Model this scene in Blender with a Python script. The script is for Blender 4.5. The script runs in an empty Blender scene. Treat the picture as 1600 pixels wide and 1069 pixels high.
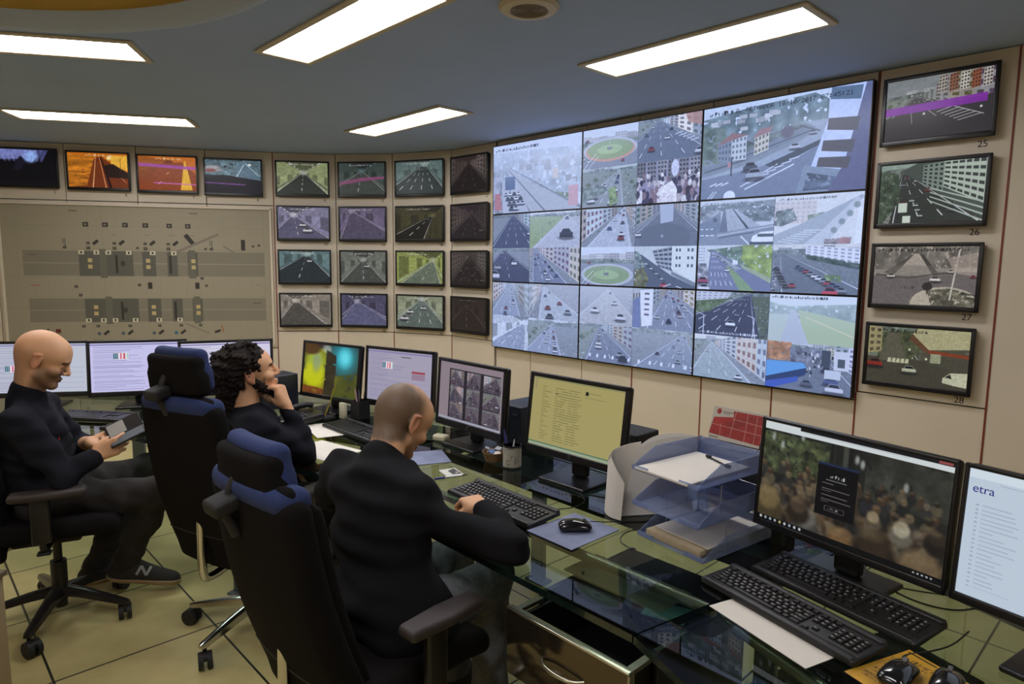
import bpy, bmesh, math, random
import numpy as np
from mathutils import Vector, Matrix, Euler

SC = bpy.context.scene
COL = SC.collection
PI = math.pi
H = 1.62                      # eye height of the photographer

# ------------------------------------------------------------------ objects
def link(o, parent=None):
    COL.objects.link(o)
    if parent is not None:
        o.parent = parent
    return o

def tag(o, label=None, cat=None, group=None, kind=None):
    if label: o['label'] = label
    if cat: o['category'] = cat
    if group: o['group'] = group
    if kind: o['kind'] = kind
    return o

def thing(name, label, cat, loc=(0, 0, 0), rz=0.0, group=None):
    o = bpy.data.objects.new(name, None)
    o.empty_display_size = 0.05
    o.location = loc
    o.rotation_euler = (0, 0, rz)
    link(o)
    return tag(o, label, cat, group)

def lin(c):
    """sRGB 0..255 -> linear"""
    out = []
    for v in c:
        v = v / 255.0
        out.append(v / 12.92 if v <= 0.04045 else ((v + 0.055) / 1.055) ** 2.4)
    return out

# ------------------------------------------------------------------ mesh builder
class MB:
    def __init__(s):
        s.v = []; s.f = []; s.mi = []
        s.M = Matrix.Identity(4)
        s.m = 0
    def add(s, vs, fs):
        b = len(s.v)
        for p in vs:
            s.v.append(tuple(s.M @ Vector(p)))
        for f in fs:
            s.f.append(tuple(b + i for i in f)); s.mi.append(s.m)
        return s
    def box(s, c, d, rz=0.0, R=None):
        x, y, z = d[0] / 2, d[1] / 2, d[2] / 2
        vs = [(-x, -y, -z), (x, -y, -z), (x, y, -z), (-x, y, -z), (-x, -y, z), (x, -y, z), (x, y, z), (-x, y, z)]
        Mx = Matrix.Translation(c) @ (R if R is not None else Matrix.Rotation(rz, 4, 'Z'))
        vs = [Mx @ Vector(p) for p in vs]
        return s.add(vs, [(0, 3, 2, 1), (4, 5, 6, 7), (0, 1, 5, 4), (1, 2, 6, 5), (2, 3, 7, 6), (3, 0, 4, 7)])
    def rbox(s, c, d, r, R=None, n=3, div=(1, 1, 1), fn=None):
        """rounded box; fn(local vector)->vector deforms before placement"""
        r = min(r, min(d) / 2 * 0.999)
        def axis(L, k):
            h = L / 2
            t = [math.tan(PI / 4 * i / n) for i in range(n + 1)]
            lo = [-h + r - r * q for q in reversed(t)]
            mid = [(-h + r) + (2 * (h - r)) * i / (k + 0.0) for i in range(1, k)] if k > 1 else []
            hi = [h - r + r * q for q in t]
            return lo + mid + hi
        ax = [axis(d[i], div[i]) for i in range(3)]
        idx = {}; vs = []; fs = []
        inn = [d[i] / 2 - r for i in range(3)]
        def vid(p):
            key = tuple(round(q, 7) for q in p)
            if key in idx: return idx[key]
            q = Vector([max(-inn[i], min(inn[i], p[i])) for i in range(3)])
            dd = Vector(p) - q
            if dd.length > 1e-9: q = q + dd.normalized() * r
            if fn: q = Vector(fn(q))
            if R is not None: q = (R @ q.to_4d()).to_3d() if len(R) == 4 else R @ q
            vs.append(q + Vector(c)); idx[key] = len(vs) - 1
            return idx[key]
        for a in range(3):
            b, g = (a + 1) % 3, (a + 2) % 3
            for sg in (-1, 1):
                for i in range(len(ax[b]) - 1):
                    for j in range(len(ax[g]) - 1):
                        q = []
                        for (ii, jj) in ((i, j), (i + 1, j), (i + 1, j + 1), (i, j + 1)):
                            p = [0, 0, 0]; p[a] = sg * d[a] / 2; p[b] = ax[b][ii]; p[g] = ax[g][jj]
                            q.append(vid(p))
                        fs.append(tuple(q) if sg > 0 else tuple(reversed(q)))
        return s.add(vs, fs)
    def cyl(s, p, q, r0, r1=None, n=16, cap=True):
        r1 = r0 if r1 is None else r1
        p, q = Vector(p), Vector(q); ax = (q - p).normalized()
        u = ax.orthogonal().normalized(); w = ax.cross(u)
        vs = []; fs = []
        for i in range(n):
            a = 2 * PI * i / n; e = u * math.cos(a) + w * math.sin(a)
            vs.append(p + e * r0); vs.append(q + e * r1)
        for i in range(n):
            j = (i + 1) % n
            fs.append((2 * i, 2 * j, 2 * j + 1, 2 * i + 1))
        if cap:
            fs.append(tuple(2 * i for i in reversed(range(n)))); fs.append(tuple(2 * i + 1 for i in range(n)))
        return s.add(vs, fs)
    def tube(s, pts, r, n=8, smooth=0, closed=False):
        pts = [Vector(p) for p in pts]
        for _ in range(smooth):
            q = [pts[0]]
            for a, b in zip(pts, pts[1:]):
                q += [a * .75 + b * .25, a * .25 + b * .75]
            pts = q + [pts[-1]]
        rr = r if isinstance(r, (list, tuple)) else None
        vs = []; fs = []; N = len(pts); u = None
        for i, p in enumerate(pts):
            d = (pts[min(i + 1, N - 1)] - pts[max(i - 1, 0)])
            d = d.normalized() if d.length > 1e-9 else Vector((0, 0, 1))
            u = d.orthogonal() if u is None else u - d * u.dot(d)
            u.normalize(); w = d.cross(u)
            R_ = r if rr is None else rr[0] + (rr[1] - rr[0]) * i / max(1, N - 1)
            for k in range(n):
                a = 2 * PI * k / n
                vs.append(p + (u * math.cos(a) + w * math.sin(a)) * R_)
        for i in range(N - 1):
            for k in range(n):
                l = (k + 1) % n
                fs.append((i * n + k, i * n + l, (i + 1) * n + l, (i + 1) * n + k))
        fs.append(tuple(reversed(range(n)))); fs.append(tuple((N - 1) * n + k for k in range(n)))
        return s.add(vs, fs)
    def lathe(s, prof, n=24, c=(0, 0, 0)):
        """prof: [(r,z)...] about Z"""
        vs = []; fs = []
        for r, z in prof:
            for k in range(n):
                a = 2 * PI * k / n
                vs.append((c[0] + r * math.cos(a), c[1] + r * math.sin(a), c[2] + z))
        for i in range(len(prof) - 1):
            for k in range(n):
                l = (k + 1) % n
                fs.append((i * n + k, i * n + l, (i + 1) * n + l, (i + 1) * n + k))
        if prof[0][0] > 1e-6: fs.append(tuple(reversed(range(n))))
        if prof[-1][0] > 1e-6: fs.append(tuple((len(prof) - 1) * n + k for k in range(n)))
        return s.add(vs, fs)
    def prism(s, poly, z0, z1, side_m=None):
        n = len(poly)
        ar = sum(poly[i][0] * poly[(i + 1) % n][1] - poly[(i + 1) % n][0] * poly[i][1] for i in range(n))
        if ar < 0: poly = list(reversed(poly))
        vs = [(p[0], p[1], z0) for p in poly] + [(p[0], p[1], z1) for p in poly]
        s.add(vs, [tuple(reversed(range(n))), tuple(range(n, 2 * n))])
        m = s.m
        if side_m is not None: s.m = side_m
        s.add(vs, [(i, (i + 1) % n, n + (i + 1) % n, n + i) for i in range(n)])
        s.m = m
        return s
    def build(s, name, mat, parent=None, smooth=None, weld=False):
        me = bpy.data.meshes.new(name)
        me.from_pydata(s.v, [], s.f)
        if weld or any(s.mi) is False:
            pass
        if weld:
            bm = bmesh.new(); bm.from_mesh(me)
            bmesh.ops.remove_doubles(bm, verts=bm.verts, dist=1e-5)
            bmesh.ops.recalc_face_normals(bm, faces=bm.faces)
            bm.to_mesh(me); bm.free()
        mats = mat if isinstance(mat, (list, tuple)) else [mat]
        for m in mats: me.materials.append(m)
        if len(mats) > 1 and not weld: me.polygons.foreach_set('material_index', s.mi)
        if smooth is not None:
            me.polygons.foreach_set('use_smooth', [True] * len(me.polygons))
            me.set_sharp_from_angle(angle=math.radians(smooth))
        me.update()
        o = bpy.data.objects.new(name, me)
        return link(o, parent)

def copy_tree(o, parent=None):
    c = o.copy(); COL.objects.link(c)
    c.parent = parent
    for ch in list(o.children):
        copy_tree(ch, c)
    return c

# ------------------------------------------------------------------ materials
MATS = {}
def nt(m):
    m.use_nodes = True
    return m.node_tree.nodes, m.node_tree.links

def mat(name, rgb, rough=0.5, metal=0.0, spec=0.5, noise=0.0, nscale=30.0, bump=0.0, bscale=200.0, coat=0.0, sheen=0.0, trans=0.0):
    """rgb in sRGB 0..255; noise = relative colour variation"""
    if name in MATS: return MATS[name]
    m = bpy.data.materials.new(name); N, L = nt(m)
    b = N['Principled BSDF']
    c = lin(rgb)
    b.inputs['Base Color'].default_value = (*c, 1)
    b.inputs['Roughness'].default_value = rough
    b.inputs['Metallic'].default_value = metal
    b.inputs['Specular IOR Level'].default_value = spec
    b.inputs['Coat Weight'].default_value = coat
    b.inputs['Sheen Weight'].default_value = sheen
    b.inputs['Transmission Weight'].default_value = trans
    if noise or bump:
        tc = N.new('ShaderNodeTexCoord')
    if noise:
        t = N.new('ShaderNodeTexNoise'); t.inputs['Scale'].default_value = nscale; t.inputs['Detail'].default_value = 4
        L.new(tc.outputs['Object'], t.inputs['Vector'])
        r = N.new('ShaderNodeValToRGB')
        r.color_ramp.elements[0].position = .3; r.color_ramp.elements[1].position = .7
        r.color_ramp.elements[0].color = (*[x * (1 - noise) for x in c], 1)
        r.color_ramp.elements[1].color = (*[min(1, x * (1 + noise)) for x in c], 1)
        L.new(t.outputs['Fac'], r.inputs['Fac']); L.new(r.outputs['Color'], b.inputs['Base Color'])
    if bump:
        t2 = N.new('ShaderNodeTexNoise'); t2.inputs['Scale'].default_value = bscale; t2.inputs['Detail'].default_value = 3
        L.new(tc.outputs['Object'], t2.inputs['Vector'])
        bp = N.new('ShaderNodeBump'); bp.inputs['Strength'].default_value = bump; bp.inputs['Distance'].default_value = .004
        L.new(t2.outputs['Fac'], bp.inputs['Height']); L.new(bp.outputs['Normal'], b.inputs['Normal'])
    MATS[name] = m
    return m

def emis(name, rgb, s):
    if name in MATS: return MATS[name]
    m = bpy.data.materials.new(name); N, L = nt(m)
    b = N['Principled BSDF']
    b.inputs['Base Color'].default_value = (.02, .02, .02, 1)
    b.inputs['Emission Color'].default_value = (*lin(rgb), 1)
    b.inputs['Emission Strength'].default_value = s
    MATS[name] = m
    return m

def glass_mat(name, tint, rough=0.02, ior=1.5, body=None, bodyfac=0.0):
    """thin clear sheet: tinted see-through plus mirror reflection by Fresnel"""
    if name in MATS: return MATS[name]
    m = bpy.data.materials.new(name); N, L = nt(m)
    out = N['Material Output']; N.remove(N['Principled BSDF'])
    tr = N.new('ShaderNodeBsdfTransparent'); tr.inputs['Color'].default_value = (*tint, 1)
    src = tr
    if body:
        df = N.new('ShaderNodeBsdfDiffuse'); df.inputs['Color'].default_value = (*body, 1)
        mx0 = N.new('ShaderNodeMixShader'); mx0.inputs[0].default_value = bodyfac
        L.new(tr.outputs[0], mx0.inputs[1]); L.new(df.outputs[0], mx0.inputs[2]); src = mx0
    gl = N.new('ShaderNodeBsdfGlossy'); gl.inputs['Roughness'].default_value = rough
    fr = N.new('ShaderNodeFresnel'); fr.inputs['IOR'].default_value = ior
    mx = N.new('ShaderNodeMixShader')
    ge = N.new('ShaderNodeNewGeometry'); iv = N.new('ShaderNodeMath'); iv.operation = 'SUBTRACT'; iv.inputs[0].default_value = 1
    L.new(ge.outputs['Backfacing'], iv.inputs[1]); mu = N.new('ShaderNodeMath'); mu.operation = 'MULTIPLY'     # mirror only at the entry side
    L.new(fr.outputs[0], mu.inputs[0]); L.new(iv.outputs[0], mu.inputs[1])
    L.new(mu.outputs[0], mx.inputs[0]); L.new(src.outputs[0], mx.inputs[1]); L.new(gl.outputs[0], mx.inputs[2])
    L.new(mx.outputs[0], out.inputs['Surface'])
    MATS[name] = m
    return m

def picture_mat(name, arr, emission=1.0, rough=.25):
    """arr: h x w x 3 sRGB 0..1, row 0 on top, painted in this script"""
    h, w, _ = arr.shape
    im = bpy.data.images.new(name, w, h)
    px = np.ones((h, w, 4), np.float32); px[..., :3] = np.clip(arr[::-1], 0, 1)
    im.pixels.foreach_set(px.ravel()); im.update()
    try: im.pack()
    except Exception: pass
    m = bpy.data.materials.new(name); N, L = nt(m)
    b = N['Principled BSDF']; b.inputs['Roughness'].default_value = rough
    t = N.new('ShaderNodeTexImage'); t.image = im; t.extension = 'EXTEND'
    if emission:
        b.inputs['Base Color'].default_value = (.012, .012, .014, 1)
        b.inputs['Specular IOR Level'].default_value = .2
        L.new(t.outputs['Color'], b.inputs['Emission Color'])
        b.inputs['Emission Strength'].default_value = emission
    else:
        L.new(t.outputs['Color'], b.inputs['Base Color'])
    return m

def uv_quad(name, m, corners, parent=None, thick=0.0):
    """a picture surface: corners TL,TR,BR,BL"""
    me = bpy.data.meshes.new(name)
    v = [Vector(p) for p in corners]
    nrm = (v[1] - v[0]).cross(v[3] - v[0]).normalized()      # points into the surface for TL,TR,BL seen from the front
    if thick:
        vb = [p + nrm * thick for p in v]
        me.from_pydata([tuple(p) for p in v + vb], [], [(3, 2, 1, 0), (4, 5, 6, 7), (0, 1, 5, 4), (1, 2, 6, 5), (2, 3, 7, 6), (3, 0, 4, 7)])
    else:
        me.from_pydata([tuple(p) for p in v], [], [(3, 2, 1, 0)])
    uv = me.uv_layers.new(name='UVMap')
    co = [(0, 0), (1, 0), (1, 1), (0, 1)]
    for i in range(4): uv.data[i].uv = co[i]
    if thick:
        edge = [(.5, .001)] * 4
        for i in range(4, len(uv.data)): uv.data[i].uv = edge[i % 4]
    me.materials.append(m)
    o = bpy.data.objects.new(name, me)
    return link(o, parent)

def text_mesh(name, s, size, m, parent=None, loc=(0, 0, 0), rot=(PI / 2, 0, 0), depth=0.0008, align='CENTER'):
    cu = bpy.data.curves.new(name, 'FONT'); cu.body = s; cu.size = size; cu.extrude = depth
    cu.align_x = align; cu.align_y = 'CENTER'
    tmp = bpy.data.objects.new(name, cu); COL.objects.link(tmp)
    dg = bpy.context.evaluated_depsgraph_get()
    me = bpy.data.meshes.new_from_object(tmp.evaluated_get(dg))
    bpy.data.objects.remove(tmp)
    me.materials.clear(); me.materials.append(m)
    o = bpy.data.objects.new(name, me); o.location = loc; o.rotation_euler = rot
    return link(o, parent)

# ------------------------------------------------------------------ camera
F, PITCH, ROLL = 1030.0, 0.1195, 0.0103
def make_camera():
    cr, sr, cp, sp = math.cos(ROLL), math.sin(ROLL), math.cos(PITCH), math.sin(PITCH)
    R0, U0, D0 = Vector((1, 0, 0)), Vector((0, sp, cp)), Vector((0, cp, -sp))
    r = R0 * cr + U0 * sr; u = R0 * -sr + U0 * cr
    M = Matrix((r, u, -D0)).transposed().to_4x4(); M.translation = (0, 0, H)
    c = bpy.data.cameras.new('camera'); c.sensor_width = 36; c.lens = 36 * F / 1600; c.clip_start = .05
    o = bpy.data.objects.new('camera', c); o.matrix_world = M
    COL.objects.link(o); SC.camera = o
make_camera()
SC.view_settings.view_transform = 'Standard'
SC.view_settings.look = 'None'
SC.view_settings.gamma = 1
SC.view_settings.use_curve_mapping = False

# the big screens' wall gives the room its axes: U along it (towards the viewer's right), N out of it into the room
U = Vector((.69, -.724, 0)).normalized(); N_ = Vector((-.724, -.69, 0)).normalized()
W0 = Vector((-.1424, 5.8746, 0))
def un(u, n, z=0.0):
    p = W0 + U * u + N_ * n
    return Vector((p.x, p.y, z))
RZ_W = math.atan2(U.y, U.x)
# ------------------------------------------------------------------ painted screen pictures (numpy)
FONT = {'0': '3E5149453E', '1': '00427F4000', '2': '4261514946', '3': '2141454B31', '4': '1814127F10', '5': '2745454539', '6': '3C4A494930', '7': '0171090503', '8': '3649494936', '9': '064949291E', ':': '0036360000', '.': '0060600000', '-': '0808080808', '/': '2010080402',
        'A': '7E1111117E', 'B': '7F49494936', 'C': '3E41414122', 'D': '7F4141221C', 'E': '7F49494941', 'F': '7F09090901', 'G': '3E4149497A', 'H': '7F0808087F', 'I': '00417F4100', 'J': '2040413F01', 'K': '7F08142241', 'L': '7F40404040', 'M': '7F020C027F', 'N': '7F0408107F', 'O': '3E4141413E', 'P': '7F09090906', 'Q': '3E4151215E', 'R': '7F09192946', 'S': '4649494931', 'T': '01017F0101', 'U': '3F4040403F', 'V': '1F2040201F', 'W': '3F4038403F', 'X': '6314081463', 'Y': '0708700807', 'Z': '6151494543'}

class Cv:
    def __init__(s, w, h, col, ss=2):
        s.ss = ss; s.W, s.H = w * ss, h * ss
        s.a = np.ones((s.H, s.W, 3), np.float32) * np.array(col, np.float32)
        s.X, s.Y = np.meshgrid((np.arange(s.W) + .5) / s.W, (np.arange(s.H) + .5) / s.H)
        s.X = s.X.astype(np.float32); s.Y = s.Y.astype(np.float32)
        s.asp = w / h
    def put(s, m, col, al=1.0):
        m = (m * al)[..., None]
        s.a = s.a * (1 - m) + np.array(col, np.float32) * m
        return s
    def mask(s, pts):
        m = np.zeros((s.H, s.W), bool); n = len(pts)
        for i in range(n):
            x0, y0 = pts[i]; x1, y1 = pts[(i + 1) % n]
            if abs(y1 - y0) < 1e-9: continue
            c = ((s.Y >= min(y0, y1)) & (s.Y < max(y0, y1)))
            m ^= c & (s.X < x0 + (s.Y - y0) * (x1 - x0) / (y1 - y0))
        return m
    def poly(s, pts, col, al=1.0):
        xs = [p[0] for p in pts]; ys = [p[1] for p in pts]
        x0, x1 = max(0, int(min(xs) * s.W) - 1), min(s.W, int(max(xs) * s.W) + 2)
        y0, y1 = max(0, int(min(ys) * s.H) - 1), min(s.H, int(max(ys) * s.H) + 2)
        if x1 <= x0 or y1 <= y0: return s
        X, Y = s.X[y0:y1, x0:x1], s.Y[y0:y1, x0:x1]
        m = np.zeros(X.shape, bool); n = len(pts)
        for i in range(n):
            ax, ay = pts[i]; bx, by = pts[(i + 1) % n]
            if abs(by - ay) < 1e-9: continue
            c = (Y >= min(ay, by)) & (Y < max(ay, by))
            m ^= c & (X < ax + (Y - ay) * (bx - ax) / (by - ay))
        mm = (m * al).astype(np.float32)[..., None]
        s.a[y0:y1, x0:x1] = s.a[y0:y1, x0:x1] * (1 - mm) + np.array(col, np.float32) * mm
        return s
    def rect(s, x0, y0, x1, y1, col, al=1.0):
        return s.poly([(x0, y0), (x1, y0), (x1, y1), (x0, y1)], col, al)
    def line(s, p, q, w, col, al=1.0, w2=None):
        """w: width as fraction of the height; tapers to w2"""
        w2 = w if w2 is None else w2
        dx, dy = (q[0] - p[0]) * s.asp, q[1] - p[1]; L = math.hypot(dx, dy) + 1e-9
        nx, ny = -dy / L / s.asp, dx / L
        return s.poly([(p[0] + nx * w / 2, p[1] + ny * w / 2), (q[0] + nx * w2 / 2, q[1] + ny * w2 / 2),
                       (q[0] - nx * w2 / 2, q[1] - ny * w2 / 2), (p[0] - nx * w / 2, p[1] - ny * w / 2)], col, al)
    def dash(s, p, q, w, w2, col, n=6, al=1.0, fill=.5):
        for i in range(n):
            a, b = (i / n) ** 1.8, ((i + fill) / n) ** 1.8
            f = lambda t: (p[0] + (q[0] - p[0]) * t, p[1] + (q[1] - p[1]) * t)
            s.line(f(a), f(b), w + (w2 - w) * a, col, al, w + (w2 - w) * b)
        return s
    def ell(s, cx, cy, rx, ry, col, al=1.0, soft=.15):
        m = ((s.X - cx) / rx) ** 2 + ((s.Y - cy) / ry) ** 2
        return s.put(np.clip((1 - np.sqrt(m)) / soft + .5, 0, 1), col, al)
    def fbm(s, seed, nx, ny, octv=3):
        r = np.random.RandomState(seed); out = np.zeros((s.H, s.W), np.float32); amp = .5
        for o in range(octv):
            g = r.rand(ny + 2, nx + 2).astype(np.float32)
            x, y = s.X * nx, s.Y * ny
            i, j = x.astype(int), y.astype(int); fx, fy = x - i, y - j
            fx = fx * fx * (3 - 2 * fx); fy = fy * fy * (3 - 2 * fy)
            out += amp * ((g[j, i] * (1 - fx) + g[j, i + 1] * fx) * (1 - fy) + (g[j + 1, i] * (1 - fx) + g[j + 1, i + 1] * fx) * fy)
            amp /= 2; nx *= 2; ny *= 2
        return out
    def grain(s, seed, amp, nx=60, ny=40):
        s.a *= (1 + (s.fbm(seed, nx, ny, 2)[..., None] - .375) * 2 * amp); return s
    def clump(s, seed, pts, col, dark=.5, nx=18, ny=14, al=1.0):
        """foliage-like mottled polygon"""
        f = s.fbm(seed, nx, ny, 3); m = s.mask(pts) & (s.fbm(seed + 7, nx * 2, ny * 2, 2) > .2)
        c = np.array(col, np.float32) * (dark + (1 - dark) * 2 * f[..., None])
        mm = (m * al)[..., None]
        s.a = s.a * (1 - mm) + c * mm
        return s
    def bld(s, q, col, rows, cols, win, al=1.0, fx=.55, fy=.5):
        """building face TL,TR,BR,BL with a window grid"""
        s.poly(q, col, al)
        P = lambda a, b: tuple((q[0][k] * (1 - a) + q[1][k] * a) * (1 - b) + (q[3][k] * (1 - a) + q[2][k] * a) * b for k in (0, 1))
        for i in range(cols):
            for j in range(rows):
                a0, b0 = (i + .5 - fx / 2) / cols, (j + .5 - fy / 2) / rows
                a1, b1 = a0 + fx / cols, b0 + fy / rows
                s.poly([P(a0, b0), P(a1, b0), P(a1, b1), P(a0, b1)], win, al)
        return s
    def car(s, x, y, k, col, al=1.0):
        k2 = k * s.asp * .62
        s.ell(x, y + k2 * .5, k * .62, k2 * .25, (.1, .1, .12), .6 * al, .5)
        s.poly([(x - k * .5, y + k2 * .45), (x - k * .52, y - k2 * .02), (x - k * .36, y - k2 * .12), (x - k * .26, y - k2 * .45), (x + k * .24, y - k2 * .45), (x + k * .36, y - k2 * .12), (x + k * .52, y - k2 * .02), (x + k * .5, y + k2 * .45)], col, al)
        s.poly([(x - k * .34, y - k2 * .1), (x - k * .24, y - k2 * .4), (x + k * .22, y - k2 * .4), (x + k * .34, y - k2 * .1)], (.12, .13, .16), al)
        s.rect(x - k * .5, y + k2 * .3, x + k * .5, y + k2 * .46, (.12, .12, .14), .7 * al)
        return s
    def text(s, x, y, t, hh, col, al=1.0):
        w = hh / s.asp / 7
        for ch in t.upper():
            g = FONT.get(ch)
            if g:
                for c in range(5):
                    b = int(g[2 * c:2 * c + 2], 16)
                    for r in range(7):
                        if b >> r & 1: s.rect(x + c * w, y + r * hh / 7, x + (c + 1.1) * w, y + (r + 1.1) * hh / 7, col, al)
            x += 6 * w
        return s
    def fade(s, k):
        """pull colours towards grey and soften, like a tired camera"""
        s.blur(1); s.a = s.a * (1 - k) + s.a.mean(2, keepdims=True) * k; return s
    def clutter(s, seed, x0, y0, x1, y1, n, k, al=.55, lo=.12, hi=.95):
        r = random.Random(seed)
        for i in range(n):
            x, y = r.uniform(x0, x1), r.uniform(y0, y1); q = k * r.uniform(.4, 1.6) * (.4 + y); g = r.uniform(lo, hi); w = q * r.uniform(.5, 2.2)
            s.rect(x, y, x + w, y + q * s.asp * r.uniform(.4, 1.3), (g * r.uniform(.92, 1.05), g * r.uniform(.95, 1.0), g * r.uniform(.95, 1.08)), al)
        return s
    def scrib(s, x, y, w, hh, col, al=.85, seed=1):
        """lettering too small to read: a row of uneven strokes"""
        r = random.Random(seed); st = hh / s.asp * .28
        while w > 0:
            k = r.uniform(.5, 1); s.rect(x, y + hh * (1 - k), x + st * .8, y + hh, col, al)
            if r.random() < .6: s.rect(x, y + hh * r.choice((.0, .4, .85)), x + st * 2, y + hh * r.choice((.2, .55, 1.0)), col, al)
            d = st * r.choice((1.6, 1.6, 2.0, 3.4)); x += d; w -= d
        return s
    def haze(s, col, y0, y1, al):
        m = np.clip((y1 - s.Y) / (y1 - y0), 0, 1) * al
        return s.put(m, col)
    def blur(s, k):
        for ax in (0, 1):
            acc = np.zeros_like(s.a); n = 2 * k + 1
            for d in range(-k, k + 1): acc += np.roll(s.a, d, ax)
            s.a = acc / n
        return s
    def out(s, gain=(1, 1, 1), bias=(0, 0, 0)):
        a = s.a.reshape(s.H // s.ss, s.ss, s.W // s.ss, s.ss, 3).mean((1, 3))
        return np.clip(a * np.array(gain, np.float32) + np.array(bias, np.float32), 0, 1)

def street(w, h, seed, vp=(.5, .28), sky=(.86, .88, .92), road=(.42, .44, .5), xl=-.2, xr=1.2, left='b', right='b', lanes=3, cars=9, title=None, fog=.35, ground=(.5, .52, .54), cross=0):
    r = random.Random(seed); c = Cv(w, h, sky)
    vx, vy = vp
    c.rect(0, vy, 1, 1, ground)
    for i in range(9):                                   # skyline
        x = r.random(); hh = r.uniform(.03, .13); ww = r.uniform(.06, .16); g = r.uniform(.5, .85)
        c.bld([(x, vy - hh), (x + ww, vy - hh), (x + ww, vy + .02), (x, vy + .02)], (g, g, g * 1.02), 3, 4, (g * .7, g * .7, g * .75))
    c.clump(seed, [(0, vy - .03), (.3, vy - .06), (.6, vy - .03), (1, vy - .06), (1, vy + .06), (0, vy + .06)], (.45, .5, .48))
    for side, kind in ((0, left), (1, right)):
        ex = xl if side == 0 else xr                     # road edge at the bottom
        lim = -0.05 if side == 0 else 1.05
        f = lambda t: (vx + (ex - vx) * t, vy + (1.0 - vy) * t)
        if kind == 'b':
            ts = [.06, .14, .26, .45, .8, 1.3]; g0 = r.uniform(.6, .8)
            for a, b in zip(ts, ts[1:]):
                g = g0 * r.uniform(.8, 1.2); tint = r.choice([(1, 1, 1.03), (1.05, .98, .9), (1, .95, .9), (.95, 1, 1.02)])
                hgt = r.uniform(1.0, 1.7)
                o = -.12 if side == 0 else .12
                pa, pb = f(a), f(b); pa = (pa[0] + o * a * 1.5, pa[1] - .05 * a); pb = (pb[0] + o * b * 1.5, pb[1] - .05 * b)
                q = [(pa[0], pa[1] - hgt * a), (pb[0], pb[1] - hgt * b), pb, pa]
                col = [min(1, g * x) for x in tint]
                c.bld(q, col, 5, max(2, int((b - a) * 12)), [x * r.uniform(.35, .6) for x in col])
        elif kind in 'tg':
            gc = (.35, .41, .31) if kind == 't' else (.46, .52, .36)
            pts = [f(.05), f(1.3), (lim, 1.0), (lim, vy)]
            c.poly(pts, [x * 1.2 for x in gc] if kind == 'g' else (.5, .53, .5))
            for t in (.08, .13, .2, .3, .42, .6, .85):
                p = f(t); o = (-.09 if side == 0 else .09) * (1 + r.random())
                k = t * r.uniform(.22, .4)
                if kind == 't' or t < .35:
                    x, y = p[0] + o * (.4 + t * 2), p[1] - k * .5
                    c.clump(seed + int(t * 99), [(x - k * .35, y + k * .3), (x - k * .45, y - k * .1), (x - k * .2, y - k * .5), (x + k * .2, y - k * .5), (x + k * .45, y - k * .1), (x + k * .3, y + k * .35)], gc)
                    c.line((x, y + k * .3), (x, y + k * .6), .012, (.2, .18, .16))
        elif kind == 'w':
            c.poly([f(.05), f(1.3), (lim, 1.0), (lim, vy - .25), (vx, vy - .02)], (.62, .62, .64))
        c.clutter(seed + side * 7, 0 if side == 0 else vx + .05, vy - .06, vx - .05 if side == 0 else 1, .98, 110 if kind != 'g' else 30, .012, .5)
    c.poly([(vx - .012, vy), (vx + .012, vy), (xr, 1), (xl, 1)], road)
    c.grain(seed + 3, .12, 30, 30)
    for i in range(lanes + 1):
        b = xl + (xr - xl) * (.04 + .92 * i / lanes)
        if 0 < i < lanes: c.dash((vx, vy), (b, 1), .003, .022, (.88, .89, .92), 7)
        else: c.line((vx, vy), (b, 1), .003, (.85, .86, .9), 1, .02)
    for i in range(cross):
        y = .8; x = xl + (xr - xl) * (.1 + .8 * i / cross)
        c.poly([(x, y), (x + .035, y), (x + .03, y + .09), (x - .01, y + .09)], (.9, .9, .92))
    for i in sorted(range(cars), key=lambda i: (i * .618 + seed * .37) % 1):
        t = .1 + .85 * ((i * .618 + seed * .37) % 1) ** 1.4
        ln = r.randrange(lanes); b = xl + (xr - xl) * (ln + .5) / lanes
        x, y = vx + (b - vx) * t, vy + (1 - vy) * t
        c.car(x, y - .02, .02 + .13 * t * (xr - xl) / lanes / .45, r.choice([(.9, .9, .92), (.15, .16, .2), (.55, .57, .6), (.5, .22, .22), (.8, .8, .82), (.25, .3, .45), (.86, .86, .88), (.3, .31, .34)]))
    for i in range(3):                                   # lamp posts
        t = r.uniform(.2, .7); sd = r.choice((0, 1)); b = xl if sd == 0 else xr
        x, y = vx + (b - vx) * t, vy + (1 - vy) * t
        c.line((x, y), (x, y - .5 * t), .012, (.45, .46, .5)); c.line((x, y - .5 * t), (x + (.1 if sd == 0 else -.1) * t, y - .52 * t), .01, (.5, .5, .55))
    c.clutter(seed + 5, xl if xl > 0 else 0, vy + .02, 1, .7, 50, .008, .35)
    c.haze(sky, vy - .1, .8, fog)
    if title: c.text(.03, .03, title, .05, (.1, .1, .13), .8)
    return c

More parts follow.
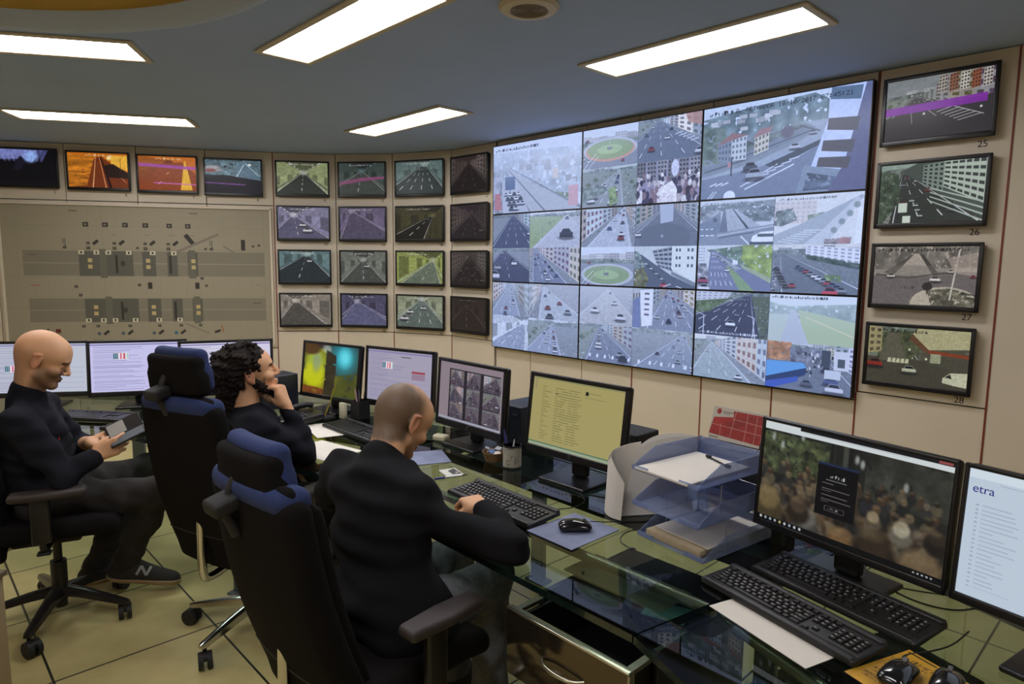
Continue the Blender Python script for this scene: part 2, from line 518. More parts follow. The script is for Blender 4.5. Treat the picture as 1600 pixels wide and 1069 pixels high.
def roundabout(w, h, seed, green=(.5, .6, .32), curb=None, road=(.5, .52, .56), cy=.72, sky=(.85, .87, .9), rx=.42, ry=.24):
    r = random.Random(seed); c = Cv(w, h, sky)
    c.rect(0, .3, 1, 1, road)
    x = 0
    while x < 1:
        ww = r.uniform(.1, .22); hh = r.uniform(.1, .26); g = r.uniform(.6, .85)
        c.bld([(x, .36 - hh), (x + ww, .36 - hh), (x + ww, .38), (x, .38)], (g, g * .97, g * .95), 4, 4, (g * .6, g * .6, g * .65)); x += ww
    c.clump(seed, [(0, .33), (.5, .3), (1, .34), (1, .42), (0, .42)], (.38, .44, .38))
    c.ell(.5, cy, rx + .07, ry + .05, (.72, .73, .75), 1, .03)
    if curb: c.ell(.5, cy + .03, rx + .03, ry + .03, curb, 1, .03)
    c.ell(.5, cy, rx, ry, green, 1, .03)
    c.ell(.5, cy, rx * .55, ry * .5, [g * 1.18 for g in green], 1, .05)
    c.ell(.5, cy - .02, .05, .04, (.4, .42, .42)); c.line((.5, cy), (.5, cy - .22), .012, (.8, .82, .85))
    for i in range(8):
        a = r.uniform(0, 6.28); c.car(.5 + (rx + .16) * math.cos(a), cy - .02 + (ry + .12) * math.sin(a), .06, r.choice([(.9, .9, .9), (.2, .2, .25), (.6, .2, .2)]))
    c.line((.02, .98), (.25, .62), .015, (.9, .9, .92)); c.line((.1, 1.0), (.3, .68), .012, (.9, .9, .92))
    c.grain(seed + 1, .1); c.haze(sky, .2, .7, .3)
    return c

def tunnel(w, h, seed, wall, road, light, vp=(.5, .35), xl=-.1, xr=1.1, lanes=2, cars=0, strip=True, lines=(.9, .9, .9), dash=True, wt=.5, title=True, car_col=(.9, .92, .95)):
    r = random.Random(seed); c = Cv(w, h, wall); vx, vy = vp
    c.poly([(vx, vy), (-.3, -.4), (1.3, -.4)], [x * .6 for x in wall])
    f = lambda ex, t, y1=1.0: (vx + (ex - vx) * t, vy + (y1 - vy) * t)
    ts = [.03, .06, .1, .16, .25, .38, .56, .8, 1.15, 1.6]
    for i, (a, b) in enumerate(zip(ts, ts[1:])):
        k = .75 + .35 * (i % 2)
        for ex in (xl - .25, xr + .25):
            p, q = f(ex, a), f(ex, b)
            c.poly([(p[0], p[1] - wt * 1.3 * a), (q[0], q[1] - wt * 1.3 * b), q, p], [min(1, x * k) for x in wall])
    c.poly([(vx - .01, vy), (vx + .01, vy), (xr, 1.0), (xr + .3, 1.0), (xl - .3, 1.0), (xl, 1.0)], road)
    for ex in (xl - .12, xr + .12):
        c.line((vx, vy), (ex, 1), .004, [min(1, x * 1.6) for x in road], 1, .05)
    if strip:
        for i, t in enumerate(ts[:-1]):
            for ex in (vx - .6, vx + .7):
                p, q = f(ex, t, -.35), f(ex, t * 1.25, -.35)
                c.line(p, q, .02 + .05 * t, light, 1)
    c.ell(vx, vy, .07, .08, light, .8, .9)
    for i in range(lanes + 1):
        b = xl + (xr - xl) * i / lanes
        if 0 < i < lanes and dash: c.dash((vx, vy), (b, 1), .004, .03, lines, 6)
        else: c.line((vx, vy), (b, 1), .004, lines, .9, .022)
    for i in range(cars):
        t = .25 + .6 * ((i * .618 + seed * .31) % 1); b = xl + (xr - xl) * (r.randrange(lanes) + .5) / lanes
        p = f(b, t); c.car(p[0], p[1] - .03, .05 + .18 * t, car_col)
    c.grain(seed, .2, 24, 18)
    if title: c.scrib(.22, .04, .5, .045, (.92, .92, .92), .8, seed)
    return c
# ------------------------------------------------------------------ room shell
M_WALL = mat('wall_laminate', (209, 195, 173), .55, noise=.03, nscale=3)
M_GAP = mat('panel_gap', (38, 30, 24), .8)
M_RED = mat('red_edge', (120, 44, 26), .5)
M_CEIL = mat('ceiling_paint', (158, 175, 212), .85, noise=.03, nscale=2, bump=.05, bscale=40)
M_OCHRE = mat('ochre_paint', (176, 138, 50), .8, noise=.06, nscale=3)
M_COVE = mat('cove_paint', (172, 186, 208), .7)
M_BLACK = mat('black_plastic', (20, 18, 18), .42, noise=.1, nscale=15)
M_BEZEL = mat('bezel_plastic', (22, 20, 21), .32)
M_MATTE = mat('matte_black', (26, 24, 23), .7)
M_CHROME = mat('chrome', (200, 198, 192), .16, metal=1)
M_WHITE = mat('white_paper', (216, 208, 196), .8, noise=.03, nscale=8)
M_INK = mat('ink', (24, 22, 22), .7)
CEIL = 2.66
VX = [Vector((-2.343, 6.557, 0)), Vector((-1.756, 6.634, 0)), Vector((-1.179, 6.559, 0)), Vector((-.578, 6.304, 0)), un(-.02, 0)]
LDIR = Vector((.977, .213, 0)).normalized()
LFAR = VX[0] - LDIR * 3.45
CORN = un(6.2, 0); BACKR = un(6.2, 6.0); BACKL = un(-3.7, 6.0)
OUT = [LFAR, VX[0], VX[1], VX[2], VX[3], VX[4], CORN, BACKR, BACKL]

# floor: 60 cm raised-floor tiles, joints parallel to the big screens' wall
def floor_material():
    m = bpy.data.materials.new('floor_tiles'); N, L = nt(m); b = N['Principled BSDF']
    tc = N.new('ShaderNodeTexCoord'); mp = N.new('ShaderNodeMapping')
    mp.vector_type = 'TEXTURE'
    P0 = Vector((-1.728 * 1.0125, 2.331 * 1.0125, 0))
    mp.inputs['Location'].default_value = P0; mp.inputs['Rotation'].default_value = (0, 0, RZ_W)
    mp.inputs['Scale'].default_value = (.6, .6, .6)
    L.new(tc.outputs['Object'], mp.inputs['Vector'])
    fr = N.new('ShaderNodeVectorMath'); fr.operation = 'FRACTION'; L.new(mp.outputs['Vector'], fr.inputs[0])
    sb = N.new('ShaderNodeVectorMath'); sb.operation = 'SUBTRACT'; sb.inputs[1].default_value = (.5, .5, .5); L.new(fr.outputs[0], sb.inputs[0])
    ab = N.new('ShaderNodeVectorMath'); ab.operation = 'ABSOLUTE'; L.new(sb.outputs[0], ab.inputs[0])
    sp = N.new('ShaderNodeSeparateXYZ'); L.new(ab.outputs[0], sp.inputs[0])
    mx = N.new('ShaderNodeMath'); mx.operation = 'MAXIMUM'; L.new(sp.outputs['X'], mx.inputs[0]); L.new(sp.outputs['Y'], mx.inputs[1])
    gt = N.new('ShaderNodeMath'); gt.operation = 'GREATER_THAN'; gt.inputs[1].default_value = .4925; L.new(mx.outputs[0], gt.inputs[0])
    fl = N.new('ShaderNodeVectorMath'); fl.operation = 'FLOOR'; L.new(mp.outputs['Vector'], fl.inputs[0])
    wn = N.new('ShaderNodeTexWhiteNoise'); L.new(fl.outputs[0], wn.inputs['Vector'])
    ns = N.new('ShaderNodeTexNoise'); ns.inputs['Scale'].default_value = 9; ns.inputs['Detail'].default_value = 6; L.new(tc.outputs['Object'], ns.inputs['Vector'])
    ad = N.new('ShaderNodeMath'); ad.operation = 'ADD'; L.new(ns.outputs['Fac'], ad.inputs[0])
    ml = N.new('ShaderNodeMath'); ml.operation = 'MULTIPLY'; ml.inputs[1].default_value = .3; L.new(wn.outputs['Value'], ml.inputs[0]); L.new(ml.outputs[0], ad.inputs[1])
    rp = N.new('ShaderNodeValToRGB'); L.new(ad.outputs[0], rp.inputs['Fac'])
    rp.color_ramp.elements[0].position = .3; rp.color_ramp.elements[0].color = (*lin((188, 171, 113)), 1)
    rp.color_ramp.elements[1].position = .95; rp.color_ramp.elements[1].color = (*lin((209, 194, 138)), 1)
    mc = N.new('ShaderNodeMixRGB'); L.new(gt.outputs[0], mc.inputs[0]); L.new(rp.outputs[0], mc.inputs[1]); mc.inputs[2].default_value = (*lin((40, 36, 28)), 1)
    L.new(mc.outputs[0], b.inputs['Base Color']); b.inputs['Roughness'].default_value = .33
    return m
b = MB(); b.prism([(p.x, p.y) for p in OUT], -.08, 0)
tag(b.build('floor', floor_material()), kind='structure')

# ceiling with a round raised recess at the left
RC, RR = Vector((-2.0, 1.86, 0)), 1.29
RX, RY = 1.36, 1.27
bm = bmesh.new()
vo = [bm.verts.new((p.x, p.y, CEIL)) for p in OUT]
vi = [bm.verts.new((RC.x + RX * math.cos(2 * PI * i / 72), RC.y + RY * math.sin(2 * PI * i / 72), CEIL)) for i in range(72)]
ed = [bm.edges.new((a[i], a[(i + 1) % len(a)])) for a in (vo, vi) for i in range(len(a))]
bmesh.ops.triangle_fill(bm, edges=ed, use_beauty=True, normal=(0, 0, -1))
inside = [f for f in bm.faces if ((f.calc_center_median() - Vector((RC.x, RC.y, CEIL))).x / RX) ** 2 + ((f.calc_center_median().y - RC.y) / RY) ** 2 < .97]
bmesh.ops.delete(bm, geom=inside, context='FACES_ONLY')
for f in bm.faces:
    if f.normal.z > 0: f.normal_flip()
me = bpy.data.meshes.new('ceiling'); bm.to_mesh(me); bm.free(); me.materials.append(M_CEIL)
o = bpy.data.objects.new('ceiling', me); link(o); tag(o, kind='structure')
b = MB()
prof = [(1.035, -.004), (1.03, -.014), (1.01, -.018), (.998, -.008), (.99, .02), (.982, .045), (.978, .062)]
vs = []; fs = []
for r_, z in prof:
    for i in range(72):
        a = 2 * PI * i / 72; vs.append((RC.x + RX * r_ * math.cos(a), RC.y + RY * r_ * math.sin(a), CEIL + z))
for k in range(len(prof) - 1):
    for i in range(72):
        j = (i + 1) % 72; fs.append((k * 72 + j, k * 72 + i, (k + 1) * 72 + i, (k + 1) * 72 + j))
b.add(vs, fs); tag(b.build('trim_1', M_COVE, smooth=60), kind='structure')
b = MB(); b.prism([(RC.x + RX * math.cos(2 * PI * i / 48), RC.y + RY * math.sin(2 * PI * i / 48)) for i in range(48)], CEIL + .06, CEIL + .09)
tag(b.build('ceiling_recess', M_OCHRE), kind='structure')

class Wall:
    """vertical plane from a to b (a on the viewer's left); front faces the room"""
    def __init__(s, a, b):
        s.a, s.b = a, b; d = b - a; s.L = d.length; s.d = d.normalized()
        s.n = Vector((s.d.y, -s.d.x, 0)); s.rz = math.atan2(s.d.y, s.d.x)
    def p(s, u, z, off=0.0):
        q = s.a + s.d * u + s.n * off
        return Vector((q.x, q.y, z))
    def slab(s, mb, u0, u1, z0, z1, o0, o1):
        c = s.p((u0 + u1) / 2, (z0 + z1) / 2, (o0 + o1) / 2)
        return mb.box(c, (u1 - u0, abs(o1 - o0), z1 - z0), s.rz)

WV = Wall(un(0, 0), CORN)                                  # the big screens' wall
WC = [Wall(VX[i], VX[i + 1]) for i in range(4)]             # four facets of the curved corner
WL = Wall(LFAR, VX[0]); L_OFF = 3.45 - 1.80                 # wall of the tunnel diagram; u of LFAR is -1.65 in its own scale
PT = .02                                                    # panel thickness
TRIM = [1]
def wall_with_panels(name, W, cuts, zcuts, red=(), shift=0.0, skip=()):
    mb = MB(); W.slab(mb, 0, W.L, 0, CEIL, -.12, -PT)
    base = tag(mb.build(name, M_GAP), kind='structure')
    for i, (u0, u1) in enumerate(zip(cuts, cuts[1:])):
        for j, (z0, z1) in enumerate(zip(zcuts, zcuts[1:])):
            if (i, j) in skip: continue
            if name == 'wall_right':                     # the doors end just under the displays; full-height panels right of the monitors
                if i < 6 and j == 1: z1 = .868
                if i < 6 and j == 2: z0 = .868
                if i == 6: pass
                if i > 6 and j == 1: z1 = CEIL
                if i > 6 and j == 2: continue
            mb = MB(); W.slab(mb, u0 + .004, u1 - .004, z0 + .004, z1 - .004, -PT, 0)
            tag(mb.build('wall_panel', M_WALL, base), kind='structure')
    for u, z0, z1 in red:
        TRIM[0] += 1
        mb = MB(); W.slab(mb, u - .0042, u + .0042, z0, z1, -PT, .003)
        tag(mb.build('trim_%d' % TRIM[0], M_RED), kind='structure')
    return base
ZC = [.0, .08, .918, CEIL]
wall_right = wall_with_panels('wall_right', WV, [0, .437, 1.006, 1.49, 2.06, 2.548, 3.035, 3.646, 4.25, 4.9, 5.5, WV.L], ZC,
                              red=[(2.06, .08, .87), (2.548, .08, .87), (3.035, .0, .91), (1.49, .08, .86), (3.646, 0, CEIL), (3.042, .918, CEIL)])
wall_corner = [wall_with_panels('wall_corner_%d' % (i + 1), W, [0, W.L], ZC, red=[(0.0, .08, .915)] if i else [(0.0, .08, CEIL)]) for i, W in enumerate(WC)]
lc = [3.45 - .6 * k for k in range(6)][::-1]
wall_left = wall_with_panels('wall_left', WL, [0] + [q - .01 for q in lc[:-1]] + [WL.L], [0, .75, 2.15, CEIL], red=[(L_OFF - .56, .6, 2.15)])
for nm, a, c in (('wall_side', CORN, BACKR), ('wall_back', BACKR, BACKL), ('wall_far_left', BACKL, LFAR)):
    W = Wall(a, c); mb = MB(); W.slab(mb, 0, W.L, 0, CEIL, -.1, 0)
    tag(mb.build(nm, M_WALL), kind='structure')

# ------------------------------------------------------------------ ceiling lights
M_LFRAME = mat('lamp_frame', (190, 176, 150), .5)
M_LAMP = emis('lamp_diffuser', (253, 252, 255), 21.5)
def ceiling_light(c, rz, label, L=1.2, Wd=.30, group='recessed ceiling lights'):
    t = thing('ceiling_light', label, 'ceiling light', (c[0], c[1], CEIL), rz, group)
    f = MB(); b_ = .032
    for sx in (-1, 1):
        f.rbox((sx * (L / 2 + b_ / 2 - .004), 0, -.006), (b_, Wd + 2 * b_ - .008, .012), .004, n=1)
        f.rbox((0, sx * (Wd / 2 + b_ / 2 - .004), -.006), (L + .002, b_, .012), .004, n=1)
    f.build('frame', M_LFRAME, t)
    d = MB(); d.box((0, 0, -.004), (L, Wd, .004)); d.build('diffuser', M_LAMP, t)
    return t
def uvn(u, n): p = un(u, n); return (p.x, p.y)
ceiling_light(uvn(2.56, 1.06), RZ_W, 'long bright ceiling light above the right half of the big screen wall', 1.14, .27)
ceiling_light(uvn(.09, 1.03), RZ_W, 'bright ceiling light near the corner left of the big screens', 1.2, .25)
ceiling_light(uvn(1.58, 2.37), RZ_W, 'largest bright ceiling light, cut by the top edge of the photo', 1.18, .25)
LA = math.atan2(LDIR.y, LDIR.x)
ceiling_light((-3.05, 5.05), LA, 'narrow bright ceiling light just in front of the tunnel diagram wall', 1.2, .29)
ceiling_light((-2.7, .15), LA, 'ceiling light behind the photographer on the left', 1.2, .29)
ceiling_light(uvn(3.3, 3.75), RZ_W, 'unseen ceiling light added above the photographer to brighten the room', 1.2, .27)  # added out of view to brighten the room
ceiling_light((2.1, -.5), RZ_W, 'unseen ceiling light added behind the photographer on the right for more light', 1.2, .27)  # another unseen lamp, added for its light
ceiling_light((-2.49, 3.34), LA, 'bright ceiling light beside the ochre ceiling recess, cut by the left edge', 1.2, .29)

# round loudspeaker grille in the ceiling
t = thing('ceiling_speaker', 'round cream ceiling speaker with concentric grille', 'speaker', (.055, 2.83, CEIL))
b = MB(); b.lathe([(.125, 0), (.125, -.006), (.112, -.018), (.08, -.022), (.078, -.016)], 40); b.build('rim', M_LFRAME, t, smooth=35)
b = MB()
for r_ in (.01, .022, .034, .046, .058, .07):
    b.tube([(r_ * math.cos(2 * PI * i / 32), r_ * math.sin(2 * PI * i / 32), -.018) for i in range(33)], .0035, 6)
b.lathe([(.0, -.006), (.08, -.006)], 32)
for k in range(4): b.box((0, 0, -.014), (.15, .004, .004), k * PI / 4)
b.build('grille', mat('grille', (120, 104, 82), .6), t, smooth=50)

# low beige cabinet at the left edge of the view
t = thing('low_cabinet', 'low beige cabinet just entering the photo at the bottom left corner', 'cabinet', (-2.0, 2.02, 0), 0)
b = MB(); b.rbox((0, 0, .26), (.44, .36, .5), .004, n=1); b.build('body', mat('cabinet_beige', (150, 132, 104), .6), t, smooth=40)
b = MB(); b.rbox((0, 0, .52), (.46, .38, .02), .004, n=1); b.build('cabinet_top', mat('cabinet_beige_top', (96, 86, 70), .5), t, smooth=40)

# ------------------------------------------------------------------ wall monitors
def scr(name, c, gain=(1, 1, 1), bias=(0, 0, 0), e=1.0):
    return picture_mat(name, c.out(gain, bias), e)
M_NUM = mat('number_ink', (46, 38, 30), .7)
def wall_monitor(W, u, z, m, label, w=.512, h=.345, group='monitors along the wall', num=None, base=None, big=False, b=.0165, bb=.03, name='wall_monitor'):
    """local frame: x to the viewer's right, -y to the room, z up; origin low on the wall behind the set"""
    t = thing(name, label, 'monitor', W.p(u, z, 0), W.rz, group)
    d = .045; hb = MB()
    hb.rbox((0, -d / 2 + .004, 0), (w - .01, d - .012, h - .01), .01, n=2)
    hb.build('housing', M_BEZEL, t, smooth=40)
    f = MB(); y = -d + .003
    f.rbox((-w / 2 + b / 2, y, 0), (b, .012, h), .004, n=2); f.rbox((w / 2 - b / 2, y, 0), (b, .012, h), .004, n=2)
    f.rbox((0, y, h / 2 - b / 2), (w, .012, b), .004, n=2); f.rbox((0, y, -h / 2 + bb / 2), (w, .012, bb), .004, n=2)
    f.build('bezel', M_BEZEL, t, smooth=40)
    y -= -.001
    uv_quad('screen', m, [(-w / 2 + b, y, h / 2 - b), (w / 2 - b, y, h / 2 - b), (w / 2 - b, y, -h / 2 + bb), (-w / 2 + b, y, -h / 2 + bb)], t, .003)
    if num:
        k = MB()
        lx = w / 2 - .055
        q = W.p(u + lx, z - h / 2 - .028, .001)
        text_mesh('wall_number', num, .045 if big else .038, M_NUM, base, q, (PI / 2, 0, W.rz), .0006)
    return t
# ------------------------------------------------------------------ pictures for the wall monitors
ZR = [2.417, 1.99, 1.565, 1.14]
def purple_bar(c, y0, y1, tilt=-.08, x0=0, x1=1, col=(.62, .2, .85), al=.85):
    return c.poly([(x0, y0), (x1, y0 + tilt), (x1, y1 + tilt * .9), (x0, y1)], col, al)
# top row above the tunnel diagram
def p_night(w=160, h=100):
    c = Cv(w, h, (.035, .03, .05))
    for i in range(9):
        x = .05 + .09 * i; c.poly([(x, .0), (x + .12, 0), (x + .05 - .2 * (x - .6), .34), (x + .01 - .2 * (x - .6), .34)], (.45, .48, .8), .55)
    c.poly([(.0, .0), (.7, .02), (.72, .2), (.62, .36), (.4, .28), (.1, .3), (0, .2)], (.62, .66, .95), .6)
    c.poly([(.36, .33), (.44, .18), (.54, .36), (.4, .6), (.3, .58)], (.08, .08, .14)); c.ell(.6, .2, .1, .16, (.6, .75, 1), .8, .8)
    c.ell(.04, .72, .015, .02, (.8, .8, .9)); c.ell(.02, .32, .03, .03, (.6, .6, .2)); c.grain(3, .3)
    return c.blur(2)
def p_orange(tri=False, w=160, h=100):
    c = Cv(w, h, (.78, .42, .1))
    c.poly([(.5, .1), (.56, .1), (1, .6), (1, 1), (0, 1), (0, .75)], (.45, .2, .08)); c.clump(5, [(0, .05), (.45, .1), (.3, .95), (0, 1)], (.8, .48, .12), .6, 4, 16)
    if tri:
        c.poly([(0, .45), (.45, .2), (.75, .15), (1, .5), (1, 1), (0, 1)], (.55, .25, .1)); c.poly([(0, 0), (.5, .1), (.1, .7), (0, .6)], (.5, .25, .08), .6)
        c.poly([(.8, .12), (.82, .12), (.93, .98), (.72, .98)], (.93, .72, .22)); purple_bar(c, .2, .3, .08, 0, 1, (.65, .3, .75), .8)
        purple_bar(c, .76, .8, .03, .25, 1, (.85, .45, .9), .7); c.line((.48, .52), (.53, .46), .02, (.95, .8, .4)); c.line((.32, .82), (.4, .74), .02, (.9, .6, .9))
    else:
        c.poly([(.72, .05), (1, .05), (1, .5), (.85, .42), (.72, .3)], (.95, .72, .25)); c.poly([(.6, .35), (.75, .3), (1, .55), (1, .72), (.65, .7)], (.16, .09, .07))
        c.line((.47, .1), (.4, 1), .012, (.95, .7, .5), 1, .03); c.line((.53, .1), (.62, 1), .012, (.9, .6, .4), 1, .03); c.line((.55, .1), (.7, 1), .03, (.15, .06, .05), 1, .08)
        c.ell(.69, .13, .04, .06, (1, .9, .6), 1, .8); c.line((.88, .7), (.97, .85), .015, (.9, .6, .4))
        c.line((.88, .12), (.88, .5), .012, (.5, .3, .1))
    c.scrib(.3, .03, .45, .06, (.95, .85, .7), .8); c.grain(9, .2)
    return c.blur(1)
def p_bluenight(w=160, h=100):
    c = Cv(w, h, (.12, .16, .2)); c.clump(2, [(0, 0), (1, 0), (1, .5), (0, .45)], (.4, .5, .55), .5, 10, 8)
    c.poly([(.5, .5), (.62, .05), (.75, .05), (1, .55), (1, .7), (.4, .55)], (.35, .45, .52)); c.line((.56, .5), (.7, .12), .03, (.7, .8, .85)); c.line((.96, .45), (.72, .08), .02, (.7, .8, .85))
    c.poly([(0, .55), (.3, .45), (1, .6), (1, 1), (0, 1)], (.07, .06, .1)); c.ell(.12, .28, .18, .1, (.75, .7, .72), .7, .5); c.ell(.09, .33, .1, .05, (.5, .2, .2), .8, .5)
    c.line((0, .7), (.72, .74), .035, (.5, .3, .6)); c.ell(.8, .13, .03, .03, (1, 1, 1), 1, .8); c.grain(4, .3)
    return c.blur(1)
TOPL = [('near-black night picture and blue glow', p_night()), ('orange road and a van', p_orange()),
        ('orange road, yellow wedge, purple stripes', p_orange(True)), ('grey blue street and thin purple line', p_bluenight())]
for k, (lb, c) in enumerate(TOPL):
    u = L_OFF - .325 + .3 * 0 + .59 * k
    wall_monitor(WL, [L_OFF - .31, L_OFF + .283, L_OFF + .868, L_OFF + 1.446][k], 2.425 - .007 * k, scr('screen_top_%d' % k, c, (.9, .9, .9)), 'monitor above the tunnel diagram with ' + lb, .528, .355, 'monitors above the tunnel diagram', '5678'[k], wall_left)

T = tunnel
def magenta():
    c = T(150, 100, 31, (.25, .36, .32), (.28, .34, .3), (.35, .55, .6), (.5, .25), -.3, 1.1)
    c.poly([(0, .6), (.5, .46), (1, .42), (1, .5), (.5, .58), (0, .7)], (.75, .25, .55), .9); return c
COLS = [
  [('green-lit tunnel', T(150, 100, 11, (.62, .72, .4), (.2, .24, .2), (.75, .8, .75), (.52, .32), -.05, 1.0, 2, wt=.35)),
   ('violet tunnel with two cars', T(150, 100, 12, (.52, .52, .74), (.36, .36, .56), (.92, .94, 1), (.3, .25), -.2, 1.0, 2, 2)),
   ('teal tunnel with white car', T(150, 100, 13, (.35, .56, .58), (.14, .22, .25), (.7, .9, .9), (.55, .1), -.4, 1.1, 2, 1, wt=.7)),
   ('grey tunnel with lit columns', T(150, 100, 14, (.62, .58, .5), (.36, .34, .3), (.9, .88, .8), (.3, .2), -.1, .9, 1, wt=.6, dash=False))],
  [('dark green tunnel and magenta band', magenta()),
   ('empty violet tunnel bend', T(150, 100, 22, (.46, .4, .6), (.38, .34, .52), (.7, .66, .85), (.25, .1), 0, 1.3, 1)),
   ('grey green tunnel, far car', T(150, 100, 23, (.5, .56, .48), (.33, .38, .33), (.75, .8, .72), (.5, .25), 0, 1.0, 2, 1)),
   ('blue violet tunnel', T(150, 100, 24, (.34, .32, .52), (.4, .42, .68), (.8, .82, .95), (.35, .2), -.1, 1.2, 1))],
  [('teal multi-lane road', T(150, 100, 33, (.36, .52, .5), (.16, .24, .24), (.6, .8, .78), (.62, .1), -.3, 1.1, 5, wt=.3)),
   ('dark olive road, dashed line', T(150, 100, 34, (.3, .28, .1), (.13, .12, .07), (.5, .46, .15), (.8, .25), -.2, .6, 2, wt=.6)),
   ('yellow green roadside slope', T(150, 100, 35, (.66, .74, .24), (.44, .54, .42), (.8, .85, .6), (.8, .25), .1, .95, 2, wt=.7)),
   ('pale green four-lane motorway', T(150, 100, 36, (.62, .68, .5), (.4, .5, .46), (.8, .86, .8), (.55, .08), -.15, 1.1, 4, 3, strip=False))],
  [('dim brown crowd of cars', street(120, 90, 41, (.5, .2), (.4, .34, .28), (.2, .16, .13), cars=6, fog=.1)),
   ('dim purple blur', street(120, 90, 42, (.6, .3), (.3, .25, .36), (.24, .2, .28), cars=3, fog=.4)),
   ('grey brown queue of cars', street(120, 90, 43, (.55, .12), (.6, .55, .5), (.25, .22, .2), -.1, 1.1, 'b', 'b', 4, 16, fog=.1)),
   ('dim brown empty road', T(120, 90, 44, (.36, .3, .22), (.3, .25, .18), (.4, .34, .26), (.45, .2), -.2, 1.1, 2, strip=False))]]
GN = [(.8, .78, .78), (.74, .72, .73), (.78, .77, .77), (.36, .33, .32)]
BI = [(0, 0, 0)] * 3 + [(.04, .03, .03)]
CN = ['leftmost screen column', 'second screen column', 'third screen column', 'narrow angled screen column']
RN = ['top', 'second', 'third', 'bottom']
for i in range(4):
    for j in range(4):
        lb, c = COLS[i][j]
        wall_monitor(WC[i], [.285, .285, .32, .281][i], ZR[j] - .008, scr('screen_col_%d_%d' % (i, j), c.fade(.42), GN[i], BI[i]), 'monitor with %s, %s in the %s' % (lb, RN[j], CN[i]),
                     [.512, .49, .54, .508][i], .345, 'monitors in the curved screen columns', str(9 + 4 * i + j), wall_corner[i])

# right-hand column beside the big screens
def p25():
    c = street(240, 150, 51, (.3, .3), (.55, .58, .6), (.24, .22, .24), -.3, 1.3, 't', 'b', 4, 5, fog=.05, ground=(.25, .24, .25))
    for i in range(5): c.bld([(.5 + .1 * i, .02), (.58 + .1 * i, .0), (.58 + .1 * i, .28), (.5 + .1 * i, .3)], [(.72, .7, .66), (.6, .4, .3), (.85, .84, .8), (.62, .35, .25), (.8, .78, .75)][i], 5, 3, (.25, .2, .2))
    c.poly([(0, .62), (.5, .5), (1, .42), (1, 1), (0, 1)], (.23, .215, .23))
    for i in range(6): c.line((.5 + .04 * i, .6 + .035 * i), (.66 + .05 * i, .53 + .035 * i), .012, (.75, .75, .78))
    c.line((.55, .47), (.93, .72), .012, (.8, .8, .82)); c.line((.25, .5), (.27, .75), .01, (.7, .7, .72)); c.line((.38, .5), (.5, .66), .01, (.75, .75, .78)); c.ell(.38, .6, .012, .02, (.9, .9, .9)); c.ell(.9, .6, .012, .02, (.9, .9, .9))
    purple_bar(c, .45, .58, -.06, 0, .95, (.56, .2, .72), .92)
    return c
def p26():
    c = street(240, 150, 52, (.22, .12), (.6, .68, .64), (.2, .22, .21), .12, 1.0, 't', 'n', 3, 6, fog=.08, ground=(.24, .27, .25))
    c.poly([(.2, .12), (1, .95), (1, 0), (.36, 0)], (.3, .34, .32))
    c.bld([(.42, .04), (.62, .0), (.62, .5), (.42, .36)], (.52, .58, .55), 6, 4, (.18, .2, .2)); c.bld([(.62, .0), (1, -.04), (1, .72), (.62, .42)], (.74, .8, .75), 6, 6, (.22, .25, .25), fx=.75, fy=.45)
    for i in range(4): c.poly([(.5, .42 + .07 * i), (1, .68 + .1 * i), (1, .71 + .1 * i), (.5, .44 + .07 * i)], (.72, .78, .74))
    c.clump(6, [(0, .1), (.18, .15), (.22, .6), (.05, 1), (0, 1)], (.3, .36, .3)); c.rect(.2, .66, .29, .82, (.85, .9, .86)); c.rect(.25, .88, .33, 1, (.88, .92, .88))
    for p in ((.33, .62), (.37, .7), (.39, .78), (.42, .88)): c.car(*p, .05, (.82, .88, .84))
    return c
def p27():
    c = Cv(240, 150, (.74, .7, .66)); c.clump(8, [(0, 0), (1, 0), (1, .35), (0, .4)], (.5, .48, .45), .6, 16, 8)
    c.poly([(.0, .5), (.3, .45), (1, .42), (1, 1), (0, 1)], (.46, .43, .43)); c.poly([(.4, .12), (.45, .12), (.6, .5), (.2, .5)], (.72, .68, .64)); c.poly([(.45, .12), (.49, .14), (.66, .48), (.6, .5)], (.3, .28, .27)); c.poly([(.38, .14), (.4, .13), (.2, .5), (.1, .45)], (.36, .34, .32))
    c.ell(.4, .42, .45, .1, (.5, .47, .45), .5); c.line((.02, .48), (.35, .54), .025, (.35, .33, .32)); c.line((.35, .54), (.8, .42), .025, (.35, .33, .32))
    c.ell(.72, .98, .33, .3, (.78, .74, .68), 1, .03); c.clump(9, [(.55, .75), (.75, .7), (1, .8), (1, 1), (.6, 1)], (.45, .44, .38), .4); c.ell(.55, .68, .05, .07, (.2, .19, .18)); c.line((.55, .7), (.55, .82), .015, (.2, .18, .17))
    c.line((.83, .05), (.77, .9), .025, (.85, .83, .8)); c.poly([(.72, .2), (1, .1), (1, .5), (.8, .45)], (.72, .66, .62), .7); c.car(.62, .55, .1, (.92, .9, .88)); c.car(.18, .5, .08, (.85, .83, .8)); c.car(.76, .42, .06, (.8, .78, .75)); c.car(.97, .5, .05, (.6, .25, .3))
    c.scrib(.28, .68, .14, .05, (.3, .28, .28), .8); c.scrib(.03, .03, .9, .05, (.12, .1, .1), .8); c.grain(4, .14)
    return c
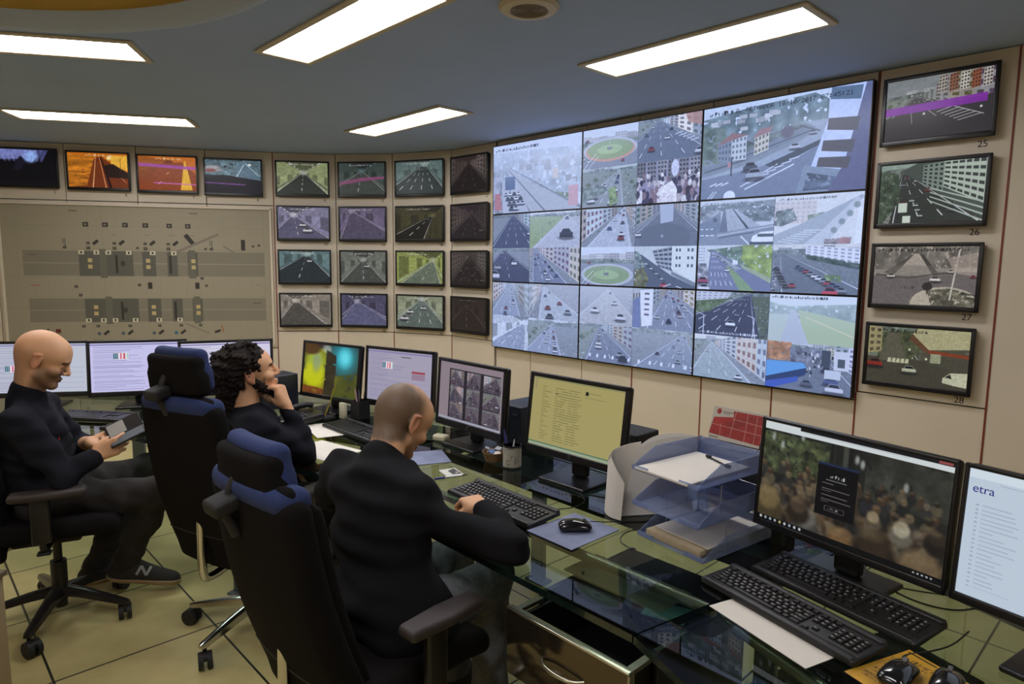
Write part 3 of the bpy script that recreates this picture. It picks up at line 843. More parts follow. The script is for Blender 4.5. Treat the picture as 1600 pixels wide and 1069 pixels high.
def p28():
    c = street(240, 150, 54, (.3, .05), (.72, .68, .55), (.33, .31, .27), .0, .75, 't', 'n', 2, 3, fog=.1, ground=(.36, .34, .29))
    c.rect(0, .55, 1, 1, (.32, .3, .26)); c.clump(4, [(.14, .1), (.5, .05), (.55, .35), (.45, .55), (.1, .6)], (.36, .38, .28), .4)
    c.poly([(.2, .1), (.3, .1), (.42, .6), (.12, .6)], (.42, .4, .35)); c.bld([(0, 0), (.14, .02), (.14, .45), (0, .5)], (.72, .66, .5), 4, 2, (.4, .36, .3))
    c.poly([(.45, .1), (.62, .36), (1, .3), (1, 0), (.5, 0)], (.8, .76, .62)); c.poly([(.45, .1), (.62, .36), (.62, .45), (.42, .2)], (.45, .3, .22)); c.poly([(.62, .36), (1, .4), (1, .46), (.62, .42)], (.6, .28, .18)); c.poly([(.62, .42), (1, .46), (1, .72), (.62, .6)], (.34, .32, .28)); c.rect(.64, .42, .74, .58, (.7, .7, .6))
    for i in range(5): c.poly([(.22 + .045 * i, .55), (.25 + .045 * i, .55), (.25 + .045 * i, .63), (.21 + .045 * i, .63)], (.88, .86, .76))
    c.car(.08, .66, .16, (.62, .2, .16)); c.car(.44, .73, .14, (.85, .84, .76)); c.poly([(.77, .82), (.84, .72), (1, .7), (1, .95), (.88, .93), (.77, .9)], (.9, .88, .8)); c.poly([(.79, .8), (.84, .74), (.86, .82)], (.2, .2, .2))
    c.ell(.43, .38, .012, .02, (1, 1, .9)); c.ell(.6, .52, .012, .02, (1, 1, .9)); c.scrib(.1, .03, .5, .055, (.2, .18, .15), .8); c.grain(5, .15)
    return c
RB = [('junction under a broad purple stripe', p25(), '25', (.82, .82, .82)), ('grey green street of flats', p26(), '26', (.84, .84, .84)),
      ('pale roundabout with a lamp post', p27(), '27', (.82, .82, .82)), ('street corner, red car, white van', p28(), '28', (.76, .78, .74))]
for j, (lb, c, nm, g) in enumerate(RB):
    wall_monitor(WV, 3.33, ZR[j] + .006, scr('screen_right_%d' % j, c, g), 'wall monitor over the number ' + nm + ', showing a ' + lb, .508, .348, 'monitors in the right column', nm, wall_right, True, b=.02, bb=.027)

# ------------------------------------------------------------------ the nine large displays
def quad4(cs, W=420, Hh=236, split=(.5, .5), line=(.25, .25, .3)):
    out = np.zeros((Hh, W, 3), np.float32); sx, sy = int(W * split[0]), int(Hh * split[1])
    for k, (x0, x1, y0, y1) in enumerate(((0, sx, 0, sy), (sx, W, 0, sy), (0, sx, sy, Hh), (sx, W, sy, Hh))):
        a = cs[k].out(); hh, ww = a.shape[:2]
        yi = (np.arange(y1 - y0) * hh // (y1 - y0)); xi = (np.arange(x1 - x0) * ww // (x1 - x0))
        out[y0:y1, x0:x1] = a[yi][:, xi]
    out[:, sx:sx + 1] = line
    return out
S = street
def elevated():
    c = Cv(420, 240, (.84, .86, .9)); c.clump(3, [(0, .1), (1, .16), (1, .8), (0, .6)], (.66, .7, .74), .7, 14, 10, .8)
    r = random.Random(4)
    for i in range(34):
        x, y = r.uniform(.3, .95), r.uniform(.28, .7); k = r.uniform(.03, .07); g = r.uniform(.55, .85)
        c.bld([(x, y - k * 1.4), (x + k, y - k * 1.4), (x + k, y), (x, y)], (g, g, g * 1.04), 4, 3, (g * .75, g * .75, g * .8), .8)
    c.clump(8, [(.6, .72), (.9, .78), (.88, .86), (.62, .84)], (.55, .62, .5))
    c.poly([(.14, .3), (.19, .3), (.4, .55), (1.02, .95), (1.02, 1.1), (.4, 1.05), (.27, .6)], (.7, .71, .73)); c.line((.2, .34), (1, .98), .012, (.5, .52, .56), 1, .03); c.line((.17, .34), (.62, 1), .012, (.45, .47, .52), 1, .025); c.line((.16, .4), (.45, 1), .012, (.5, .52, .56), 1, .03)
    c.poly([(.12, .5), (.3, .55), (.44, 1), (.1, 1)], (.72, .73, .76)); c.rect(.15, .47, .27, .66, (.36, .42, .52)); c.line((.21, .66), (.21, .75), .02, (.45, .5, .55))
    for i in range(14): c.car(.16 + .045 * (i % 4) + .006 * i, .72 + .07 * (i // 4), .045 + .005 * (i // 4), r.choice([(.9, .9, .92), (.4, .42, .46), (.75, .76, .8), (.3, .32, .36)]))
    c.clump(12, [(0, .3), (.1, .32), (.12, 1), (0, 1)], (.62, .62, .66)); c.poly([(.02, .7), (.09, .7), (.11, .95), (.02, .95)], (.72, .45, .45)); c.rect(.87, .68, .97, .95, (.8, .62, .64)); c.rect(.7, .42, .76, .56, (.82, .76, .72))
    c.haze((.86, .88, .92), .05, .6, .65); c.scrib(.03, .05, .5, .04, (.15, .15, .2), .8); c.grain(5, .06)
    return c
def peinador():
    c = Cv(520, 300, (.82, .86, .9)); r = random.Random(9)
    c.clump(1, [(0, .12), (.3, .06), (.7, .02), (.78, .1), (.78, .36), (0, .4)], (.45, .52, .52), .6, 20, 10)
    for i in range(16):
        x, y = r.uniform(0, .5), r.uniform(.12, .26); g = r.uniform(.6, .85); c.rect(x, y, x + .05, y + .04, (g, g, g))
    c.rect(0, .34, 1, 1, (.5, .54, .57)); c.clump(2, [(0, .2), (.14, .22), (.2, .5), (.12, .62), (0, .6)], (.42, .48, .42)); c.clump(22, [(.1, .42), (.5, .35), (.62, .3), (.7, .36), (.5, .5), (.2, .66)], (.4, .44, .42))
    c.poly([(0, .74), (.3, .62), (.62, .44), (.75, .33), (.74, .3), (.6, .36), (.2, .58), (0, .66)], (.46, .5, .54)); c.poly([(0, 1), (0, .76), (.36, .64), (.62, .48), (.73, .38), (.67, .31), (.62, .29), (.8, .29), (.84, .36), (.78, .5), (.62, .7), (.6, 1)], (.6, .64, .69))
    c.poly([(0, 1), (0, .78), (.3, .72), (.64, .62), (.78, .5), (.72, .8), (.7, 1)], (.44, .48, .55))
    c.poly([(.42, .68), (.78, .46), (.79, .5), (.48, .72)], (.24, .27, .3)); c.line((.2, .6), (.7, .38), .012, (.3, .33, .37)); c.line((.62, .32), (.74, .4), .012, (.3, .33, .37)); c.line((.02, .7), (.3, .6), .016, (.3, .33, .35))
    c.bld([(.2, .36), (.3, .34), (.3, .6), (.2, .6)], (.78, .8, .8), 4, 4, (.4, .44, .48)); c.bld([(.11, .42), (.2, .38), (.2, .62), (.11, .58)], (.5, .54, .58), 3, 4, (.35, .38, .42)); c.poly([(.1, .42), (.2, .3), (.31, .34), (.2, .38)], (.58, .42, .4))
    c.bld([(.35, .38), (.44, .33), (.44, .52), (.35, .57)], (.8, .78, .7), 3, 4, (.4, .38, .36)); c.poly([(.34, .39), (.38, .3), (.46, .29), (.45, .34)], (.6, .45, .44)); c.ell(.55, .37, .04, .06, (.35, .33, .38), 1, .4)
    for i in range(7): c.line((.3 + .045 * i, .86 - .035 * i), (.36 + .045 * i, .84 - .035 * i), .012, (.82, .84, .88))
    c.line((.27, .89), (.5, .68), .012, (.85, .87, .9)); c.line((.3, .92), (.6, .7), .014, (.85, .87, .9))
    c.car(.33, .68, .09, (.24, .26, .3)); c.car(.36, .76, .11, (.62, .66, .7)); c.car(.6, .52, .06, (.7, .72, .76)); c.car(.7, .4, .04, (.6, .62, .66))
    for x in (.06, .1, .14): c.line((x, .86), (x + .05, .83), .014, (.85, .87, .9))
    c.line((.205, .56), (.205, .76), .014, (.15, .16, .2)); c.ell(.19, .64, .012, .03, (.7, .5, .5)); c.ell(.48, .67, .012, .03, (.2, .24, .26))
    # the white corner tower with dark window bands
    c.poly([(.66, .72), (.78, .78), (.88, .8), (.86, 1.0), (.62, 1.0)], (.5, .55, .6)); c.clump(13, [(.68, .8), (.84, .86), (.82, .98), (.66, .98)], (.34, .38, .44))
    c.poly([(.79, 0), (1, 0), (1, .2), (.88, .8), (.7, .74), (.78, .3)], (.78, .82, .92)); c.poly([(.97, 0), (1, 0), (1, 1), (.8, 1), (.88, .74)], (.36, .36, .46))
    for (y, hgt, dx) in ((.0, .13, 0), (.29, .13, .008), (.5, .12, .03), (.66, .11, .05)): c.poly([(.79 - dx, y), (.955 - dx * .8, y + .0 + .02), (.945 - dx * .9, y + hgt + .02), (.785 - dx * 1.1, y + hgt - .02)], (.3, .28, .28) if y > .1 else (.32, .4, .46))
    c.ell(.2, .99, .04, .07, (.9, .92, .95), 1, .1); c.line((.05, 1), (.09, .92), .01, (.85, .87, .9)); c.line((.07, 1), (.11, .92), .01, (.85, .87, .9))
    c.scrib(.04, .05, .16, .045, (.08, .08, .1), .8); c.text(.22, .05, 'A. PEINADOR 10/10/2017 07:45:21', .045, (.08, .08, .1), .9); c.grain(6, .08)
    return c
def crowd():
    c = Cv(210, 120, (.55, .52, .6)); r = random.Random(5)
    for i in range(6): c.bld([(i * .17, 0), (i * .17 + .15, 0), (i * .17 + .15, .5), (i * .17, .5)], (.4 + .08 * (i % 3),) * 3, 5, 3, (.2, .17, .22))
    for i in range(130):
        y = .3 + .7 * r.random(); k = .012 + .03 * y; c.ell(r.random(), y, k, k * 2.6, r.choice([(.15, .12, .17), (.9, .88, .86), (.5, .4, .42), (.2, .18, .25), (.75, .7, .7)]), .95, .2)
    c.poly([(.38, 1), (.42, .62), (.58, .5), (.66, .7), (.66, 1)], (.95, .92, .9)); c.ell(.5, .95, .12, .2, (.9, .86, .86)); c.ell(.62, .2, .06, .2, (.8, .8, .86)); c.grain(3, .25)
    return c
def trees4():
    c = S(210, 120, 62, (.7, .1), (.74, .78, .76), (.56, .58, .58), -.2, .8, 't', 't', 2, 12, fog=.1); c.clump(5, [(.5, .55), (.62, .5), (.68, .9), (.52, 1)], (.5, .58, .38)); c.clump(7, [(0, .5), (.3, .4), (.5, .6), (0, .9)], (.5, .55, .52)); return c
def junction(seed=63):
    c = S(210, 120, seed, (.35, .05), (.8, .8, .82), (.38, .41, .46), -.5, 1.3, 't', 'b', 4, 6, fog=.15)
    for i in range(5): c.line((.6 + .06 * i, .42 + .05 * i), (.72 + .06 * i, .38 + .05 * i), .02, (.85, .86, .9))
    c.poly([(.75, .0), (1, .0), (1, .3), (.8, .2)], (.72, .5, .42), .8); return c
def dark_square():
    c = S(210, 120, 67, (.55, .0), (.7, .72, .74), (.4, .42, .46), -.3, 1.3, 'b', 'b', 1, 0, fog=.1); c.ell(.48, .8, .42, .36, (.36, .38, .42), .9, .1); c.ell(.45, .75, .02, .04, (.6, .62, .66)); c.poly([(.4, 0), (.62, 0), (.62, .4), (.42, .45)], (.72, .75, .8), .9); c.car(.05, .7, .1, (.85, .86, .88)); return c
def parked():
    c = S(210, 120, 72, (.1, .15), (.85, .84, .82), (.38, .41, .44), .1, 1.2, 'n', 'n', 1, 0, fog=.1, ground=(.42, .45, .47)); r = random.Random(3)
    c.bld([(.4, .02), (1, .1), (1, .4), (.4, .22)], (.9, .9, .92), 4, 8, (.6, .62, .66)); c.clump(5, [(.4, .2), (1, .38), (1, .5), (.42, .3)], (.28, .34, .3)); c.clump(6, [(.62, .6), (.8, .62), (.82, .74), (.64, .74)], (.45, .55, .36))
    for i in range(11): c.car(.32 + .05 * i, .46 + .045 * i, .07 + .004 * i, r.choice([(.85, .86, .88), (.3, .33, .4), (.6, .25, .28), (.5, .52, .56)]))
    for i in range(7): c.car(.06 + .02 * i, .5 + .06 * i, .08, (.25 + .06 * (i % 3),) * 3)
    c.car(.7, .95, .17, (.75, .25, .3)); c.car(.26, .84, .09, (.65, .25, .25)); return c
def motor_dark():
    c = S(210, 120, 81, (.75, .02), (.75, .76, .74), (.2, .21, .27), -.7, .9, 't', 'n', 5, 3, fog=.03, ground=(.3, .34, .26)); c.clump(3, [(0, .1), (.5, .12), (.2, .45), (0, .5)], (.35, .42, .26)); c.bld([(0, 0), (.5, 0), (.45, .14), (0, .22)], (.8, .8, .82), 3, 6, (.6, .6, .64))
    c.line((.12, 1), (.12, .55), .02, (.8, .82, .86)); c.line((.12, .55), (.02, .48), .015, (.8, .82, .86)); c.line((.8, 1), (.82, .55), .02, (.8, .82, .86)); c.line((.82, .55), (.72, .5), .015, (.8, .82, .86)); c.car(.5, .7, .13, (.92, .93, .95)); c.scrib(.06, .9, .8, .055, (.9, .9, .92)); return c
def forest():
    c = Cv(210, 120, (.86, .88, .88)); c.clump(3, [(0, .16), (.25, .24), (.5, .2), (1, .14), (1, .5), (0, .5)], (.58, .66, .62), .7, 12, 10)
    c.poly([(.0, .42), (.26, .4), (.3, 1), (0, 1)], (.74, .78, .72)); c.poly([(.36, .3), (1, .5), (1, 1), (.44, 1)], (.68, .74, .56)); c.poly([(.27, .3), (.32, .3), (.5, 1), (.16, 1)], (.72, .74, .76)); c.line((.45, .45), (1, .8), .03, (.82, .8, .62)); c.haze((.88, .9, .9), 0, .8, .4); c.scrib(.03, .03, .66, .05, (.1, .1, .12)); return c
def bus():
    c = S(210, 120, 84, (.6, .1), (.75, .75, .76), (.4, .42, .46), -.2, 1.2, 'n', 'b', 2, 8, fog=.05, ground=(.42, .43, .46)); r = random.Random(8)
    c.clump(3, [(0, .0), (.3, .0), (.3, .38), (0, .4)], (.72, .48, .3)); c.clump(4, [(.28, .1), (.7, .1), (.68, .5), (.3, .5)], (.45, .46, .5), .3)
    for i in range(40): c.ell(r.uniform(.45, .85), r.uniform(.2, .6), .012, .04, r.choice([(.15, .15, .18), (.8, .8, .82), (.35, .36, .4)]))
    c.rect(.66, .1, .76, .42, (.2, .22, .25)); c.rect(.8, .1, .96, .48, (.82, .82, .84)); c.rect(.84, .25, .92, .42, (.25, .27, .28)); c.rect(.7, .5, .88, .68, (.78, .8, .82))
    c.poly([(0, .42), (.45, .4), (.5, .5), (0, .78)], (.35, .6, .82)); c.poly([(0, .78), (.5, .5), (.48, .66), (0, 1)], (.12, .18, .32)); c.poly([(0, .88), (.4, .7), (.4, .8), (.1, 1), (0, 1)], (.2, .3, .65)); c.car(.5, .82, .13, (.3, .32, .36)); return c
WG, WB = (.86, .9, 1.0), (.07, .085, .12)
def tint(a): return np.clip(a * np.array(WG, np.float32) * .87 + np.array(WB, np.float32) * 1.6, 0, 1)
R1 = [S(210, 120, 91, (.55, .02), (.6, .6, .68), (.24, .26, .34), -.1, 1.5, 'n', 'b', 4, 1, fog=.05), S(210, 120, 92, (.75, .1), (.86, .86, .87), (.72, .72, .75), .05, 1.4, 'g', 'n', 1, 2, fog=.3, ground=(.68, .68, .7)),
      S(210, 120, 93, (.3, .05), (.6, .6, .66), (.22, .23, .3), -.5, 1.5, 'n', 'n', 2, 6, fog=.25), S(210, 120, 94, (.1, .0), (.72, .72, .78), (.44, .46, .54), .05, .8, 'b', 'b', 3, 14, fog=.2)]
R2 = [S(210, 120, 95, (.8, .0), (.7, .72, .74), (.7, .72, .76), .1, .95, 'b', 'b', 2, 8, fog=.1), dark_square(), roundabout(210, 120, 65, (.52, .6, .42)), S(210, 120, 96, (.05, .0), (.72, .74, .74), (.3, .32, .36), -.1, 1.0, 't', 'b', 3, 15, fog=.08)]
def underpass():
    c = Cv(210, 120, (.8, .82, .84)); c.clump(3, [(0, .1), (1, .05), (1, .5), (.6, .5), (.5, .2), (0, .3)], (.4, .45, .46)); c.clump(4, [(0, .25), (.3, .2), (.2, .55), (0, .6)], (.55, .58, .6), .3)
    c.poly([(.0, .5), (.3, .25), (.3, 1), (0, 1)], (.46, .5, .56)); c.poly([(.33, .2), (.5, .2), (.86, .62), (.28, .72)], (.66, .69, .72)); c.poly([(.33, .2), (.36, .2), (.4, .7), (.28, .74)], (.4, .43, .48)); c.line((.46, .2), (.68, .66), .02, (.22, .25, .28), 1, .05); c.line((.42, .22), (.52, .68), .01, (.55, .58, .62))
    c.poly([(.26, .72), (1, .56), (1, 1), (0, 1), (0, .85)], (.52, .55, .6)); c.line((.26, .78), (1, .6), .035, (.7, .72, .75)); c.line((.28, .83), (.75, .72), .02, (.3, .33, .37)); c.line((.58, .8), (.7, .98), .03, (.88, .9, .92))
    for x in (.02, .09, .16): c.rect(x, .62, x + .04, .64, (.9, .92, .94)); c.rect(x, .76, x + .05, .785, (.9, .92, .94))
    c.poly([(.72, .9), (.74, .8), (.84, .72), (1, .7), (1, .94), (.76, .96)], (.93, .94, .96)); c.rect(.8, .76, 1, .82, (.3, .33, .36)); c.rect(.7, .93, 1, .98, (.25, .27, .3)); c.ell(.22, .42, .03, .05, (.3, .33, .38)); c.scrib(.05, .05, .6, .045, (.2, .2, .22), .7); c.haze((.84, .86, .88), 0, .5, .35); c.grain(4, .1); return c
def pale_street():
    c = Cv(210, 120, (.88, .88, .87)); c.bld([(.0, .1), (.5, .12), (.5, .55), (0, .6)], (.86, .82, .79), 5, 8, (.76, .74, .73)); c.clump(4, [(.02, .3), (.22, .25), (.28, .5), (.1, .62), (0, .6)], (.46, .5, .48)); c.clump(5, [(.4, .4), (.6, .35), (.56, .6), (.4, .66)], (.6, .64, .58))
    c.poly([(.0, .8), (.3, .6), (.98, .05), (1, .1), (.62, .75), (.5, 1), (0, 1)], (.66, .69, .71)); c.poly([(.36, 1), (.55, .75), (.92, .1), (.97, .12), (.8, .6), (.62, 1)], (.78, .8, .82)); c.poly([(.95, .3), (1, .28), (1, 1), (.92, 1)], (.92, .92, .92))
    for i in range(7): c.line((.06 + .05 * i, .92 - .035 * i), (.26 + .05 * i, .98 - .045 * i), .018, (.85, .87, .88))
    for (x, y) in ((.7, .72), (.78, .56), (.86, .4), (.93, .24)): c.ell(x, y, .035, .06, (.5, .55, .54), .9, .5)
    c.clump(6, [(.6, .9), (.9, .86), (.88, 1), (.6, 1)], (.55, .5, .5), .3); c.ell(.82, .93, .06, .07, (.7, .5, .48), .8, .5); c.scrib(.05, .05, .65, .045, (.3, .3, .32), .7); c.grain(3, .08); return c
def avenue():
    c = Cv(210, 120, (.82, .84, .85)); c.clump(3, [(.12, .1), (.7, .0), (.7, .5), (.3, .3)], (.42, .5, .42)); c.clump(4, [(.62, .0), (1, 0), (1, .72), (.72, .52), (.6, .3)], (.58, .66, .34), .6, 10, 8); c.poly([(.18, .12), (.22, .1), (1, .8), (1, 1), (.12, 1)], (.44, .46, .56)); c.poly([(.6, .42), (1, .7), (1, .82), (.62, .5)], (.62, .66, .52))
    c.poly([(.4, .46), (.46, .46), (.8, 1), (.6, 1)], (.5, .6, .42)); c.poly([(.2, .16), (.23, .15), (.62, .52), (.5, .55)], (.6, .63, .64))
    for i in range(5): c.dash((.2, .14), (.2 + .085 * i, 1), .004, .02, (.86, .87, .92), 7)
    c.bld([(0, .02), (.1, .04), (.1, .36), (0, .38)], (.85, .86, .88), 5, 3, (.6, .62, .66)); c.clump(6, [(0, .4), (.12, .4), (.2, 1), (0, 1)], (.55, .55, .58), .4); c.car(.08, .78, .14, (.6, .25, .34)); c.car(.1, .95, .16, (.85, .85, .88)); c.car(.42, .55, .06, (.88, .9, .92)); c.rect(.49, .33, .56, .42, (.88, .9, .92))
    for i in range(10): c.car(.26 + .03 * i, .2 + .045 * i * .9, .03, ((.85, .87, .9), (.35, .38, .42), (.6, .62, .66))[i % 3])
    c.grain(3, .1); return c
def white_block():
    c = Cv(210, 120, (.78, .8, .8)); c.bld([(.3, .1), (.64, .0), (.64, .62), (.4, .5)], (.62, .64, .66), 5, 4, (.26, .28, .32), fx=.8); c.poly([(.62, .0), (1, .0), (1, .86), (.62, .55)], (.87, .89, .87))
    for y in (.06, .24, .42):
        for x in (.68, .73, .86, .92): c.rect(x, y, x + .03, y + .07, (.3, .32, .36))
    c.poly([(.06, .2), (.12, .2), (.62, .7), (1, .95), (1, 1), (.1, 1)], (.3, .33, .38)); c.clump(4, [(0, .5), (.15, .5), (.26, .8), (.2, 1), (0, 1)], (.42, .42, .26)); c.clump(5, [(0, .1), (.08, .15), (.2, .5), (0, .6)], (.45, .5, .48)); c.poly([(.62, .6), (1, .86), (1, .95), (.62, .68)], (.45, .48, .5))
    for i in range(8): c.car(.2 + .045 * i, .42 + .06 * i, .05, ((.85, .87, .9), (.3, .33, .37))[i % 2])
    c.car(.5, .93, .11, (.75, .28, .3)); c.line((.5, .98), (.62, .9), .02, (.85, .85, .87)); c.line((.7, .95), (.8, 1), .02, (.85, .86, .88)); c.grain(5, .1); return c
R2[3] = white_block()
R3 = [underpass(), pale_street(), avenue(), parked()]
R4 = [S(210, 120, 101, (.5, .0), (.8, .82, .84), (.55, .58, .64), -.1, .8, 'b', 'b', 3, 8, fog=.35), S(210, 120, 102, (.3, .05), (.85, .86, .87), (.68, .7, .72), .2, 1.2, 'b', 'w', 2, 6, fog=.3), T(210, 120, 103, (.74, .76, .78), (.55, .58, .64), (.95, .96, .98), (.9, .15), -.2, .9, 3, strip=False, title=False), S(210, 120, 104, (.5, .1), (.8, .82, .84), (.56, .58, .64), -.1, .7, 't', 'n', 3, 14, fog=.25)]
R5 = [S(210, 120, 105, (.55, .05), (.88, .88, .88), (.7, .7, .7), -.2, 1.2, 'w', 'w', 2, 4, fog=.55), S(210, 120, 106, (.6, .0), (.86, .84, .84), (.5, .52, .58), .2, 1.3, 'b', 'b', 4, 22, fog=.12), S(210, 120, 107, (.4, .05), (.86, .87, .88), (.44, .46, .52), .1, 1.2, 't', 'b', 2, 9, fog=.2, cross=6), S(210, 120, 108, (.85, .05), (.88, .88, .88), (.5, .53, .58), .0, 1.2, 'n', 't', 4, 9, fog=.3, cross=5)]
c = R5[1]; c.poly([(.12, .05), (.34, .0), (.34, .9), (.16, .95)], (.9, .9, .92)); [c.rect(.2, .1 + .13 * i, .28, .15 + .13 * i, (.4, .36, .4)) for i in range(5)]; c.poly([(.0, .3), (.12, .2), (.14, 1), (0, 1)], (.42, .46, .6)); c.grain(3, .1)
R6 = [motor_dark(), forest(), S(210, 120, 109, (.25, .15), (.88, .88, .86), (.6, .64, .64), -.1, .85, 't', 'b', 3, 2, fog=.25), bus()]
BIG = [[tint(elevated().out()), tint(quad4([roundabout(210, 120, 61, (.52, .6, .4), (.78, .56, .48), cy=.55), junction(), trees4(), crowd()])), tint(peinador().out())],
       [tint(quad4(R1, split=(.45, .5))), tint(quad4(R2)), tint(quad4(R3))], [tint(quad4(R4, split=(.45, .5))), tint(quad4(R5)), tint(quad4(R6))]]
BL = [['showing one hazy elevated motorway, top left of the nine', 'showing four streets with an orange-kerbed roundabout, top middle of the nine', 'showing one large road bend beside a white tower, top right of the nine'],
      ['showing four streets, middle row left of the nine', 'showing four streets with a round green lawn, centre of the nine', 'showing four streets, one a wood, one parked cars, middle right of the nine'],
      ['showing four pale hazy streets, bottom left of the nine', 'showing four streets with zebra crossings, bottom middle of the nine', 'showing four streets with a blue bus, bottom right of the nine']]
PW, PH = 3.03 / 3, 1.733 / 3
for j in range(3):
    for i in range(3):
        w, h = PW - .002, PH - .002
        t = thing('video_wall_display', 'large display ' + BL[j][i], 'display', WV.p(PW * (i + .5), 2.611 - PH * (j + .5), 0), WV.rz, 'displays of the big screen wall')
        hb = MB(); hb.box((0, -.024, 0), (w, .048, h)); hb.build('housing', M_BEZEL, t)
        f = MB(); bz = .005; y = -.05
        for sx in (-1, 1):
            f.box((sx * (w / 2 - bz / 2), y, 0), (bz, .006, h)); f.box((0, y, sx * (h / 2 - bz / 2)), (w - 2 * bz, .006, bz))
        f.build('bezel', M_BEZEL, t)
        uv_quad('screen', picture_mat('big_screen_%d_%d' % (i, j), BIG[j][i], .98), [(-w / 2 + bz, y, h / 2 - bz), (w / 2 - bz, y, h / 2 - bz), (w / 2 - bz, y, -h / 2 + bz), (-w / 2 + bz, y, -h / 2 + bz)], t, .002)

# ------------------------------------------------------------------ tunnel diagram board
def board_picture():
    c = Cv(720, 400, (.6, .56, .47)); r = random.Random(2)
    for i in range(1, 20): c.line((i / 19.5, 0), (i / 19.5, 1), .0015, (.5, .46, .38), .5)
    for y in (.14, .3, .5, .72): c.line((0, y), (1, y), .0015, (.5, .46, .38), .5)
    dk = (.2, .18, .15)
    Z = lambda z: (2.1 - z) / 1.3; X = lambda px: (px + 15) / 437.0
    for (z0, z1, xs0, dom) in ((1.69, 1.46, 15, 1), (1.25, 1.03, 20, -1)):
        y0, y1 = Z(z0), Z(z1); d = 5 if dom < 0 else 0
        c.rect(X(xs0), y0, X(411), y1, (.5, .47, .4)); c.line((X(xs0), (y0 + y1) / 2), (X(411), (y0 + y1) / 2), .004, (.62, .58, .5))
        for a, b_ in ((102, 189), (204, 226), (245, 262), (279, 296)): c.rect(X(a + d), y0 + .002, X(b_ + d), y1 + .002, (.36, .35, .3))
        for a in (140, 286): c.rect(X(a - 5 + d), y0 - .012, X(a + 6 + d), y1 + .016, (.4, .39, .33)); 
        for a in (119, 213, 288): c.rect(X(a - 3 + d), (y0 + y1) / 2 - .035, X(a + 4 + d), (y0 + y1) / 2 - .008, (.75, .66, .45)); c.rect(X(a - 3 + d), (y0 + y1) / 2 + .01, X(a + 4 + d), (y0 + y1) / 2 + .038, (.75, .66, .45))
        for a in (160, 248): c.rect(X(a + d), (y0 + y1) / 2 - .06, X(a + 4 + d), (y0 + y1) / 2 + .07, dk)
        c.ell(X(172), (y0 + y1) / 2, .008, .02, dk, .8)
        yl = y0 + .012 if dom > 0 else y1 - .012
        for a in (106, 130, 149, 182, 221, 256): c.rect(X(a - 4 + d), yl - .014, X(a + 5 + d), yl + .014, (.82, .79, .68)); c.rect(X(a - 1 + d), yl - .008, X(a + 2 + d), yl + .008, dk)
    def sym(x, z, k=1, col=dk):
        y = Z(z); c.rect(X(x) - .006 * k, y - .009 * k, X(x) + .006 * k, y + .009 * k, col); c.rect(X(x) - .003 * k, y - .004 * k, X(x) + .002 * k, y + .004 * k, (.5, .46, .4))
    for i, x in enumerate((116, 147, 179, 212, 251, 282)): sym(x, 1.93, 1.7)
    for x in (118, 160, 210, 248): sym(x, 1.76, 1); sym(x, 1.715, 1.1); c.line((X(x + 8), Z(1.75)), (X(x + 16), Z(1.785)), .02, dk)
    for x in (82, 321): c.line((X(x), Z(1.8)), (X(x), Z(1.72)), .004, dk); c.line((X(x - 3), Z(1.8)), (X(x - 3), Z(1.75)), .004, dk); sym(x - 1, 1.72)
    c.line((X(277), Z(1.85)), (X(290), Z(1.76)), .03, dk); c.line((X(262), Z(1.69)), (X(333), Z(1.86)), .018, (.5, .46, .4)); c.line((X(340), Z(1.75)), (X(358), Z(1.69)), .012, (.5, .46, .4))
    c.rect(X(371), Z(1.81), X(378), Z(1.71), dk); sym(392, 1.75, .8); sym(402, 1.76, .8)
    for x in (197, 310): sym(x, 1.72, .8); 
    c.rect(X(211), Z(1.4), X(218), Z(1.34), dk); c.rect(X(290), Z(1.4), X(297), Z(1.34), dk); sym(197, 1.375, 1); sym(95, 1.36); sym(101, 1.28, 1); sym(309, 1.37, .9); sym(302, 1.44, 1); c.line((X(24), Z(1.37)), (X(40), Z(1.37)), .008, (.62, .42, .34)); sym(398, 1.38, .6, (.55, .45, .38))
    for x in (103, 126, 178, 227, 263, 296): sym(x, .99, 1)
    for x, cc in ((127, (.3, .36, .4)), (166, (.3, .36, .4)), (217, (.3, .36, .4)), (254, (.2, .4, .5))): c.ell(X(x), Z(.92), .007, .012, cc); c.line((X(x + 8), Z(.91)), (X(x + 16), Z(.945)), .018, dk)
    c.rect(X(58), Z(.965), X(66), Z(.93), (.4, .16, .12)); sym(42, .93, .8); sym(46, .96, .7); sym(32, .93, .6)
    c.line((X(270), Z(1.01)), (X(310), Z(.91)), .012, (.52, .48, .42)); c.line((X(320), Z(.92)), (X(330), Z(.94)), .018, dk); c.line((X(332), Z(.99)), (X(335), Z(.92)), .008, (.6, .36, .2))
    for x in (121, 160, 214, 252, 288, 129, 179, 215, 256): c.line((X(x - 4), Z(.86 if x % 2 else 1.84)), (X(x + 4), Z(.86 if x % 2 else 1.84)), .006, (.5, .45, .34))
    for x, z in ((97, 2.05), (292, 2.05), (30, 1.65), (396, 1.2)): c.line((X(x - 7), Z(z)), (X(x + 7), Z(z)), .006, (.36, .33, .28))
    return c
t = thing('tunnel_diagram_board', 'large cream mimic board with two grey tunnel tubes and small symbols', 'board', WL.p(L_OFF + .6, 1.45, 0), WL.rz)
b = MB()
for sx in (-1, 1):
    b.box((sx * 1.165, -.014, 0), (.018, .028, 1.33)); b.box((0, -.014, sx * .665), (2.348, .028, .018))
b.build('board_frame', M_WALL, t)
uv_quad('board_face', picture_mat('board_face', board_picture().out(), 0, .6), [(-1.156, -.012, .656), (1.156, -.012, .656), (1.156, -.012, -.656), (-1.156, -.012, -.656)], t, .011)
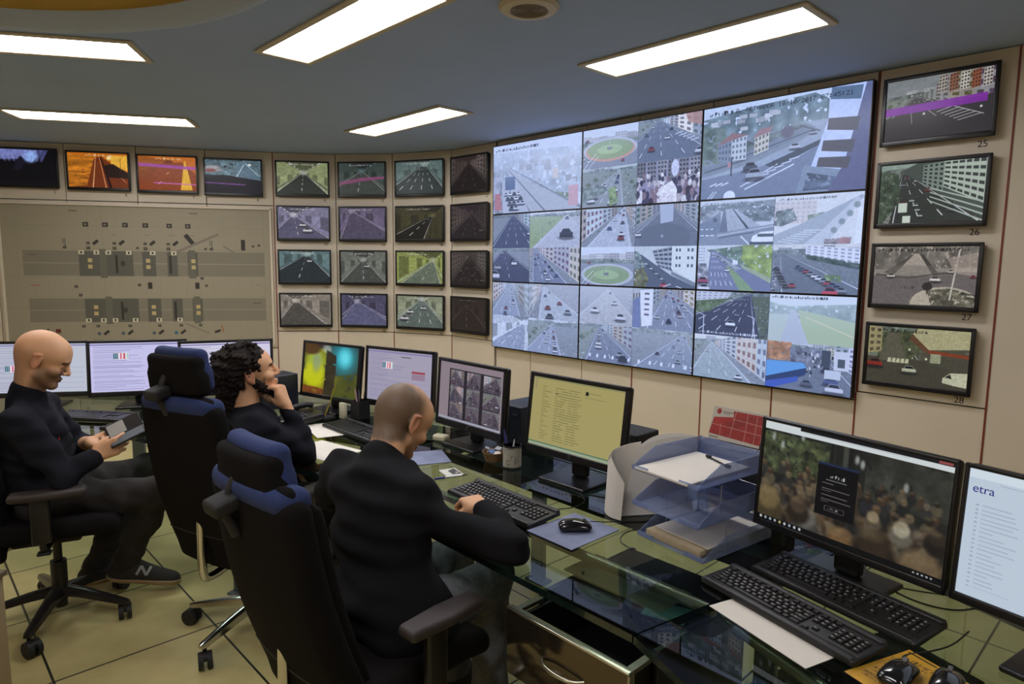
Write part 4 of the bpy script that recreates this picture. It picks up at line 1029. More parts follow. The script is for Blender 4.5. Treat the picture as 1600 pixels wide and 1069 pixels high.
# ------------------------------------------------------------------ glass desk
DT = .74
M_GLASS = glass_mat('desk_glass', (.63, .71, .655), .015, 1.52)
M_EDGE = mat('glass_edge', (16, 30, 27), .15, coat=.5)
M_RAIL = mat('desk_rail', (150, 146, 128), .28, metal=.7)
M_LEG = mat('desk_leg', (96, 104, 110), .45, metal=.3)
FP = [(4.61, 3.13), (3.485, 2.716), (1.85, 2.70), (.72, 3.11), (-.431, 4.08)]
def seg_frame(i):
    a, b = Vector(FP[i + 1]), Vector(FP[i]); d = (b - a).normalized()
    return a, d, Vector((d.y, -d.x))          # origin, along (viewer's right), towards the wall
def off_pt(i, k):
    """corner i of the front line pushed k towards the wall (mitred)"""
    P = Vector(FP[i]); ns = []
    if i > 0: ns.append(seg_frame(i - 1)[2])
    if i < len(FP) - 1: ns.append(seg_frame(i)[2])
    m = sum(ns, Vector((0, 0))).normalized(); c = m.dot(ns[0])
    return P + m * (k / c)
def unxy(p): q = un(p[0], p[1]); return (q.x, q.y)
DL = ['glass desk section at the right, holding the two wide monitors', 'long glass desk section in front of the shaven man', 'glass desk section in front of the curly haired man', 'glass desk section at the left, by the man with the phone']
for i in range(4):
    a, d, w = seg_frame(i)
    p0, p1, p2, p3 = Vector(FP[i + 1]), Vector(FP[i]), off_pt(i, 1.25), off_pt(i + 1, 1.25)
    cen = (p0 + p1 + p2 + p3) / 4; o3 = un(cen.x, cen.y); org = Vector((o3.x, o3.y, 0))
    t = thing('glass_desk', DL[i], 'desk', org, 0, 'glass control desk sections')
    def loc(p, z): q = un(p[0], p[1], z); return q - org
    sh = .0025
    q = [p0 + d * sh, p1 - d * sh, p2 - d * sh, p3 + d * sh]
    g = MB(); g.prism([(loc(p, 0).x, loc(p, 0).y) for p in q], DT - .02, DT, side_m=1)
    g.build('glass_top', [M_GLASS, M_EDGE], t)
    if i in (1, 2):                                     # added tray: darkens what shows through the glass under the monitors
        e0, e1 = off_pt(i + 1, .98), off_pt(i, .98); cc = (e0 + e1) / 2; f2 = (e1 - e0).length
        ang = math.atan2((U * d.x + N_ * d.y).y, (U * d.x + N_ * d.y).x); lc_ = loc(cc, 0)
        b = MB(); b.box((lc_.x, lc_.y, .60), (f2 - .06, .36, .006), ang)
        for sg in (-1, 1):
            ee = cc + w * .18 * sg; le = loc(ee, 0); b.box((le.x, le.y, .63), (f2 - .06, .004, .06), ang)
        b.build('dark_tray', mat('tray_metal_dark', (34, 38, 38), .5), t)
    L = (p1 - p0).length
    for k, (dist, r) in enumerate(((.30, .016), (1.0, .016))):
        e0, e1 = off_pt(i + 1, dist), off_pt(i, dist)
        b = MB(); b.cyl(loc(e0 + d * .01, DT - .037), loc(e1 - d * .01, DT - .034), r, n=14)
        b.build('rail', M_RAIL, t, smooth=40)
    for s in ((.16, .9) if i == 1 else (.5,)):
        for dist in ((1.08,) if i != 2 else (.12, 1.08)):
            c = p0 + d * (L * s) + w * dist
            b = MB(); cc = loc(c, 0); ang = math.atan2((U * d.x + N_ * d.y).y, (U * d.x + N_ * d.y).x)
            b.rbox((cc.x, cc.y, (DT - .05) / 2 + .004), (.085, .03, DT - .06), .006, R=Matrix.Rotation(ang, 3, 'Z'), n=2)
            b.rbox((cc.x, cc.y, .006), (.12, .08, .012), .004, R=Matrix.Rotation(ang, 3, 'Z'), n=1)
            b.build('leg', M_LEG, t, smooth=40)

def dloc(u, n, z=DT): p = un(u, n, z); return p

# ------------------------------------------------------------------ desk monitors
M_HP = mat('badge_grey', (120, 120, 122), .3, metal=.6)
M_HPD = mat('badge_dim', (58, 58, 60), .4)
def desk_monitor(pos, yaw, w, h, zc, m, label, tilt=5, b=.02, bb=.03, badge=None, basew=.24, based=.2, group='desk monitors', strip=None):
    rz = math.radians(yaw + 90)
    t = thing('desk_monitor', label, 'monitor', (pos[0], pos[1], DT), rz, group)
    R = Matrix.Rotation(-math.radians(tilt), 3, 'X')
    zc -= DT
    T4 = Matrix.Translation((0, 0, zc)) @ R.to_4x4()
    hb = MB(); hb.M = T4
    hb.rbox((0, .018, 0), (w - .004, .032, h - .004), .012, n=3)
    hb.rbox((0, .04, -.01), (w * .62, .03, h * .6), .014, n=2)
    hb.build('housing', M_BEZEL, t, smooth=45)
    f = MB(); f.M = T4; y = -.001
    f.rbox((-w / 2 + b / 2, y, 0), (b, .012, h), .004, n=2); f.rbox((w / 2 - b / 2, y, 0), (b, .012, h), .004, n=2)
    f.rbox((0, y, h / 2 - b / 2), (w, .012, b), .004, n=2); f.rbox((0, y, -h / 2 + bb / 2), (w, .012, bb), .004, n=2)
    bz = f.build('bezel', M_BEZEL, t, smooth=45)
    c = [T4 @ Vector(p) for p in ((-w / 2 + b, -.001, h / 2 - b), (w / 2 - b, -.001, h / 2 - b), (w / 2 - b, -.001, -h / 2 + bb), (-w / 2 + b, -.001, -h / 2 + bb))]
    sc_ = uv_quad('screen', m, c, t, .003)
    if badge:
        k = MB(); k.M = T4; bx, bzz, br = badge
        k.tube([(bx + br * math.cos(2 * PI * i / 24), -.0075, bzz + br * math.sin(2 * PI * i / 24)) for i in range(25)], br * .12, 6)
        o = k.build('badge', M_HPD, t, smooth=40)
        text_mesh('badge_letters', 'hp', br * 1.45, M_HPD, o, T4 @ Vector((bx, -.0078, bzz)), (PI / 2 - math.radians(tilt), 0, 0), .0004)
    s = MB(); s.rbox((0, .05, (zc - .02) / 2 + .012), (.075, .035, zc - .03), .01, n=2); s.rbox((0, .05, zc - .04), (.09, .05, .09), .01, n=2)
    s.build('stand_neck', M_MATTE, t, smooth=45)
    s = MB(); s.rbox((0, .02, .008), (basew, based, .016), .007, n=3); s.build('stand_base', M_BEZEL, t, smooth=45)
    return t, sc_, T4

def ui_list(w=300, h=190, bg=(.72, .7, .8), seed=1, chart=(.3, .25)):
    c = Cv(w, h, bg, 1); r = random.Random(seed)
    c.rect(0, .02, 1, .05, (.5, .48, .66)); 
    for i in range(26):
        y = .08 + i * .035
        c.rect(.03, y, .03 + r.uniform(.2, .6), y + .008, (.5, .48, .64), .75)
        if i % 3 == 0: c.rect(.02, y - .008, .97, y - .004, (.5, .48, .68), .8)
    cx, cy = chart
    c.rect(cx - .06, cy - .06, cx + .1, cy + .08, (.86, .82, .88))
    for i, cl in enumerate(((.2, .42, .5), (.25, .45, .5), (.3, .42, .5), (.9, .85, .9), (.8, .3, .4), (.9, .82, .86), (.72, .25, .3), (.85, .85, .88), (.6, .8, .75))): c.rect(cx - .06 + i * .018, cy - .05, cx - .046 + i * .018, cy + .07, cl)
    c.line((.62, .02), (.62, .98), .004, (.6, .58, .72))
    return c
def ui_grey():
    c = ui_list(300, 190, (.62, .6, .68), 4, (.3, .28)); c.rect(.7, .36, .9, .4, (.6, .25, .3)); c.rect(.7, .41, .9, .52, (.56, .48, .56)); c.rect(.53, .1, .68, .115, (.3, .3, .36)); return c
def ui_cams():
    c = Cv(300, 190, (.52, .47, .5)); c.rect(.16, .1, .96, .96, (.14, .12, .15))
    for k, (x0, x1) in enumerate(((.18, .4), (.45, .66), (.71, .97))):
        for j in range(3):
            y0 = .12 + j * .285; a = S(120, 90, 200 + 7 * k + j, (.3 + .2 * k, .05), (.5, .47, .5), (.3, .28, .32), -.2, 1.2, 'btn'[j], 'bnt'[k], 2, 5, fog=.2, ground=(.38, .36, .38)).clutter(k * 9 + j, 0, 0, 1, 1, 160, .03, .35, .15, .8)
            im = a.out((.9, .86, .9)); hh, ww = im.shape[:2]
            X0, X1, Y0, Y1 = int(x0 * c.W), int(x1 * c.W), int(y0 * c.H), int((y0 + (.27 if k == 2 else .285)) * c.H)
            c.a[Y0:Y1, X0:X1] = im[(np.arange(Y1 - Y0) * hh // (Y1 - Y0))][:, np.arange(X1 - X0) * ww // (X1 - X0)]
    c.rect(0, .96, 1, 1, (.6, .6, .66)); return c
def ui_yellow():
    c = Cv(320, 200, (.62, .58, .38), 1); r = random.Random(3)
    c.rect(0, 0, 1, .02, (.5, .5, .36)); c.haze((.58, .56, .26), -3, 1, .3)
    for i in range(22):
        y = .12 + i * .036
        for x in (.12, .27, .33, .42, .48): c.rect(x, y, x + r.uniform(.02, .1), y + .01, (.42, .4, .24), .75)
    for i in range(4): c.rect(.02, .03 + .04 * i, .05, .045 + .04 * i, (.5, .48, .4))
    c.rect(.6, .1, .63, .15, (.07, .07, .07)); c.rect(.6, .18, .82, .187, (.45, .42, .28)); c.rect(.64, .11, .76, .118, (.5, .47, .32)); c.rect(.27, .2, .3, .21, (.25, .24, .15)); c.rect(.9, .88, .925, .92, (.07, .07, .07)); c.rect(.94, .9, .97, .907, (.4, .4, .3))
    c.rect(0, .945, 1, .96, (.25, .42, .34)); c.rect(0, .96, 1, 1, (.58, .62, .52))
    return c
def ui_photo():
    c = Cv(280, 190, (.2, .19, .14)); c.clump(3, [(0, .05), (.4, .1), (.5, .5), (.36, 1), (0, 1)], (.6, .6, .1), .5, 6, 6)
    c.ell(.22, .42, .17, .32, (.6, .66, .2), 1, .6); c.ell(.2, .62, .2, .25, (.72, .74, .06), 1, .5); c.ell(.24, .36, .08, .2, (.52, .58, .45), .8, .8); c.rect(0, 0, 1, .07, (.16, .15, .15)); c.ell(.1, .1, .2, .12, (.3, .2, .06), 1, .4)
    c.ell(.74, .22, .22, .3, (.15, .6, .68), 1, 1.3); c.ell(.76, .22, .1, .16, (.4, .85, .9), .9, 1.2); c.ell(.42, .08, .08, .08, (.7, .74, .7), .7, .8)
    c.clump(5, [(.42, .1), (.6, .2), (.62, 1), (.4, 1)], (.2, .17, .1), .6, 5, 8); c.clump(6, [(0, .85), (.4, .88), (.4, 1), (0, 1)], (.45, .24, .1), .6); c.clump(7, [(.6, .6), (1, .5), (1, 1), (.55, 1)], (.3, .32, .1), .7, 5, 5)
    return c.blur(4)
def ui_crowd():
    c = Cv(420, 240, (.13, .14, .13)); r = random.Random(12)
    for i in range(26):
        x = r.random(); g = r.uniform(.1, .32); c.rect(x, 0, x + r.uniform(.01, .05), r.uniform(.35, .5), (g * .9, g, g * .92), .8)
    c.clump(3, [(0, .1), (.4, .1), (.4, .5), (0, .5)], (.3, .36, .22), .2, 26, 16); c.clump(4, [(.6, .05), (1, .1), (1, .5), (.6, .5)], (.22, .24, .22), .4, 14, 8)
    for (x, y) in ((.06, .14), (.12, .2), (.24, .08), (.55, .17), (.58, .2), (.8, .3)): c.ell(x, y, .012, .04, (.7, .76, .78), .8, .8)
    for i in range(110):
        y = .34 + .66 * (i / 110.0) ** 1.15; x = r.random(); k = .012 + .06 * (y - .3) ** 1.3
        body = r.choice([(.12, .13, .14), (.2, .2, .2), (.26, .22, .16), (.16, .17, .2), (.36, .33, .25)])
        c.ell(x, y + k * 4.2, k * 1.9, k * 3.4, body, .95, .3)
        c.ell(x, y, k, k * 1.9, r.choice([(.36, .26, .17), (.2, .15, .11), (.28, .2, .13), (.42, .36, .26), (.4, .35, .3), (.14, .12, .1)]), .95, .35)
        c.ell(x - k * .25, y - k * 1.0, k * .8, k * .8, (.55, .48, .36), .4, .9)
    for (x, y, k, col) in ((.06, .76, .07, (.5, .42, .24)), (.3, .84, .06, (.42, .42, .4)), (.25, .74, .05, (.3, .24, .18)), (.68, .86, .085, (.22, .17, .11)), (.9, .95, .1, (.46, .37, .25)), (.5, .92, .06, (.5, .36, .2)), (.8, .66, .04, (.7, .68, .6)), (.66, .63, .03, (.62, .55, .42)), (.96, .64, .04, (.2, .16, .13))):
        c.ell(x, y + k * 1.6, k * 1.4, k * 2.2, [v * .6 for v in col], 1, .4); c.ell(x, y, k, k * 1.7, col, 1, .4); c.ell(x - k * .3, y - k * .9, k * .7, k * .6, (.6, .52, .36), .4, 1.2)
    c.blur(3); c.grain(3, .15); c.a = (c.a * .7 + c.a.mean(2, keepdims=True) * .3) * np.array((.92, .9, .86), np.float32)
    c.rect(0, 0, 1, .075, (.84, .87, .88)); c.rect(.22, 0, 1, .03, (.08, .08, .1)); c.rect(.93, .0, .99, .022, (.6, .3, .3)); c.rect(.24, .035, .8, .04, (.7, .72, .75))
    c.poly([(.345, .28), (.565, .28), (.565, .76), (.345, .76)], (.035, .03, .04)); c.rect(.345, .265, .565, .285, (.12, .17, .3))
    c.scrib(.418, .365, .075, .032, (.85, .85, .85)); c.rect(.395, .415, .51, .422, (.5, .5, .5))
    for y, x1 in ((.45, .44), (.5, .53), (.52, .43), (.56, .52), (.6, .54), (.62, .42)): c.rect(.375, y, x1, y + .006, (.5, .48, .46))
    for a in ((.4, .66, .51, .664), (.4, .705, .51, .709), (.4, .66, .403, .709), (.507, .66, .51, .709)): c.rect(*a, (.42, .4, .38))
    c.scrib(.42, .675, .06, .02, (.6, .6, .6)); c.rect(0, .955, 1, 1, (.03, .03, .035))
    for i in range(9): c.ell(.025 + .031 * i, .975, .008, .015, r.choice([(.85, .87, .9), (.9, .9, .9), (.7, .75, .8), (.8, .78, .5)]), .9, .5)
    for i in range(5): c.rect(.87 + .02 * i, .97, .88 + .02 * i, .985, (.7, .7, .72))
    return c
def ui_etra():
    c = Cv(360, 220, (.76, .81, .87), 1); r = random.Random(5)
    c.rect(0, 0, 1, .07, (.84, .88, .92)); c.rect(.33, 0, 1, .03, (.06, .06, .09)); c.ell(.32, .03, .01, .02, (.85, .88, .9)); c.rect(.12, .085, .75, .092, (.62, .67, .74))
    for i in range(20):
        y = .27 + .034 * i; c.rect(.04, y, .05, y + .012, (.62, .67, .75)); c.rect(.065, y, .065 + r.uniform(.05, .15), y + .009, (.66, .71, .78))
    c.rect(.3, .16, .302, 1, (.7, .75, .81)); c.rect(.34, .28, .97, .284, (.66, .71, .78)); c.rect(.36, .3, .5, .312, (.5, .55, .63)); c.rect(.36, .22, .6, .226, (.68, .72, .78))
    for i in range(18):
        for j in range(7): c.rect(.37 + .085 * j, .35 + .033 * i, .37 + .085 * j + r.uniform(.01, .05), .36 + .033 * i, (.66, .71, .78))
    for j in range(6): c.rect(.37 + .1 * j, .32, .384 + .1 * j, .345, (.56, .62, .7))
    return c
def dm(name, c, e=1.0, g=(1, 1, 1)): return picture_mat('desk_screen_' + name, c.out(g), e, .3)
c16 = dict(w=.51, h=.34)
desk_monitor((.231 + .02, 2.562 + .02), -135.5, .51, .335, .998, dm('yellow', ui_yellow()), 'desk monitor with a yellowish list on its screen, beside the pen holder', 7, .019, .03, (0, -.1525, .008))
desk_monitor((-.2, 3.09), -137, .505, .335, .982, dm('cams', ui_cams()), 'desk monitor showing small grey camera pictures, right of the shaven head', 4, .018, .036, (0, -.149, .009))
desk_monitor((-.62, 3.57), -121, .49, .335, .982, dm('list', ui_grey()), 'desk monitor with a greyish lilac chart page, partly behind the shaven head', 4, .018, .034)
desk_monitor((-1.065, 3.815), -123, .488, .335, .978, dm('photo', ui_photo()), 'desk monitor glowing yellow green and turquoise, in front of the curly haired man', 7, .016, .024)
desk_monitor((-1.73, 3.96), -68, .53, .335, .972, dm('pale', ui_list(300, 190, (.8, .79, .88), 8, (.8, .4))), 'pale desk monitor half hidden behind the curly haired head', 4, .017, .03)
desk_monitor((-2.23, 3.89), -73, .535, .335, .975, dm('chart', ui_list(300, 190, (.76, .75, .9), 6, (.3, .26))), 'pale lilac desk monitor with a small coloured bar chart, above the hands holding the phone', 4, .017, .03)
desk_monitor((-2.80, 3.86), -78, .535, .335, .965, dm('blank', ui_list(300, 190, (.72, .74, .8), 7, (.2, .5))), 'pale desk monitor behind the bald seated man at the left edge', 4, .017, .03)
desk_monitor((.918, 1.752), -146.5, .545, .335, .994, dm('crowd', ui_crowd(), 1.0, (.92, .92, .92)), 'wide desk monitor showing a crowd and a dark login box', 4, .011, .022, group='two wide monitors at the right')
tB, scB, T4B = desk_monitor((1.222, 1.288), -147.5, .548, .335, .994, dm('etra', ui_etra(), 1.0, (.94, .95, .95)), 'wide desk monitor with the blue word etra on a pale page', 4, .011, .022, group='two wide monitors at the right', basew=.27, based=.22)
q = T4B @ Vector((-.27 + .040, -.0035, .335 / 2 - .011 - .045))
M_ETRA = emis('etra_ink', (44, 40, 120), 1.0)
text_mesh('logo_letters', 'etra', .028, M_ETRA, tB, q, (PI / 2 - math.radians(4), 0, 0), .0006)
# the large maker's badge low on the right monitor's stand
bd = MB(); br = .02
bd.tube([(br * math.cos(2 * PI * i / 24) - .02, .031, .088 + br * math.sin(2 * PI * i / 24)) for i in range(25)], .0018, 6)
o = bd.build('stand_badge', M_HPD, tB, smooth=40); text_mesh('badge_letters', 'hp', .029, M_HPD, o, (-.02, .031, .088), (PI / 2, 0, 0), .0004)

# ------------------------------------------------------------------ keyboards
M_KEY = mat('key_plastic', (30, 27, 26), .38); M_KBD = mat('keyboard_body', (24, 22, 21), .45)
M_LEG2 = mat('key_legend', (150, 150, 148), .6)
def key_mesh(wd, legend):
    b = MB(); b.add([(-wd / 2, -.0075, 0), (wd / 2, -.0075, 0), (wd / 2, .0075, 0), (-wd / 2, .0075, 0), (-wd / 2 + .0022, -.0055, .006), (wd / 2 - .0022, -.0055, .006), (wd / 2 - .0022, .0062, .006), (-wd / 2 + .0022, .0062, .006)],
                    [(4, 5, 6, 7), (0, 1, 5, 4), (1, 2, 6, 5), (2, 3, 7, 6), (3, 0, 4, 7)])
    if legend:
        b.m = 1; b.add([(-.004, -.001, .0062), (.0005, -.001, .0062), (.0005, .0036, .0062), (-.004, .0036, .0062)], [(0, 1, 2, 3)]); b.m = 0
    o = b.build('key', [M_KEY, M_LEG2]); me = o.data; bpy.data.objects.remove(o); return me
KM = {}
def keyboard(u, n, rot, label, L=.455, D=.155, single=True, scale=1.0, xyrz=None):
    p = dloc(u, n) if xyrz is None else Vector((xyrz[0], xyrz[1], DT))
    rz = RZ_W - math.radians(rot) if xyrz is None else xyrz[2]
    t = thing('keyboard', label, 'keyboard', p, rz, 'black computer keyboards')
    R = Matrix.Rotation(math.radians(3.5), 4, 'X')
    b = MB(); b.M = Matrix.Translation((0, 0, .006)) @ R
    b.rbox((0, 0, .008), (L, D, .017), .006, n=2); b.rbox((0, -D / 2 + .012, .012), (L - .01, .022, .016), .006, n=2)
    b.rbox((0, D / 2 - .01, .013), (L - .004, .02, .02), .006, n=2)
    b.build('body', M_KBD, t, smooth=40)
    pit = .019; keys = []
    x0 = -L / 2 + .018; rows = 6; kd = (D - .05) / 5.6
    for r in range(6):
        y = D / 2 - .028 - r * kd - (.004 if r else 0)
        if r == 0: pat = [1] + [0, ] + [1] * 4 + [0] + [1] * 4 + [0] + [1] * 4
        elif r == 5: pat = [1.5, 1, 1.25, 6.5, 1.25, 1, 1.5]
        elif r == 4: pat = [2.2] + [1] * 10 + [2]
        elif r == 3: pat = [1.75] + [1] * 11 + [1.9]
        elif r == 2: pat = [1.5] + [1] * 12 + [1.2]
        else: pat = [1] * 13 + [1.8]
        sc = 15.0 / sum(x if x else .6 for x in pat); x = x0
        for q in pat:
            wq = (q if q else .6) * pit * sc * .98
            if q: keys.append((x + wq / 2, y, wq - .0025, r))
            x += wq
        xa = x0 + 15 * pit * .98 + .006
        for k in range(3):
            if r in (0, 1, 2) or (r == 5) or (r == 4 and k == 1): keys.append((xa + pit * (k + .5), y, pit - .0025, r))
        xb = xa + 3 * pit + .006
        if r > 0:
            for k in range(4):
                if xb + pit * (k + .5) < L / 2 - .008: keys.append((xb + pit * (k + .5), y, pit - .0025, r))
    keys = keys[:100] if single else keys
    Mk = Matrix.Translation((0, 0, .006)) @ R @ Matrix.Translation((0, 0, .0155))
    if single:
        for (x, y, w_, r) in keys:
            key = (round(w_, 3), r > 0 and r < 5)
            if key not in KM: KM[key] = key_mesh(*key)
            o = bpy.data.objects.new('key', KM[key]); link(o, t)
            o.matrix_local = Mk @ Matrix.Translation((x, y, 0)) @ Matrix.Diagonal((1, kd / .0175, 1, 1))
    else:
        b = MB(); b.M = Mk
        for (x, y, w_, r) in keys: b.box((x, y, .003), (w_, kd - .003, .006))
        tag(b.build('keys', M_KEY, t), kind='stuff')
    return t
keyboard(2.652, 2.377, 1.5, 'black keyboard under the hand of the shaven man')
keyboard(3.69, 2.352, 14.3, 'black keyboard nearest the camera, lying on white sheets', .455, .13)
keyboard(3.756, 2.168, 12, 'black keyboard just behind the nearest one, below the crowd monitor', .46, .15)
kx = Vector((-.82, 3.33, 0)); keyboard(0, 0, 0, 'black keyboard beside white sheets, partly hidden by the shaven head', .45, .15, False, xyrz=(-.80, 3.33, math.radians(-46)))
keyboard(0, 0, 0, 'black keyboard on the left desk behind the hands with the phone', .44, .14, False, xyrz=(-2.29, 3.56, math.radians(-8)))
keyboard(0, 0, 0, 'short black keyboard at the front edge of the desk, left of a chair headrest', .36, .14, False, xyrz=(-1.93, 3.33, math.radians(-16)))

# ------------------------------------------------------------------ mice and pads
M_PAD = mat('pad_blue', (112, 118, 144), .7, noise=.18, nscale=14)
def pad(u, n, w, d, rot, label):
    p = dloc(u, n); t = MB(); t.rbox((0, 0, .0025), (w, d, .004), .0019, n=1)
    o = t.build('mouse_pad', M_PAD); o.location = p; o.rotation_euler = (0, 0, RZ_W - math.radians(rot)); tag(o, label, 'mouse pad')
pad(2.98, 2.355, .2, .235, 1, 'blue grey mouse pad under the mouse, right of the man\'s keyboard')
pad(1.99, 2.235, .2, .2, 25, 'blue mouse pad peeking out below the shaven man\'s face')
def mouse(u, n, rot, label, z=DT, k=1.0):
    p = dloc(u, n, z); t = thing('computer_mouse', label, 'mouse', p, RZ_W - math.radians(rot), 'black computer mice')
    def fn(q):
        s = (q.y + .055) / .11
        hz = .55 + .45 * math.sin(PI * min(1, max(0, s * .85 + .12)))
        return (q.x * (.8 + .22 * math.sin(PI * (1 - s) * .7 + .3)), q.y, (q.z + .018) * hz * (1 - .3 * (q.x / .032) ** 2))
    b = MB(); b.rbox((0, 0, .002), (.06 * k, .11 * k, .036 * k), .017 * k, n=5, div=(3, 6, 2), fn=fn); b.build('shell', mat('mouse_black', (17, 16, 17), .16, coat=.4), t, smooth=80)
    b = MB(); b.cyl((-.004, .03 * k, .032 * k), (.004, .03 * k, .032 * k), .008, n=14); b.build('scroll_wheel', mat('wheel_grey', (90, 88, 86), .4), t, smooth=40)
    return t
mouse(2.985, 2.352, 40, 'black mouse on the blue grey mouse pad', DT + .0045)
mouse(3.975, 2.44, 5, 'black mouse on the yellow leaflet, nearer the keyboards', DT + .003)
mouse(4.055, 2.405, -5, 'black mouse at the right end of the yellow leaflet, cut by the lower edge', DT + .003)
M_CABLE = mat('cable_black', (18, 17, 17), .5)
def cable(label, pts, r=.0022, m=None, smooth=3, name='cable', z=DT):
    P = [dloc(p[0], p[1], (p[2] if len(p) > 2 else z) + r) for p in pts]
    c = P[0].copy(); b = MB(); b.tube([q - c for q in P], r, 6, smooth); o = b.build(name, m or M_CABLE, None, smooth=60); o.location = c
    return tag(o, label, 'cable')
cable('black mouse cable running from the blue pad back past the curled papers', [(3.0, 2.29, DT + .02), (3.02, 2.22, DT + .004), (3.05, 2.16), (3.10, 2.11), (3.12, 2.03)], .002)
cable('thin black cable hanging between the blue pad and the letter trays', [(3.13, 2.17), (3.10, 2.23), (3.13, 2.31), (3.2, 2.33)], .002)
cable('black cable looping below the crowd monitor', [(3.62, 2.06), (3.7, 2.05), (3.8, 2.0), (3.9, 2.04), (3.98, 2.02), (4.02, 1.95)], .0025)
cable('second black cable below the crowd monitor beside its base', [(3.72, 1.9), (3.78, 1.99), (3.86, 1.98), (3.95, 1.93)], .002)
cable('black mouse cable on the yellow leaflet', [(3.965, 2.375, DT + .012), (3.95, 2.33), (3.99, 2.27), (4.02, 2.2), (4.03, 2.1)], .002)
cable('black cable behind the man\'s keyboard', [(2.79, 2.29), (2.85, 2.2), (2.83, 2.1), (2.72, 2.05)], .002)
cable('black cable under the yellowish monitor', [(2.79, 2.05), (2.88, 2.02), (2.9, 1.93), (3.0, 1.85)], .002)

# ------------------------------------------------------------------ papers, leaflet
def sheet(u, n, w, d, rot, label, z=DT, m=None, name='paper_sheet', thick=.0012, group=None, xyrz=None):
    p = dloc(u, n, z) if xyrz is None else Vector((xyrz[0], xyrz[1], z)); b = MB(); b.box((0, 0, thick / 2 + .0003), (w, d, thick))
    o = b.build(name, m or M_WHITE); o.location = p; o.rotation_euler = (0, 0, (RZ_W - math.radians(rot)) if xyrz is None else xyrz[2]); return tag(o, label, 'paper', group)
sheet(3.71, 2.40, .297, .21, 17, 'white sheet sticking out below the nearest keyboard', DT)
sheet(0, 0, .297, .21, 0, 'white sheet beside the black phone in front of the curly haired man', xyrz=(-.95, 3.39, math.radians(-60)))
sheet(0, 0, .297, .21, 0, 'blank white sheet at the desk edge beside the curly haired man\'s sleeve', xyrz=(-.875, 3.0, math.radians(-36)))
def card_picture():
    c = Cv(120, 80, (.78, .78, .74)); c.clump(3, [(.05, .1), (.8, .05), (.7, .6), (.2, .55)], (.1, .1, .1), .3); c.rect(.3, .2, .45, .6, (.12, .12, .12)); c.rect(.5, .15, .6, .3, (.8, .8, .76)); return c
def leaflet_picture():
    c = Cv(300, 210, (.78, .58, .16)); r = random.Random(2)
    c.clump(4, [(0, 0), (1, 0), (1, 1), (0, 1)], (.78, .58, .16), .75, 6, 5)
    c.scrib(.5, .1, .22, .09, (.25, .18, .08)); c.scrib(.48, .22, .32, .07, (.3, .2, .1), .8, 3); c.text(.52, .42, 'PALLIA', .13, (.2, .13, .06))
    for i in range(5): c.scrib(.06, .14 + .15 * i, r.uniform(.18, .3), .06, (.32, .22, .07), .9, i); c.scrib(.08, .22 + .15 * i, r.uniform(.15, .25), .035, (.4, .28, .1), .8, i + 9)
    c.rect(.02, .03, .3, .06, (.3, .22, .1)); c.poly([(.4, .75), (.6, .7), (.75, .85), (.6, 1), (.4, 1)], (.5, .38, .5), .8); c.poly([(.7, .8), (1, .7), (1, 1), (.7, 1)], (.4, .45, .15), .7)
    return c
def printed(name, label, cat, u, n, w, d, rot, m, z=DT, thick=.0012):
    p = dloc(u, n, z + .0004 + thick); o = uv_quad(name, m, [(-w / 2, d / 2, 0), (w / 2, d / 2, 0), (w / 2, -d / 2, 0), (-w / 2, -d / 2, 0)], None, thick)
    o.location = p; o.rotation_euler = (0, 0, RZ_W - math.radians(rot)); return tag(o, label, cat)
printed('leaflet', 'yellow printed leaflet under the two mice at the lower right', 'leaflet', 4.03, 2.435, .235, .21, 20, picture_mat('leaflet_print', leaflet_picture().out(), 0, .5), DT + .0012)
printed('photo_card', 'small black and white printed card left of the man\'s keyboard', 'card', 2.235, 2.275, .11, .075, 15, picture_mat('card_print', card_picture().out(), 0, .4))
b = MB(); b.cyl((-.07, 0, .005), (.045, 0, .005), .0042, n=10); b.m = 1; b.cyl((.045, 0, .005), (.07, 0, .005), .0042, .0012, n=10); b.m = 2; b.cyl((-.075, 0, .005), (-.03, 0, .005), .0046, n=10)
o = b.build('pen', [mat('pen_white', (205, 205, 205), .4), M_BLACK, mat('pen_blue', (40, 60, 140), .4)], None, smooth=40); o.location = dloc(2.285, 2.315); o.rotation_euler = (0, 0, RZ_W + 1.25); tag(o, 'white and blue pen lying beside the printed card', 'pen')

# ------------------------------------------------------------------ letter trays
M_TRAY = glass_mat('tray_plastic', (.70, .74, .86), .06, 1.45, (.34, .40, .60), .36)
M_WIRE = mat('steel_rod', (170, 170, 175), .3, metal=.8)
TRZ = RZ_W - math.radians(7.7)
def tray(du, dn, z, label):
    p = dloc(3.297 + du, 2.072 + dn, z); t = thing('letter_tray', label, 'letter tray', p, TRZ, 'blue see-through letter trays')
    w, d, h, th = .262, .345, .062, .003
    b = MB(); b.rbox((0, 0, .003), (w, d, th), .0014, n=1); b.build('tray_floor', M_TRAY, t)
    for sx in (-1, 1):
        b = MB(); pr_ = [(-d / 2, .003), (-d / 2 + .02, .022), (-d / 2 + .11, h), (d / 2, h), (d / 2, .003)]
        vs = [(sx * (w / 2 - th * k), y, zz) for k in (0, 1) for (y, zz) in pr_]; n = len(pr_)
        b.add(vs, [tuple(range(n)), tuple(reversed(range(n, 2 * n)))] + [(i, n + i, n + (i + 1) % n, (i + 1) % n) for i in range(n)])
        b.build('tray_side', M_TRAY, t, weld=True)
    b = MB(); b.rbox((0, d / 2 - th / 2, h / 2), (w, th, h), .0014, n=1); b.build('tray_back', M_TRAY, t)
    for sx in (-1, 1):
        b = MB(); b.rbox((sx * (w / 2 - .035), -d / 2, .011), (.07, th, .016), .0014, n=1); b.build('tray_lip', M_TRAY, t)
    return t, p
